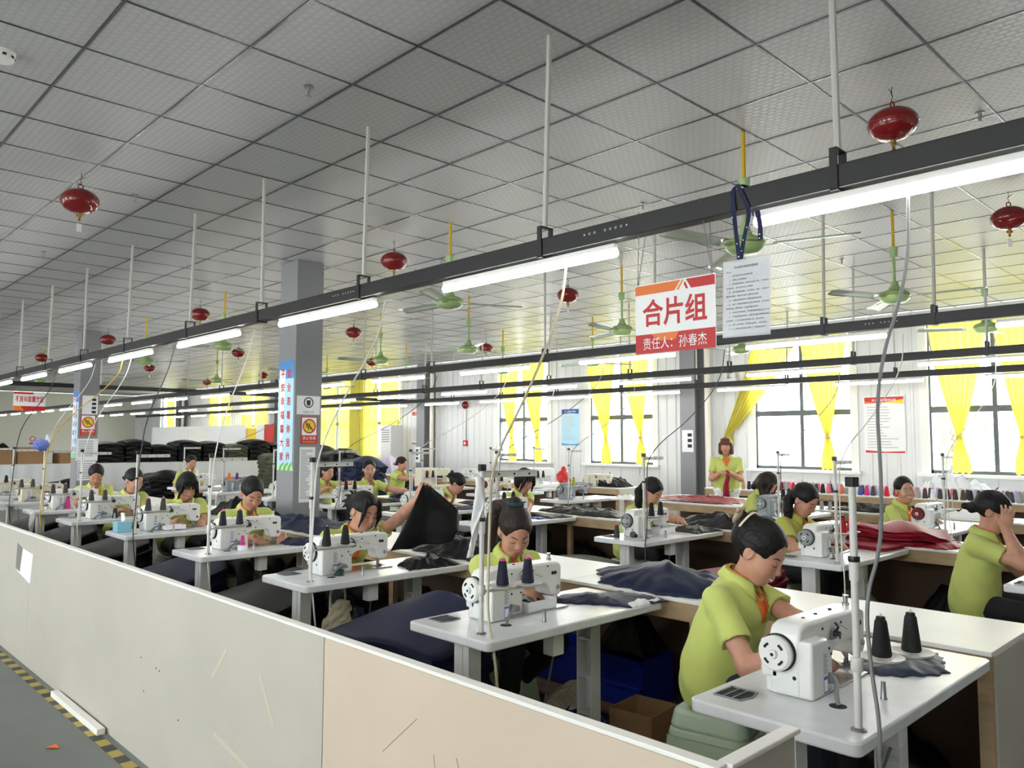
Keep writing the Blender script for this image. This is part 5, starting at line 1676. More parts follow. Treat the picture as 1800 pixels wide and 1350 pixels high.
# ------------------------------------------------------------------ cloth, benches and loose things
def resample(poly, n):
    P = [Vector((a, b, 0)) for a, b in poly]; P.append(P[0])
    L = [0]
    for a, b in zip(P, P[1:]): L.append(L[-1] + (b - a).length)
    out = []
    for i in range(n):
        t = L[-1] * i / n
        j = max(k for k in range(len(L)) if L[k] <= t + 1e-9); j = min(j, len(P) - 2)
        u = (t - L[j]) / (L[j + 1] - L[j])
        q = P[j].lerp(P[j + 1], u); out.append((q.x, q.y))
    return out

def cloth_stack(poly, z0, z1, layers, m, lab, sag=lambda x, y: 0.0, jit=0.02, seg=44, seed=1, name='fabric_stack', cat='fabric stack', group=None, flare=0.0):
    """a pile of thin sheets: rims stepped layer by layer, a sagging top sheet"""
    rnd = random.Random(seed)
    O = resample(poly, seg)
    cx = sum(p[0] for p in O) / seg; cy = sum(p[1] for p in O) / seg
    b = MB(); rings = []
    def ring(s, z, dx=0, dy=0, wob=0.0):
        vs = []
        for k, (x, y) in enumerate(O):
            ss = s * (1 + wob * math.sin(k * 0.9 + z * 50 + seed))
            X, Y = cx + (x - cx) * ss + dx, cy + (y - cy) * ss + dy
            vs.append((X, Y, max(z + sag(X - cx, Y - cy) * min(1.0, max(0.0, (z - z0) / (z1 - z0))), z0 + 0.0005)))
        rings.append(vs)
    th = (z1 - z0) / layers
    for i in range(layers):
        z = z0 + i * th
        fl = 1 + flare * (1 - i / layers)
        s = fl * (1 + rnd.uniform(-jit, jit)); dx, dy = rnd.uniform(-jit, jit) * .3, rnd.uniform(-jit, jit) * .3
        w = jit * .6
        ring(s * .97, z, dx, dy, w); ring(s, z + th * .15, dx, dy, w); ring(s * 1.002, z + th * .75, dx, dy, w)
    for s in (.985, .9, .75, .55, .35, .15):
        ring(s, z1 + (1 - s) * .006)
    n = seg
    vs = [v for r in rings for v in r]
    fs = []
    for j in range(len(rings) - 1):
        for i in range(n): fs.append((j * n + i, j * n + (i + 1) % n, (j + 1) * n + (i + 1) % n, (j + 1) * n + i))
    fs.append(tuple(range(n - 1, -1, -1)))
    fs.append(tuple(range((len(rings) - 1) * n, len(rings) * n)))
    o = b.add(vs, fs).build(name, m, None, smooth='auto')
    return tag(o, lab, cat, group)

def cloth_heap(poly, z0, H, m, lab, seed=1, rough=0.5, freq=9.0, name='crumpled_fabric', cat='fabric', group=None, seg=72, rings=16, power=2.0, ridge=0.6):
    O = resample(poly, seg)
    cx = sum(p[0] for p in O) / seg; cy = sum(p[1] for p in O) / seg
    vs = []
    for j in range(rings + 1):
        r = j / rings
        for k, (x, y) in enumerate(O):
            e = 1 + 0.05 * math.sin(k * 1.7 + seed) * r + 0.04 * math.sin(k * 0.61 + 2 * seed) * r
            X, Y = cx + (x - cx) * r * e, cy + (y - cy) * r * e
            nz = snoise((X, Y, seed * 1.7), freq, seed)
            rd = 1 - abs(math.sin(freq * 0.9 * (X * math.cos(seed) + Y * math.sin(seed)) + 1.5 * nz))
            base = (1 - r ** power)
            z = z0 + 0.004 + H * base * (1 + rough * 0.32 * nz) + min(H, .05) * ridge * rd * rd * base * 0.45 + 0.005 * max(0, nz) * (r < 0.999)
            vs.append((X, Y, max(z, z0 + 0.003) if r < 1 else z0 + 0.0025))
    fs = []
    n = seg
    for j in range(rings):
        for k in range(n):
            a, b_, c, d = j * n + k, j * n + (k + 1) % n, (j + 1) * n + (k + 1) % n, (j + 1) * n + k
            fs.append((a, d, c, b_) if j else (a, d, c))
    base_i = len(vs)
    for k in range(n):
        x, y, z = vs[rings * n + k]; vs.append((x, y, z0 + 0.0005))
    for k in range(n): fs.append((rings * n + k, base_i + k, base_i + (k + 1) % n, rings * n + (k + 1) % n))
    o = MB().add(vs, fs).build(name, m, None, smooth=True)
    return tag(o, lab, cat, group)

def bench(x0, x1, y0, y1, z, lab, boards=None, posts=True, end=True, back=True, rail=0.09, name='work_bench'):
    t = thing(name, lab, 'work bench', ((x0 + x1) / 2, (y0 + y1) / 2, 0))
    cx, cy = (x0 + x1) / 2, (y0 + y1) / 2
    hx, hy = (x1 - x0) / 2, (y1 - y0) / 2
    nb = boards or max(1, int(round((x1 - x0) / 2.44)))
    for k in range(nb):
        a = -hx + 2 * hx * k / nb; b = -hx + 2 * hx * (k + 1) / nb
        MB().box(a + 0.001, b - 0.001, -hy, hy, z - 0.018, z).build('top_board', 'worktop_white', t, bevel=0.002)
    MB().box(-hx + .01, hx - .01, -hy + .006, -hy + .036, z - .018 - rail, z - .0185).build('front_rail', 'wood_raw', t)
    MB().box(-hx + .01, hx - .01, hy - .036, hy - .006, z - .018 - rail, z - .0185).build('rear_rail', 'wood_raw', t)
    n = max(2, int((x1 - x0) / 1.2) + 1)
    for k in range(n):
        x = -hx + .03 + (2 * hx - .06) * k / (n - 1)
        for y in (-hy + .03, hy - .03):
            MB().box(x - .025, x + .025, y - .022, y + .022, 0, z - .0185).build('post', 'wood_raw', t)
    if back: MB().box(-hx + .03, hx - .03, hy - .06, hy - .05, .05, z - .02).build('back_panel', 'plywood_brown', t)
    MB().box(-hx + .03, hx - .03, -hy + .06, hy - .06, .06, .075).build('lower_shelf', 'plywood_brown', t)
    if end: MB().box(hx - .006, hx + .004, -hy + .03, hy - .03, 0, z - .018).build('end_panel', 'board_white', t)
    return t

def make_stool():
    t = thing('plastic_stool', 'x', 'stool')
    b = MB()
    b.add(*_frustum(0.150, 0.165, 0.36, 0.43, 0.05)); b.build('seat', 'stool_green', t, bevel=0.014, seg=3, smooth='auto')
    b = MB(); b.add(*_frustum(0.165, 0.172, 0.33, 0.362, 0.05)); b.build('seat_rim', 'stool_green', t, bevel=0.008, smooth='auto')
    for a in range(4):
        m = Matrix.Rotation(a * PI / 2, 4, 'Z')
        # arched side wall between two flared legs
        out = []
        N = 14
        for k in range(N + 1):
            u = -1 + 2 * k / N
            arch = 0.22 * math.sqrt(max(0, 1 - (u / 0.62) ** 2)) if abs(u) < 0.62 else 0.0
            out.append((u, arch))
        vs = []; fs = []
        for dth in (0, 0.006):
            for u, ar in out:
                zt = 0.335
                vs.append(m @ Vector((0.168 - dth, u * 0.158, zt)))
                zb = ar
                fl = 0.168 + 0.034 * (1 - zb / 0.335)
                vs.append(m @ Vector((fl - dth, u * (0.158 + 0.034 * (1 - zb / 0.335)), zb)))
        n2 = 2 * (N + 1)
        for k in range(N):
            fs += [(2 * k, 2 * k + 2, 2 * k + 3, 2 * k + 1)[::-1], (n2 + 2 * k, n2 + 2 * k + 2, n2 + 2 * k + 3, n2 + 2 * k + 1), (2 * k + 1, 2 * k + 3, n2 + 2 * k + 3, n2 + 2 * k + 1)[::-1]]
        MB().add(vs, fs).build('leg_arch', 'stool_green', t, smooth='auto')
    return t

def _frustum(rt, rb, z0, z1, c):
    P0 = rrect(-rb, rb, -rb, rb, c, 4); P1 = rrect(-rt, rt, -rt, rt, c, 4)
    n = len(P0)
    vs = [(x, y, z0) for x, y in P0] + [(x, y, z1) for x, y in P1]
    fs = [(i, (i + 1) % n, n + (i + 1) % n, n + i) for i in range(n)] + [tuple(range(n - 1, -1, -1)), tuple(range(n, 2 * n))]
    return vs, fs

def stool(x, y, top, lab, rz=0.0):
    s = get('stool', make_stool)
    s.location = (x, y, 0); s.rotation_euler = (0, 0, rz); s.scale = (1, 1, top / 0.43)
    return tag(s, lab, 'stool', 'green plastic stools')

def crate(x, y, w, d, h, m, lab, rz=0.0, z=0.0):
    t = thing('plastic_crate', lab, 'crate', (x, y, z), rz)
    hw, hd = w / 2, d / 2
    MB().box(-hw, hw, -hd, hd, 0, .008).build('bottom', m, t)
    for s in (-1, 1):
        MB().box(-hw, hw, s * hd - .004, s * hd + .004, 0, h).build('side_wall', m, t)
        MB().box(s * hw - .004, s * hw + .004, -hd, hd, 0, h).build('end_wall', m, t)
    b = MB()
    for z_ in (h - .012, h * .55, h * .12):
        for s in (-1, 1):
            b.box(-hw - .009, hw + .009, s * hd - .009, s * hd + .009, z_ - .006, z_ + .006)
            b.box(s * hw - .009, s * hw + .009, -hd - .009, hd + .009, z_ - .006, z_ + .006)
    b.build('rib', m, t)
    return t

def carton(x, y, w, d, h, lab, rz=0.0, open_=True, z=0.0, m='cardboard'):
    t = thing('cardboard_box', lab, 'box', (x, y, z), rz)
    hw, hd = w / 2, d / 2
    MB().box(-hw, hw, -hd, hd, 0, .006).build('bottom', m, t)
    for s in (-1, 1):
        MB().box(-hw, hw, s * hd - .003, s * hd + .003, 0, h).build('side_wall', m, t)
        MB().box(s * hw - .003, s * hw + .003, -hd, hd, 0, h).build('end_wall', m, t)
    if not open_:
        MB().box(-hw, -.001, -hd, hd, h, h + .004).build('flap', m, t)
        MB().box(.001, hw, -hd, hd, h, h + .004).build('flap', m, t)
        MB().box(-.025, .025, -hd - .001, hd + .001, h + .0042, h + .005).build('tape', 'tape_beige', t)
    return t

def tray_box(x, y, z, w, d, h, m, lab, rz=0.0, name='parts_tray', cat='tray', bits=None):
    t = thing(name, lab, cat, (x, y, z), rz)
    hw, hd = w / 2, d / 2
    b = MB().box(-hw, hw, -hd, hd, 0, .003)
    b.build('bottom', m, t)
    for s in (-1, 1):
        MB().box(-hw, hw, s * hd - .0015, s * hd + .0015, 0, h).build('wall', m, t)
        MB().box(s * hw - .0015, s * hw + .0015, -hd, hd, 0, h).build('wall', m, t)
    if bits:
        rnd = random.Random(4)
        for k in range(9):
            a, c = rnd.uniform(-hw * .7, hw * .7), rnd.uniform(-hd * .7, hd * .7)
            MB().ico((a, c, h * .62), .014, 1, (1.3, 1, .6)).build('fabric_bit', bits, t, smooth=True)
    return t

def bartack(x, y, z, body, lab, rz=0.0):
    """big boxed electronic sewing head"""
    t = thing('bartack_machine', lab, 'sewing machine', (x, y, z), rz, 'boxed electronic sewing machines')
    MB().box(-.13, .13, 0, .30, 0, .34).build('control_case', body, t, bevel=.03, seg=3, smooth='auto')
    MB().box(-.07, .07, .28, .62, .20, .33).build('arm', body, t, bevel=.02, seg=2, smooth='auto')
    MB().box(-.055, .055, .55, .64, .09, .3).build('needle_head', body, t, bevel=.012, smooth='auto')
    MB().cyl((0, .6, .02), (0, .6, .1), .006, n=8).build('needle_bar', 'steel', t)
    MB().box(-.06, .06, .28, .66, 0, .05).build('bed', body, t, bevel=.008)
    MB().add([(.131, .04, .22), (.131, .12, .22), (.131, .12, .29), (.131, .04, .29)], [(0, 1, 2, 3)]).build('warning_label', 'print_orange', t)
    for k in range(4): MB().box(.1295, .1325, .17, .26, .08 + .02 * k, .088 + .02 * k).build('vent_slot', 'machine_grey', t)
    return t

def spool_row(x0, x1, y, z, colors, lab, group, tip, step=0.078, seed=3):
    rnd = random.Random(seed); x = x0
    k = 0
    while x < x1:
        c = colors[k % len(colors)] if not callable(colors) else colors(k, rnd)
        thread_cone((x, y + rnd.uniform(-.012, .012), z), c, '%s thread cone %s' % (c, lab), group + ', ' + c, tip, 0.10, 1.35)
        x += step * 1.22; k += 1

def head_rel(lean, head, neck_f, rz, side=0.0, twist=0.0, stand=False, ts=0.93):
    up = np.array([math.sin(lean), math.sin(side), math.cos(lean) * math.cos(side)]); up /= np.linalg.norm(up)
    upc = np.array([math.sin(lean * 1.25), math.sin(side * 1.2), math.cos(lean * 1.25)]); upc /= np.linalg.norm(upc)
    Rh = np.array(Matrix.Rotation(head[1] + twist, 3, 'Z')) @ np.array(Matrix.Rotation(head[0], 3, 'Y') @ Matrix.Rotation(head[2], 3, 'X'))
    H = up * .16 * ts + upc * .31 * ts + upc * .08 + np.array([0, 0, .055]) + Rh[:, 0] * (.045 + neck_f) + Rh[:, 2] * .02
    c, s = math.cos(rz), math.sin(rz)
    return np.array([c * H[0] - s * H[1], s * H[0] + c * H[1], H[2]])

def worker(hx, hy, hz, label, rz=0.0, lean=0.3, head=(0.55, 0, 0), hands=None, neck_f=0.0, side=0.0, twist=0.0, stool_label=None, stand=False, ts=0.93, **kw):
    """seat a person so that the head is at (hx, hy, hz); hands are given as world points (left, right)"""
    r = head_rel(lean, head, neck_f, rz, side, twist, False, ts)
    x, y = hx - r[0], hy - r[1]
    seat = hz - r[2] - 0.095
    c, s = math.cos(-rz), math.sin(-rz)
    def loc(p):
        if p is None: return None
        a, b = p[0] - x, p[1] - y
        return (c * a - s * b, s * a + c * b, p[2])
    hl, hr = (loc(hands[0]), loc(hands[1])) if hands else (None, None)
    T = person((x, y, 0), rz, label, seat=seat, lean=lean, head=head, hl=hl, hr=hr, neck_f=neck_f, side=side, twist=twist, stand=stand, ts=ts, **kw)
    if not stand:
        stool(x - 0.0, y, seat - 0.035, stool_label or 'green stool under the ' + label, rz)
    return T, seat, (x, y)
# ================================================================== build everything
build_floor(); build_ceiling(); build_window_wall(); build_wall_columns(); build_partition()
build_rails()
build_curtains(); build_outside()

# ---- benches
bench(-13.7, -0.905, 3.385, 4.03, 0.762, 'long white topped wooden bench behind the front row of sewing tables', boards=6)
bench(-9.4, -0.6, 6.29, 6.93, 0.762, 'long white topped wooden bench behind the second row of sewing tables', boards=4)
bench(-6.7, -5.0, 8.62, 10.0, 0.762, 'white bench spread with red fabric in front of the standing worker', boards=1, name='cutting_bench')
bench(-4.7, -0.5, 9.0, 9.55, 0.755, 'white topped wooden bench strewn with cloth behind the woman in glasses', boards=2)
bench(-7.4, -0.4, 11.75, 12.3, 0.76, 'raw wood shelf bench under the windows holding rows of thread cones', boards=3, name='thread_shelf')
bench(-15.3, -8.2, 10.4, 11.1, 0.762, 'white bench under the far windows left of the steel column', boards=3)

# ---- workstations
AX = [-0.894, -2.34, -3.90, -5.36, -6.95, -8.47, -9.88, -11.4, -12.85]
AYS = [2.15, 2.14, 2.22, 2.25, 2.28, 2.27, 2.28, 2.30, 2.30]
AY = 2.24
WHO_A = ['of the smiling woman in the right foreground', 'of the ponytailed woman in the middle foreground', 'of the woman holding up black cloth',
         'of the woman working with the pink stacked spool', 'with the blue tissue box', 'of the worker half hidden behind a pole', 'of the front row worker nearest the far column',
         'with a cream machine at the left edge', 'at the far left end of the front row']
st = {}
st['A1'] = station(AX[0], AYS[0], WHO_A[0], cones=('black', 'black'), stand_rz=-0.32, tx=-0.045, ty=0.105, arm_rz=0.75)
st['A2'] = station(AX[1], AYS[1], WHO_A[1], cones=('navy', 'navy'), tip='pink_plastic', tx=-0.13, ty=0.08, stand_rz=-0.25)
st['A3'] = station(AX[2], AYS[2], WHO_A[2], cones=('black', 'black'), lean=0.0, tx=-0.13)
st['A4'] = station(AX[3], AYS[3], WHO_A[3], cones=('navy', 'navy'), tip='pink_plastic', tx=-0.12)
st['A5'] = station(AX[4], AYS[4], WHO_A[4], cones=('charcoal', 'charcoal'), tip='pink_plastic')
st['A6'] = station(AX[5], AYS[5], WHO_A[5], cones=('charcoal', 'charcoal'), tip='pink_plastic')
st['A7'] = station(AX[6], AYS[6], WHO_A[6], cones=('charcoal', 'charcoal'), tip='pink_plastic')
st['A8'] = station(AX[7], AYS[7], WHO_A[7], body='machine_cream', wheel='machine_cream', cones=('charcoal', 'charcoal'), tip='white_enamel')
st['A9'] = station(AX[8], AYS[8], WHO_A[8], body='machine_cream', wheel='machine_cream', cones=('black', 'black'), tip='white_enamel')
BX = [-0.77, -2.20, -3.76, -5.50, -6.88, -8.32, -10.0, -11.6, -13.1]
BY = 5.10
WHO_B = ['of the woman with her hand raised to her face', 'of the woman beside the red fabric pile', 'with the white parts box and olive cone', 'of the short fringed worker behind the ponytail',
         'of the worker bent low over her machine', 'of the woman looking up behind the black cloth', 'of the worker hidden by the banner column', 'with orange and purple thread cones', 'with white thread cones left of the column']
st['B0'] = station(BX[0], BY, WHO_B[0], cones=(None, None))
st['B1'] = station(BX[1], BY, WHO_B[1], wheel='machine_grey', cones=('red', 'red'))
st['B2'] = station(BX[2], BY, WHO_B[2], wheel='machine_grey', cones=('black', 'black'))
st['B3'] = station(BX[3], BY, WHO_B[3], cones=('black', 'black'))
st['B4'] = station(BX[4], BY, WHO_B[4], cones=('black', 'black'), tip='pink_plastic')
st['B5'] = station(BX[5], BY, WHO_B[5], cones=('black', 'black'))
st['B6'] = station(BX[6], BY, WHO_B[6], cones=(None, 'black'))
st['B7'] = station(BX[7], BY, WHO_B[7], body='machine_grey', wheel='machine_grey', cones=('orange', 'purple'), tip='white_enamel')
st['B8'] = station(BX[8], BY, WHO_B[8], cones=('white', 'white'), tip='white_enamel')
CX = [-2.32, -3.9, -7.0, -8.55, -10.2]
CY = 7.62
WHO_C = ['of the smiling woman in glasses', 'of the woman whose hair hides her face', 'in the middle with nobody seated', 'left of the empty grey machine table', 'below the far white poster']
st['C1'] = station(CX[0], CY, WHO_C[0], wheel='ext_red', cones=(None, None))
st['C2'] = station(CX[1], CY, WHO_C[1], body='machine_grey', wheel='machine_grey', cones=('black', 'black'))
st['C3'] = station(CX[2], CY + 0.2, WHO_C[2], body='machine_grey', wheel='machine_grey', cones=('lime', None))
st['C4'] = station(CX[3], CY + 0.2, WHO_C[3], cones=('black', 'black'), wheel='ext_red', body='machine_cream')
st['C5'] = station(CX[4], CY + 0.2, WHO_C[4], cones=('black', 'black'), machine=False)
bartack(CX[4] - 0.3, CY + 0.4, TZ + 0.001, 'machine_cream', 'large cream boxed sewing machine behind the woman looking up')
t_ = station(-9.0, 9.2, 'carrying the white boxed machine', cones=('black', 'black'), machine=False)
bartack(-9.3, 9.35, TZ + 0.001, 'white_enamel', 'large white boxed sewing machine beside the bent worker')

# ---- people
def hands_at(xr, yn, dl=(0, 0, 0), dr=(0, 0, 0)):
    return ((xr - 0.37 + dl[0], yn + 0.80 + dl[1], 0.805 + dl[2]), (xr - 0.40 + dr[0], yn + 0.58 + dr[1], 0.805 + dr[2]))
POINT = (((0.75, -0.45, -0.35), (0.25, 0.2, 0.9)), ((0.75, 0.45, -0.35), (0.25, -0.2, 0.9)))
def hair_claw(T, Hf, Rh, N, fc, lat, upc, on):
    b = MB()
    c = Vector(Hf(-0.138, -0.005, 0.065).tolist())
    m = Matrix.Translation(c) @ Matrix(Rh.tolist()).to_4x4()
    o = MB().ico((0, 0, 0), .034, 2, (.45, .8, 1.0)).ico((-.004, .022, .032), .014, 2, (.7, 1, 1)).ico((-.004, -.022, .032), .014, 2, (.7, 1, 1)).build('hair_claw', 'clip_tan', T, smooth=True)
    o.matrix_local = m
    def band(u, v):
        a = -1.25 + 2.5 * u
        return tuple(Hf(-0.088 - 0.008 * v, 0.078 * math.sin(a), 0.034 + 0.082 * math.cos(a) - 0.003 * v))
    MB().grid(band, 20, 2).build('hair_band', 'clip_cream', T, smooth=True, solid=.003)
def scrunchie(mt, p, r=0.036):
    def f(T, Hf, Rh, N, fc, lat, upc, on):
        c = Vector(Hf(*p).tolist())
        o = MB().grid(lambda u, v: ((r + .013 * math.cos(2 * PI * v) * (1 + .2 * math.sin(9 * u * 2 * PI))) * math.cos(2 * PI * u), (r + .013 * math.cos(2 * PI * v)) * math.sin(2 * PI * u), .015 * math.sin(2 * PI * v)), 28, 9, True).build('scrunchie', mt, T, smooth=True)
        o.matrix_local = Matrix.Translation(c) @ Matrix(Rh.tolist()).to_4x4() @ Matrix.Rotation(math.radians(-25), 4, 'Y')
    return f
def glasses(T, Hf, Rh, N, fc, lat, upc, on):
    for sy in (-1, 1):
        pts = [Hf(0.093 - 0.006 * abs(math.cos(a)), sy * 0.032 + 0.021 * math.cos(a), 0.001 + 0.016 * math.sin(a)) for a in [2 * PI * k / 16 for k in range(17)]]
        MB().tube([Vector(p.tolist()) for p in pts], .0012, 5).build('spectacle_rim', 'dull_steel', T, smooth=True)
        MB().tube([Vector(Hf(0.088, sy * 0.053, 0.006).tolist()), Vector(Hf(0.03, sy * 0.082, 0.008).tolist()), Vector(Hf(-0.01, sy * 0.084, 0.006).tolist())], .0012, 5).build('spectacle_temple', 'dull_steel', T)
    MB().tube([Vector(Hf(0.094, -0.011, 0.006).tolist()), Vector(Hf(0.098, 0, 0.009).tolist()), Vector(Hf(0.094, 0.011, 0.006).tolist())], .0012, 5).build('spectacle_bridge', 'dull_steel', T)
def earring(T, Hf, Rh, N, fc, lat, upc, on):
    for sy in (-1, 1): MB().ico(tuple(Hf(-0.005, sy * 0.083, -0.045)), .006, 1).build('earring', 'tooth', T, smooth=True)

worker(-1.605, 2.95, 1.105, 'smiling woman with a tan hair claw in the right foreground', rz=0.16, lean=0.19, ts=0.86, neck_f=0.025, head=(0.55, -0.05, 0), hands=hands_at(AX[0], AYS[0]), hand_l=POINT[0], hand_r=POINT[1],
       hair='claw', width=1.1, h=0.0055, smile=1.0, trousers='trouser_navy', extra=hair_claw, stool_label='glossy green plastic stool under the smiling woman in the right foreground', elbow_r=(-0.35, -0.35, -0.9))
worker(-3.02, 2.95, 1.068, 'woman with a high ponytail and teal scrunchie in the middle foreground', rz=-0.22, lean=0.30, head=(0.62, -0.22, 0), hands=hands_at(AX[1], AYS[1], (-.02, -.04, .01), (-.02, .05, .03)), hand_l=POINT[0], hand_r=POINT[1],
       hair='pony', hair_m='dark_brown_hair', h=0.0055, extra=scrunchie('scrunchie_teal', (-0.075, 0, 0.115)), feet=((0.10, 0.10, 0.25), (0.32, -0.12, 0.10)), shoes=False)
worker(-4.50, 2.98, 1.069, 'woman with messy black hair holding up a black cloth', rz=0.0, lean=0.34, side=0.18, head=(0.35, 0.12, -0.12), hands=((-4.18, 3.27, 1.215), (AX[2] - .42, AY + .42, .80)), hand_l=((0.2, 0.35, 0.9), (0.6, -0.7, 0.2)), hand_r=POINT[1],
       hair='messy', shirt='olive_polo', h=0.006, extra=earring, elbow_l=(-0.5, 0.6, -0.7), curl=(1.0, .5))
worker(-6.03, 2.93, 1.118, 'woman with centre parted black hair sewing beside a pink stacked spool', rz=0.02, lean=0.30, head=(0.60, -0.1, 0), hands=hands_at(AX[3], AYS[3]), hand_l=POINT[0], hand_r=POINT[1], hair='tied', h=0.0065, width=1.08)
worker(-7.63, 3.05, 1.102, 'woman with a long black fringe bent over the tissue box table', rz=-0.05, lean=0.30, head=(0.62, -0.05, 0), hands=hands_at(AX[4], AYS[4]), hand_l=POINT[0], hand_r=POINT[1], hair='bangs', h=0.007, smile=0.6)
worker(-9.12, 3.06, 1.098, 'woman with short dark hair half hidden behind a thread stand pole', rz=0.08, lean=0.30, head=(0.4, 0.25, 0), hands=hands_at(AX[5], AYS[5]), hair='tied', h=0.008)
worker(-10.58, 3.10, 1.108, 'woman bent over her machine in front of the farther column', rz=-0.1, lean=0.30, head=(0.55, -0.15, 0), hands=hands_at(AX[6], AYS[6]), hair='tied', h=0.008)
# second row
worker(-1.50, 5.76, 1.10, 'woman with a low bun raising one hand to her brow at the right edge', rz=0.12, lean=0.12, head=(0.42, 0.0, 0), hands=((BX[0] - .45, BY + .85, .82), (-1.40, 5.60, 1.03)), hand_r=((0.15, 0.25, 1.0), (0.3, -0.95, 0.1)), hand_l=POINT[0],
       hair='tied', h=0.0065, elbow_r=(0.5, -0.4, -0.8), stool_label='green plastic stool under the woman raising her hand', width=1.08)
worker(-2.88, 6.02, 1.085, 'woman with a long side ponytail beside the red fabric pile', rz=0.0, lean=0.30, head=(0.62, -0.1, 0), hands=hands_at(BX[1], BY), hand_l=POINT[0], hand_r=POINT[1], hair='side', shirt='olive_polo', h=0.0065)
worker(-4.45, 6.16, 1.07, 'woman with hair falling over her shoulder behind the white parts box', rz=0.0, lean=0.34, head=(0.62, 0.1, 0), hands=((BX[2] - .3, BY + 1.0, .83), (BX[2] - .42, BY + .45, .80)), hand_l=POINT[0], hand_r=POINT[1], hair='side', h=0.007)
worker(-6.13, 6.14, 1.11, 'worker with a straight short fringe behind the high ponytail', rz=-0.05, lean=0.28, head=(0.5, -0.05, 0), hands=hands_at(BX[3], BY), hand_l=POINT[0], hand_r=POINT[1], hair='bangs', h=0.0075)
worker(-7.50, 6.32, 1.01, 'worker with a messy bun bent low in profile', rz=0.45, lean=0.55, head=(0.75, 0.25, 0), hands=hands_at(BX[4], BY), hair='bun', h=0.008)
worker(-9.02, 6.05, 1.155, 'woman with pulled back hair looking up towards the camera', rz=-0.1, lean=0.18, head=(0.12, -0.35, 0), hands=((-8.50, 6.45, .84), (BX[5] - .42, BY + .5, .80)), hair='tied', eyes='open', h=0.0075, hand_l=POINT[0])
worker(-10.55, 6.33, 1.07, 'worker mostly hidden behind the banner column', rz=0.1, lean=0.2, head=(0.3, 0, 0), hands=((-9.9, 6.6, .95), (-10.2, 6.1, .85)), hair='tied', h=0.009)
worker(-14.0, 5.65, 1.14, 'dark haired worker far back behind the fringed woman', rz=0.0, lean=0.2, head=(0.3, 0, 0), hair='tied', h=0.010)
# third row and standing
worker(-2.95, 8.35, 1.07, 'smiling woman in glasses turned to the camera', rz=-0.05, lean=0.26, head=(0.05, -0.75, 0.16), hands=hands_at(CX[0], CY), hand_l=POINT[0], hand_r=POINT[1], hair='tied', eyes='open', smile=1.0, h=0.007, extra=glasses)
worker(-4.48, 8.45, 1.06, 'woman whose loose dark hair hangs over her face', rz=0.1, lean=0.36, head=(0.75, 0.0, 0), hands=hands_at(CX[1], CY), hair='loose', hair_m='dark_brown_hair', h=0.008)
person((-6.18, 10.42, 0), -1.05, 'standing woman with a brown bob holding a strip of red cloth', stand=True, ts=1.0, lean=0.06, head=(0.12, -0.1, 0), hl=(0.26, 0.04, 1.10), hr=(0.26, -0.06, 1.10), hair='bob', hair_m='brown_hair',
       trousers='trouser_white', eyes='open', h=0.008, width=1.08, hand_l=((0.5, -0.7, 0.1), (0.3, 0.3, 0.9)), hand_r=((0.5, 0.7, 0.1), (0.3, -0.3, 0.9)), hs=1.02)
worker(-11.9, 8.70, 1.11, 'woman with an orange scrunchie near the far poster', rz=0.35, lean=0.12, head=(0.25, 0.1, 0), hair='tied', hair_m='dark_brown_hair', h=0.009, extra=scrunchie('scrunchie_orange', (-0.125, 0, -0.02), .03), hands=((-11.3, 8.9, .85), (-11.3, 8.6, .85)))
# ---- hanging things
build_extinguishers(); build_fans(); build_sprinklers(); build_signs()

# ---- cloth stacks below and between the front tables
def tri(cx, cy, s=1.0, rot=0.0):
    P = [(-.50, -.30), (.10, -.36), (.52, -.20), (.50, .28), (-.05, .34), (-.48, .16)]
    c, q = math.cos(rot), math.sin(rot)
    return [(cx + s * (c * a - q * b), cy + s * (q * a + c * b)) for a, b in P]
for k, (xr, m, lab, zt) in enumerate(((AX[1], 'navy_nylon', 'tall navy stack of cut fabric panels in the middle foreground', .68), (AX[2], 'black_nylon', 'black stack of cut fabric panels beside the table of the cloth holder', .62),
                                  (AX[3], 'navy_nylon', 'navy stack of cut fabric panels left of the pink spool table', .60), (AX[4], 'black_nylon', 'black stack of cut fabric panels left of the tissue box table', .62),
                                  (AX[5], 'black_nylon', 'dark stack of cut fabric panels below the pole worker', .60), (AX[6], 'black_nylon', 'farthest dark stack of cut fabric panels by the partition', .60))):
    cx, cy = xr - .98, 2.42
    cloth_stack(tri(cx, cy, .86, .08), 0.02, zt, 13, m, lab, sag=lambda x, y: -0.09 * (x * x) / .16 + 0.22 * y + 0.05 * x + .008 * math.sin(11 * x + 4 * y), jit=.03, seed=k + 2, flare=.10, group='cut panel stacks by the front row')

# ---- cloth lying on tables and benches
cloth_heap([(-1.26, 2.84), (-1.12, 2.80), (-.97, 2.93), (-.95, 3.03), (-1.05, 3.27), (-1.15, 3.30), (-1.2, 3.1)], TZ, .018, 'slate_nylon', 'slate blue pleated panel on the right foreground table', 3, .4, 14, group='fabric on tables')
cloth_heap([(-2.76, 2.84), (-2.55, 2.98), (-2.36, 3.08), (-2.33, 3.33), (-2.36, 3.37), (-2.62, 3.36), (-2.78, 3.1)], TZ, .02, 'navy_nylon', 'navy panel being fed through the machine of the ponytailed woman', 4, .5, 12, group='fabric on tables')
cloth_heap([(-2.28, 3.40), (-2.05, 3.55), (-2.2, 3.85), (-2.5, 4.02), (-2.95, 4.01), (-3.1, 3.75), (-2.85, 3.45), (-2.6, 3.39)], .763, .10, 'navy_nylon', 'large navy heap of panels on the bench behind the smiling woman', 5, .3, 6, group='fabric on tables', power=1.6)
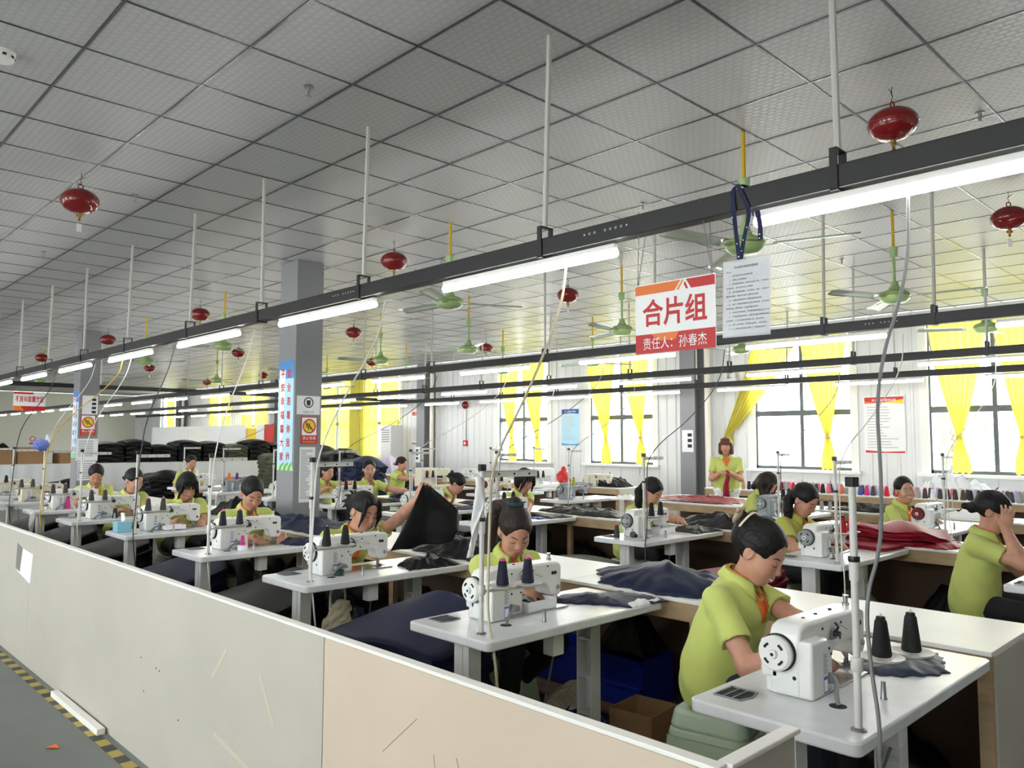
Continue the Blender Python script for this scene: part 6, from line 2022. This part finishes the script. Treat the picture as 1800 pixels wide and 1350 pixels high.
cloth_heap([(-4.15, 3.02), (-3.95, 2.96), (-3.91, 3.2), (-3.92, 3.33), (-4.2, 3.35), (-4.3, 3.2)], TZ, .05, 'black_nylon', 'black crumpled panels on the cloth holder\'s table', 7, .8, 12, group='fabric on tables')
cloth_heap([(-3.65, 3.42), (-3.55, 3.7), (-3.9, 3.98), (-4.5, 4.0), (-4.85, 3.8), (-4.6, 3.45), (-4.1, 3.40)], .763, .10, 'black_nylon', 'glossy black heap of panels on the bench behind the cloth holder', 8, .9, 10, group='fabric on tables')
cloth_heap([(-5.55, 3.42), (-5.5, 3.8), (-5.9, 4.0), (-6.9, 4.0), (-7.5, 3.85), (-7.3, 3.45), (-6.3, 3.41)], .763, .07, 'navy_nylon', 'navy heap of panels on the bench below the banner column', 9, .8, 7, group='fabric on tables')
cloth_heap([(-5.75, 2.95), (-5.45, 3.0), (-5.38, 3.3), (-5.6, 3.33), (-5.85, 3.2)], TZ, .03, 'navy_nylon', 'navy folded panel beside the pink spool woman\'s hands', 10, .6, 12, group='fabric on tables')
cloth_heap([(-7.62, 3.9), (-7.65, 3.62), (-8.2, 3.5), (-8.4, 3.8), (-8.1, 4.0), (-7.6, 4.01)], .763, .16, 'black_nylon', 'black plastic heap in front of the banner column', 11, .7, 8, group='fabric on tables')
cloth_stack([(-2.72, 6.05), (-2.25, 5.95), (-2.22, 6.27), (-2.24, 6.28), (-2.7, 6.28)], TZ + .001, TZ + .03, 2, 'red_nylon', 'thin red panels on the table end beside the red thread cones', jit=.02, seed=4)
cloth_stack([(-2.75, 6.33), (-2.2, 6.30), (-2.0, 6.5), (-2.1, 6.85), (-2.7, 6.9), (-2.85, 6.6)], .763, .90, 7, 'red_nylon', 'thick folded red fabric pile on the second bench', sag=lambda x, y: -.35 * x * x - .25 * y * y + .02 * math.sin(14 * x + 9 * y), jit=.055, seed=5)
cloth_heap([(-2.2, 6.3), (-1.95, 6.3), (-1.9, 6.55), (-2.0, 6.8), (-2.15, 6.6)], .763, .03, 'red_nylon', 'loose red corner of cloth trailing from the thick red pile', 73, .6, 12)
cloth_stack(tri(-3.15, 5.25, .8, .2), .02, .60, 12, 'red_nylon', 'dark red stack of panels behind the smiling woman\'s head', sag=lambda x, y: -0.25 * x * x + .1 * x, jit=.03, seed=6, flare=.1)
cloth_heap([(-4.1, 5.95), (-3.8, 5.9), (-3.77, 6.27), (-4.2, 6.28)], TZ, .04, 'black_nylon', 'black panels beside the white parts box', 12, .8, 12, group='fabric on tables')
cloth_heap([(-3.2, 6.33), (-3.1, 6.75), (-3.7, 6.9), (-4.4, 6.88), (-4.5, 6.4), (-3.8, 6.31)], .763, .10, 'black_nylon', 'grey black sheen heap of panels on the second bench', 13, .9, 9, group='fabric on tables')
cloth_heap([(-5.95, 5.95), (-5.55, 5.95), (-5.51, 6.25), (-5.7, 6.28), (-6.0, 6.2)], TZ, .02, 'black_nylon', 'black panel on the table of the short fringed worker', 14, .6, 12, group='fabric on tables')
cloth_heap([(-5.85, 5.85), (-5.6, 5.8), (-5.53, 5.93), (-5.8, 5.94)], TZ, .008, 'print_navy', 'pale blue printed panel on the table of the short fringed worker', 15, .3, 12, group='fabric on tables')
cloth_heap([(-5.0, 6.35), (-5.1, 6.8), (-5.7, 6.9), (-6.3, 6.85), (-6.2, 6.4), (-5.6, 6.31)], .763, .06, 'black_nylon', 'long black heap on the second bench left of the hanging black bag', 16, .8, 9, group='fabric on tables')
cloth_heap([(-7.2, 5.9), (-6.92, 5.9), (-6.9, 6.25), (-7.3, 6.28)], TZ, .02, 'navy_nylon', 'navy panel on the table of the bent worker', 17, .6, 10, group='fabric on tables')
cloth_heap([(-6.7, 6.33), (-6.7, 6.7), (-7.4, 6.85), (-7.7, 6.5), (-7.2, 6.31)], .763, .05, 'navy_nylon', 'navy panels on the second bench behind the bent worker', 18, .6, 8, group='fabric on tables')
cloth_heap([(-8.6, 5.85), (-8.38, 5.8), (-8.33, 6.2), (-8.6, 6.28), (-8.75, 6.1)], TZ, .03, 'black_nylon', 'black cloth under the hand of the woman looking up', 19, .8, 10, group='fabric on tables')
cloth_heap([(-8.2, 6.33), (-8.2, 6.7), (-8.9, 6.88), (-9.3, 6.6), (-8.9, 6.32)], .763, .12, 'navy_nylon', 'navy cloth mound on the second bench by the column', 20, .7, 8, group='fabric on tables')
cloth_stack(tri(-4.75, 5.35, .8, .1), .02, .50, 10, 'black_nylon', 'low black stack of panels left of the white parts box table', jit=.03, seed=8, flare=.1, sag=lambda x, y: -.2 * x * x)
cloth_stack(tri(-6.45, 5.3, .85, .1), .02, .66, 13, 'black_nylon', 'large black stack behind the black cloth heap', jit=.03, seed=9, flare=.12, sag=lambda x, y: -.35 * x * x + .1 * x)
cloth_stack(tri(-7.9, 5.3, .8, .1), .02, .60, 12, 'navy_nylon', 'navy stack between the bent worker and the woman looking up', jit=.03, seed=10, flare=.1, sag=lambda x, y: -.3 * x * x)
cloth_stack(tri(-9.3, 5.2, .8, .1), .02, .62, 12, 'navy_nylon', 'navy stack right of the banner column', jit=.03, seed=11, flare=.1, sag=lambda x, y: -.3 * x * x)
cloth_heap([(-5.15, 8.8), (-5.2, 9.5), (-5.9, 9.85), (-6.5, 9.8), (-6.6, 9.1), (-5.9, 8.75)], .763, .03, 'red_nylon', 'bright red fabric pieces spread on the bench before the standing worker', 21, .9, 12, ridge=.9)
cloth_heap([(-6.3, 8.72), (-5.9, 8.70), (-5.3, 8.68), (-5.25, 8.74), (-6.2, 8.80)], .763, .006, 'black_nylon', 'thin black strips on the front edge of the red bench', 22, .5, 14)
for k, (x, y, m, l, s) in enumerate(((-1.6, 9.2, 'black_nylon', 'black cloth heap right of the woman in glasses', .5), (-3.6, 9.25, 'black_nylon', 'black cloth heap between the two third row workers', .55), (-2.6, 9.28, 'white_cloth', 'white panels on the bench behind the woman in glasses', .4))):
    cloth_heap([(x - s, y - .15), (x, y - .2), (x + s, y - .12), (x + s * .8, y + .18), (x - s * .7, y + .2)], .756, .06, m, l, 23 + k, .9, 11, ridge=.9)
for k, (x, y, m, l, s, H) in enumerate(((-8.52, 10.75, 'black_nylon', 'dark cloth heap under the windows right of the red plastic bag', .26, .14), (-6.75, 8.75, 'white_cloth', 'white paper pieces on the empty grey machine table', .14, .04), (-13.2, 10.7, 'black_nylon', 'dark heap under the far tied curtain', .5, .16))):
    cloth_heap([(x - s, y - .2), (x, y - .28), (x + s, y - .16), (x + s * .8, y + .22), (x - s * .7, y + .25)], .763 if y > 9 else TZ, H, m, l, 33 + k, .9, 9, ridge=.9)

# the cloth held up by the third worker: a hanging panel with real folds
def held(u, v):
    top = Vector((-4.17, 3.26, 1.26)); 
    a = Vector((-4.12, 3.46, 1.07)) if u > .5 else top
    L = [(-4.25, 3.02, .83), (-4.22, 3.06, .93), (-4.20, 3.14, 1.08), (-4.17, 3.22, 1.265)]
    R = [(-4.08, 3.40, .88), (-4.06, 3.44, .95), (-4.08, 3.46, 1.08), (-4.15, 3.27, 1.24)]
    f = v * 3; i = min(int(f), 2); t = f - i
    l = Vector(L[i]).lerp(Vector(L[i + 1]), t); r = Vector(R[i]).lerp(Vector(R[i + 1]), t)
    p = l.lerp(r, u)
    return p + Vector((.02 * math.sin(u * 9 + v * 2) * (1 - v * .7), 0, .006 * math.sin(u * 14)))
tag(MB().grid(held, 22, 24).build('held_cloth', 'black_nylon', None, smooth=True, solid=.004), 'black pointed cloth panel held up in the worker\'s left hand', 'fabric')
def strip(u, v):
    return Vector((-6.02 + .05 * (u - .5) * (1 + v) + .012 * math.sin(v * 8), 10.16 - .04 * v + .02 * math.sin(u * 6 + v * 4), 1.13 - .38 * v))
tag(MB().grid(strip, 8, 16).build('red_cloth_strip', 'red_nylon', None, smooth=True, solid=.012), 'red cloth strip hanging from the standing woman\'s hands', 'fabric')

# ---- ponytail woman's raised foot, plaid cloth
T_ = thing('running_shoe', 'cream running shoe with a ridged sole under the ponytailed woman\'s table', 'shoe', (-2.86, 3.16, .20))
S_ = Field().ell((0, 0, 0), (.055, .045, .10), None, .02).ell((0, .0, .07), (.05, .045, .055), None, .03).ell((0, .02, -.07), (.048, .04, .05), None, .03)
v_, q_ = S_.mesh(.009); obj_of('upper', np_mesh('upper', v_, q_, 'shoe_cream'), T_)
MB().prism([(.052 * math.cos(a) * (1 + .12 * math.cos(a * 2)), .125 * math.sin(a)) for a in [2 * PI * k / 24 for k in range(24)]], -.055, -.035, 'y').build('sole', 'shoe_cream', T_, bevel=.005)
for k in range(9): MB().box(-.036, .036, -.061, -.054, -.10 + .024 * k, -.088 + .024 * k).build('tread_bar', 'tape_beige', T_)
T_.rotation_euler = (0.25, 0.9, 0.75)
o_ = cloth_heap([(-2.98, 3.05), (-2.78, 2.98), (-2.62, 3.1), (-2.62, 3.35), (-2.8, 3.42), (-2.98, 3.3)], 0.0, .15, 'plaid_cloth', 'blue and white plaid cloth crumpled on the floor below the running shoe', 41, .5, 9, name='plaid_cloth')

# ---- things under benches
crate(-2.84, 3.72, .36, .30, .34, 'crate_blue', 'blue plastic crate below the bench behind the ponytailed woman')
crate(-3.35, 3.78, .36, .28, .30, 'crate_blue', 'second blue plastic crate deeper under the bench')
cloth_heap([(-3.0, 3.6), (-2.68, 3.6), (-2.68, 3.85), (-3.0, 3.85)], .36, .18, 'black_nylon', 'black bag bulging out of the blue crate', 42, .4, 8)
carton(-2.47, 3.33, .24, .26, .21, 'open brown carton beside the blue crate', .1)
tray_box(-1.35, 3.62, .08, .26, .30, .07, 'board_white', 'shallow cream plastic tray on the floor under the right bench', .2, 'plastic_tray')
for k, (x, y, s, H, m, l) in enumerate(((-1.9, 6.55, .45, .40, 'black_nylon', 'black bags piled under the second bench at the right'), (-2.75, 6.55, .3, .25, 'white_cloth', 'white cloth bundle under the second bench'), (-3.4, 6.6, .3, .34, 'white_cloth', 'pale plastic wrapped roll under the table of the red cones'),
                                      (-4.6, 6.55, .3, .35, 'black_nylon', 'black bag under the second bench left of the parts box'), (-5.2, 5.9, .25, .3, 'black_nylon', 'black sack between the second row tables'), (-1.2, 6.5, .3, .35, 'black_nylon', 'black sack under the second bench at the right edge'))):
    cloth_heap([(x - s, y - .2), (x, y - .24), (x + s, y - .15), (x + s * .9, y + .18), (x - s * .8, y + .2)], .0765 if y > 6.2 else 0, H, m, l, 50 + k, .5, 7)
o_ = MB().lathe([(.03, -.25), (.13, -.245), (.135, 0), (.13, .245), (.03, .25)], (0, 0, .136), 20, 'x').build('fabric_roll', 'white_cloth', None, smooth='auto'); o_.location = (-2.86, 5.62, 0); o_.rotation_euler = (0, 0, 1.3); tag(o_, 'pale fabric roll on the floor under the red cone table', 'fabric roll')

# ---- small things on tables
tray_box(-2.66, 2.72, TZ + .007, .13, .19, .045, 'paper', 'white box of fabric bits under the needle of the ponytailed woman', .0, bits='dark_slot')
tray_box(-4.06, 5.75, TZ + .001, .13, .26, .05, 'paper', 'white parts box filled with white scraps on the second row table', .1, bits='white_cloth')
def roll(x, y, z, r, h, m, lab, name='tape_roll', cat='tape roll', inner='dark_slot'):
    t = thing(name, lab, cat, (x, y, z))
    MB().lathe([(r * .5, 0), (r, 0), (r, h), (r * .5, h)], (0, 0, 0), 24, caps=False).build('tape', m, t, smooth='auto')
    MB().lathe([(r * .5, .001), (r * .5, h - .001), (r * .46, h - .001), (r * .46, .001)], (0, 0, 0), 24, caps=False).build('core', inner, t, smooth='auto')
    return t
roll(-4.10, 2.55, TZ, .032, .032, 'green_tape', 'dark green tape roll on the cloth holder\'s table')
roll(-5.52, 2.62, TZ, .036, .034, 'paper', 'white tape roll carrying the pink spool', inner='paper')
t_ = thing('stacked_spool', 'bright pink stacked plastic spool on the white tape roll', 'spool', (-5.52, 2.62, TZ + .0345))
for k in range(4): MB().lathe([(.008, .018 * k), (.019 - .002 * k, .018 * k + .003), (.019 - .002 * k, .018 * k + .013), (.008, .018 * k + .017)], (0, 0, 0), 14).build('bead', 'pink_plastic', t_, smooth='auto')
t_ = thing('tissue_box', 'light blue tissue box with a tissue standing up', 'tissue box', (-7.28, 2.36, TZ))
MB().box(-.06, .06, -.06, .06, 0, .09).build('carton', 'tissue_blue', t_, bevel=.004)
MB().grid(lambda u, v: (-.03 + .06 * u, .012 * math.sin(u * 7 + v * 3), .09 + .075 * v), 8, 6).build('tissue', 'paper', t_, smooth=True, solid=.0015)
tray_box(-7.16, 2.75, TZ + .007, .10, .18, .035, 'paper', 'white parts box on the tissue box table')
tray_box(-10.2, 2.55, TZ + .001, .10, .16, .03, 'clip_cream', 'cream wooden block box beside the pink cone')
thread_cone((-10.12, 2.68, TZ), 'magenta', 'tall pink thread cone standing on the far front row table', 'loose thread cones', h=.13)
thread_cone((-8.62, 2.72, TZ), 'black', 'black thread cone with pink tip standing on the pole worker\'s table', 'loose thread cones', 'pink_plastic')
thread_cone((-4.13, 5.22, TZ), 'charcoal', 'charcoal thread cone with pink tip standing left of the parts box machine', 'loose thread cones', 'pink_plastic')
t_ = thread_cone((-3.98, 5.24, TZ + .035), 'olive', 'olive thread cone lying on its side beside the parts box machine', 'loose thread cones'); t_.rotation_euler = (PI / 2, 0, .9)
tray_box(-10.6, 6.12, TZ + .001, .1, .1, .09, 'lip', 'small pink cup on the table of the hidden worker', name='cup', cat='cup')
# blue cloth cap over a thread stand, cream cloth tied to the poles
t_ = thing('cloth_cover', 'blue cloth knotted over the top of a thread stand pole', 'cloth cover', (AX[6] - .075, AY + .10, TZ + .735))
S_ = Field().ell((0, 0, 0), (.07, .08, .065), None, .02); v_, q_ = S_.mesh(.008, (.006, 50., 1.0)); obj_of('cover', np_mesh('cover', v_, q_, 'blue_cloth'), t_)
S_ = Field().ell((0.0, .06, .07), (.02, .02, .05), None, .02).ell((.0, .08, .03), (.025, .03, .04), None, .02); v_, q_ = S_.mesh(.008); obj_of('white_knot', np_mesh('white_knot', v_, q_, 'white_cloth'), t_)
def rag(x, y, z, m, lab, L=.3, w=.05, sd=1.0):
    o = MB().grid(lambda u, v: (x + .03 * math.sin(3 * v + sd) + (u - .5) * w * (1 - .5 * v), y + .02 * math.sin(u * 5 + 7 * v + sd), z - L * v), 6, 14).build('hanging_rag', m, None, smooth=True, solid=.006)
    return tag(o, lab, 'rag')
rag(AX[1] - .155, AYS[1] + .06, 1.40, 'white_cloth', 'twisted pale cloth strip hanging along the pole of the ponytailed woman\'s table', .34, .035)
rag(AX[6] - .03, AY + .03, TZ + .005, 'white_cloth', 'white cloth strip hanging over the edge of the far front row table', .36, .07, 2.0)
rag(AX[7] - .10, AY - .01, TZ + .005, 'table_steel', 'grey white cloth draped over the left edge table', .38, .16, 3.0)
# white scraps wrap on the ponytailed woman's table end
cloth_heap([(-2.42, 3.09), (-2.345, 3.09), (-2.343, 3.33), (-2.355, 3.335), (-2.43, 3.2)], TZ, .014, 'white_cloth', 'white crumpled wrapping along the end of the ponytailed woman\'s table', 71, .6, 22, ridge=.5)

# ---- thread shelf below the windows
pal = ['pink', 'maroon', 'grey', 'red', 'tan', 'charcoal', 'teal', 'green', 'navy', 'pink', 'brown', 'orange', 'grey', 'yellow', 'blue', 'magenta', 'charcoal', 'lilac', 'red', 'maroon']
pal2 = ['red', 'teal', 'brown', 'grey', 'brown', 'white', 'charcoal', 'charcoal', 'charcoal', 'olive', 'black', 'charcoal', 'charcoal', 'red', 'lilac', 'charcoal', 'grey', 'black', 'olive', 'brown']
spool_row(-7.2, -6.2, 11.86, .761, ['navy', 'navy', 'black', 'green', 'navy', 'tan', 'navy'], 'on the shelf beside the standing worker', 'cones at the left of the thread shelf', 'white_enamel', seed=4)
spool_row(-6.15, -4.35, 11.86, .761, pal, 'on the shelf below the middle poster', 'cones in the middle of the thread shelf', 'pink_plastic', seed=5)
spool_row(-4.3, -2.2, 11.86, .761, pal2, 'on the shelf below the rightmost window', 'cones at the right of the thread shelf', 'pink_plastic', seed=6)
spool_row(-6.1, -2.4, 12.05, .761, ['grey', 'pink', 'white', 'charcoal', 'lilac'], 'in the rear row of the thread shelf', 'cones in the rear row of the thread shelf', 'print_lightgrey', seed=7)
cloth_heap([(-4.2, 12.12), (-3.1, 12.12), (-3.1, 12.28), (-4.2, 12.28)], .761, .30, 'plastic_bag', 'bundle of clear plastic bags behind the thread cones', 81, .9, 14, name='plastic_bags')
for x, c, l in ((-3.0, 'grey', 'rightmost'), (-3.08, 'grey', 'middle'), (-3.16, 'grey', 'leftmost')):
    thread_cone((x * 1.25 - .3, 9.1, .756), c, '%s of three grey cones left of the woman in glasses' % l, 'three grey cones behind the woman in glasses', None)
# red plastic bag on the far bench
t_ = thing('red_plastic_bag', 'knotted bright red plastic bag on the bench under the windows', 'plastic bag', (-9.75, 10.75, .763))
S_ = Field().ell((0, 0, .12), (.13, .11, .12), None, .03).ell((.02, 0, .25), (.05, .04, .07), None, .05).ell((.12, 0, .06), (.08, .07, .06), None, .03)
v_, q_ = S_.mesh(.012, (.008, 40., 1.)); obj_of('bag', np_mesh('bag', v_, q_, 'red_plastic'), t_)
for k, (x, l) in enumerate(((-9.2, 'left'), (-9.08, 'middle'), (-8.96, 'right'))):
    thread_cone((x, 11.0, .763), 'black', '%s of three black cones behind the red plastic bag' % l, 'three black cones under the windows')
for k, (x, y, b, l) in enumerate(((-10.6, 10.45, 'machine_cream', 'cream sewing machine on the bench under the tied curtains'), (-12.2, 10.45, 'machine_white', 'white sewing machine on the bench left of the blue poster'), (-8.95, 10.42, 'machine_cream', 'cream sewing machine on the bench beside the grey column'))):
    m_ = get(('machine', b, 'machine_white'), make_machine, b, 'machine_white'); m_.location = (x, y, .7635); m_.rotation_euler = (0, 0, -PI / 2 + .2 * k)
    tag(m_, l, 'sewing machine', 'sewing machines')

# ---- far left: skirted table with boxes and black bundles
t_ = thing('skirted_table', 'long table with a grey cloth skirt far back on the left', 'table', (-20.2, 6.9, 0))
MB().box(-.5, .5, -3.8, 3.7, .97, 1.0).build('top', 'table_steel', t_)
MB().grid(lambda u, v: (.51 + .012 * math.sin(u * 160), -3.8 + 7.5 * u, .98 - .95 * v), 140, 3).build('skirt', 'paper_grey', t_, smooth=True)
for k in range(8):
    y = 6.1 + .62 * k
    cloth_stack([(-20.6, y - .29), (-19.8, y - .29), (-19.75, y), (-19.8, y + .28), (-20.6, y + .28)], 1.001, 1.5 + .07 * math.sin(k * 2.3), 9, 'black_nylon' if k != 5 else 'olive_nylon', ('black' if k != 5 else 'olive') + ' bundle, %s from the left on the grey skirted table' % ORD[k], sag=lambda x, y_: -.25 * x * x - .6 * y_ * y_, jit=.04, seed=20 + k, name='fabric_bundle', cat='fabric bundle', group='bundles on the skirted table')
carton(-20.1, 3.9, .5, .45, .30, 'left brown carton on the grey skirted table', .1, False, 1.001)
carton(-20.2, 4.55, .6, .55, .36, 'tall brown carton in the middle of the grey skirted table', -.1, False, 1.001)
carton(-20.1, 5.3, .5, .5, .28, 'right brown carton on the grey skirted table', .15, False, 1.001)
for k, (x, y, w, d, H, m, l) in enumerate(((-13.3, 8.75, .72, .7, 1.22, 'navy_nylon', 'dark navy bale of cloth directly left of the banner'), (-14.2, 8.8, .74, .7, 1.36, 'black_nylon', 'first black bale of cloth left of the navy bale'), (-15.15, 8.85, .82, .7, 1.42, 'black_nylon', 'second black bale of cloth left of the navy bale'),
                                          (-16.15, 8.9, .8, .7, 1.36, 'black_nylon', 'third black bale of cloth left of the navy bale'), (-17.15, 9.0, .82, .7, 1.28, 'olive_nylon', 'olive black bale of cloth below the white office partition'), (-17.9, 6.6, .8, .8, .86, 'black_nylon', 'low black bale tied with white string before the skirted table'), (-18.6, 4.9, .9, .7, .7, 'black_nylon', 'low black bale on the floor before the grey skirt'))):
    cloth_stack([(x - w / 2, y - d / 2), (x, y - d * .56), (x + w / 2, y - d / 2), (x + w * .55, y), (x + w / 2, y + d / 2), (x - w / 2, y + d / 2)], .005, H, 12, m, l, sag=lambda a, b: -.5 * a * a - .6 * b * b + .03 * math.sin(9 * a + 5 * b), jit=.05, seed=60 + k, name='fabric_bale', cat='fabric bale', group='bales at the back')
cloth_heap([(-20.4, 3.75), (-19.9, 3.72), (-19.87, 4.1), (-20.35, 4.1)], 1.306, .14, 'black_nylon', 'black heap on top of the left carton', 90, .4, 6, ridge=.1)
for k, (x, y, s_, m, l, H) in enumerate(((-16.0, 11.3, .75, 'lavender_cloth', 'big lavender cloth mound under the closed curtains', 1.25), (-19.0, 11.4, .8, 'black_nylon', 'dark heap under the closed curtains next to the column', 1.35), (-14.4, 9.75, .5, 'white_cloth', 'white cloth mound beside the lavender mound', .95))):
    cloth_heap([(x - s_ * .8, y - .3), (x + .1, y - .45), (x + s_ * .8, y - .3), (x + s_, y + .2), (x, y + .35), (x - s_, y + .25)], 0, H * .9, m, l, 95 + k, .12, 4.0, ridge=.05, power=3.5)
t_ = thing('office_partition', 'white boarded office partition with a cream door opening far back', 'partition', (-26.2, 10.95, 0))
for a, b in ((-4.6, -1.2), (.2, 3.2), (3.9, 4.4)): MB().box(a, b, -.03, .03, 0, 2.0).build('panel', 'white_enamel', t_)
MB().box(-1.2, .2, -.03, .03, 1.9, 2.0).build('door_head', 'sill_white', t_)
MB().box(-1.18, .18, .0, .02, 0, 1.9).build('door_leaf', 'wall_cream', t_)
MB().box(3.2, 3.9, .0, .02, 0, 1.9).build('yellow_panel', 'print_yellow', t_)
MB().box(4.42, 4.9, -.03, .03, 0, 2.0).build('red_panel', 'print_red', t_)
t_ = thing('air_conditioner', 'tall white cabinet air conditioner beside the closed curtains', 'air conditioner', (-17.15, 12.2, 0))
MB().box(-.22, .22, -.2, .2, 0, 1.95).build('cabinet', 'white_enamel', t_, bevel=.02)
for k in range(6): MB().box(-.17, .17, -.206, -.198, 1.5 + .06 * k, 1.525 + .06 * k).build('louvre', 'machine_grey', t_)
t_ = thing('end_wall_sign', 'tiny no smoking sign on the cream end wall', 'sign', (X_END + .012, 8.6, 1.5), PI / 2)
t_.scale = (.6, .6, .6); MB().box(-.25, .25, -.002, .002, -.35, .35).build('sheet', 'paper', t_)
MB().grid(lambda u, v: ((.14 + .05 * v) * math.cos(2 * PI * u), -.004, .1 + (.14 + .05 * v) * math.sin(2 * PI * u)), 24, 2, True).build('red_ring', 'print_red', t_)
MB().box(-.2, .2, -.004, -.003, -.28, -.16).build('red_text_bar', 'print_red', t_)

# ---- power cables from the rails
C_ = [(-0.92, AX[0] - .01, 'cable_grey', .0055, 'thick grey cable in front of the right foreground pole'), (-2.44, AX[1] - .13, 'cable_beige', .006, 'beige cable leading to the ponytailed woman\'s pole'), (-3.91, AX[2] - .13, 'cable_white', .0055, 'white cable leading to the cloth holder\'s pole'),
      (-5.63, AX[3] - .12, 'cable_white', .005, 'white cable leading to the pink spool table'), (-7.19, AX[4] - .08, 'cable_dark', .005, 'dark cable leading to the tissue box table'), (-8.3, AX[5] - .08, 'cable_white', .005, 'pale cable leading to the pole worker\'s table'),
      (-8.55, AX[6] - .06, 'cable_yellow', .006, 'yellow cable passing in front of the farther column'), (-11.0, AX[7] - .08, 'cable_dark', .005, 'dark cable leading to the left edge table'), (-9.46, AX[6] - .09, 'cable_white', .0045, 'second pale cable beside the yellow one')]
for k, (xt, xp, m, r, l) in enumerate(C_):
    y0 = AYS[k if k < 8 else 6] + .10
    if k == 0:
        cable([(xt, 2.72, 2.385), (xt + .0, 2.70, 2.1), (xt - .06, 2.55, 1.75), (xp - .0, 2.38, 1.42), (xp + .03, 2.28, 1.25), (xp - .0, 2.24, 1.12), (xp + .015, 2.22, .95), (xp + .045, 2.20, .80), (xp + .048, 2.18, .70), (xp + .05, 2.2, .4), (xp, 2.3, .15)], r, m, l)
    else:
        cable([(xt, 2.72, 2.385), (xt + .02, 2.66, 2.15), (xp + .25 * (xt - xp) + .03, 2.45, 1.75), (xp + .02, y0 + .02, 1.46), (xp + .028, y0 + .0, 1.25), (xp + .03, y0 - .01, 1.0), (xp + .05, y0 - .03, .82), (xp + .11, y0 - .05, .72), (xp + .115, y0 - .02, .45), (xp + .0, y0 + .1, .2)], r, m, l)
for k, (x, y, yr, xt, l) in enumerate(((BX[0] - .075, BY, 6.38, -.9, 'thin cable at the right edge above the raised hand'), (BX[1] - .075, BY, 6.38, -2.2, 'thin grey cable hanging to the red cone stand'), (BX[2] - .075, BY, 6.38, -3.75, 'thin grey cable hanging to the parts box table'), (BX[3] - .075, BY, 6.38, -4.9, 'thin pale cable slanting to the short fringed worker'),
                                     (BX[4] - .075, BY, 6.38, -6.4, 'thin pale cable slanting to the bent worker'), (BX[5] - .075, BY, 6.38, -7.7, 'thin grey cable slanting to the woman looking up'), (BX[7] - .075, BY, 6.38, -11.2, 'thin pale cable hanging to the orange cone stand'), (CX[0] - .075, CY, 9.05, -2.2, 'dark looped cable hanging to the red hand wheel machine'),
                                     (CX[1] - .075, CY, 9.05, -3.8, 'thin cable hanging in front of the swept curtain window'), (CX[2] - .075, CY + .2, 9.05, -6.6, 'thin dark cable hanging to the empty grey machine'), (CX[3] - .075, CY + .2, 9.05, -8.2, 'thin dark cable hanging left of the blue poster'))):
    y0 = y + .10
    cable([(x + .6 * (xt - x), yr, 2.385), (x + .5 * (xt - x) + .03, yr - .1, 2.1), (x + .2 * (xt - x) - .02, y0 + .6 * (yr - y0), 1.75), (x + .015, y0 + .04, 1.46), (x + .02, y0 + .01, 1.2), (x + .025, y0 + .01, .9), (x + .06, y0 - .06, .8), (x + .10, y0 - .13, .70), (x + .1, y0 - .12, .4)], .0042, ('cable_grey', 'cable_white', 'cable_dark')[k % 3], l)

# ---- dark clutter on the lower shelves
for k, (x, y, s_, H, m, l) in enumerate(((-1.55, 3.7, .4, .22, 'black_nylon', 'black bag on the low shelf of the bench behind the smiling woman'), (-3.95, 3.7, .3, .36, 'black_nylon', 'black sack on the low bench shelf behind the cloth holder'),
        (-4.75, 3.7, .4, .32, 'black_nylon', 'second black sack on the low bench shelf behind the cloth holder'), (-5.7, 3.7, .4, .36, 'navy_nylon', 'navy sack on the low bench shelf behind the pink spool table'), (-6.7, 3.7, .4, .34, 'black_nylon', 'black sack on the low bench shelf behind the tissue box table'),
        (-5.7, 6.6, .35, .36, 'black_nylon', 'black sack on the low shelf behind the short fringed worker'), (-6.6, 6.6, .4, .34, 'black_nylon', 'black sack on the low shelf behind the bent worker'), (-7.7, 6.6, .4, .36, 'navy_nylon', 'navy sack on the low shelf behind the woman looking up'))):
    cloth_heap([(x - s_, y - .2), (x, y - .23), (x + s_, y - .16), (x + s_ * .9, y + .18), (x - s_ * .8, y + .19)], .076, H, m, l, 150 + k, .5, 6, power=3)
t_ = thing('tote_bag', 'beige tote bag hanging under the cloth holder\'s table', 'bag', (AX[2] - .16, AYS[2] + .30, .40))
S_ = Field().ell((0, 0, .05), (.05, .11, .10), None, .03).ell((0, .02, .16), (.03, .07, .06), None, .04); v_, q_ = S_.mesh(.011, (.008, 45., 1.)); obj_of('bag_body', np_mesh('bag_body', v_, q_, 'cable_beige'), t_)
for s_ in (-1, 1): MB().tube(chaikin([(0, s_ * .05, .18), (0, s_ * .05, .28), (0, 0, .31)], 2), .008, 6).build('strap', 'cable_beige', t_, smooth=True)
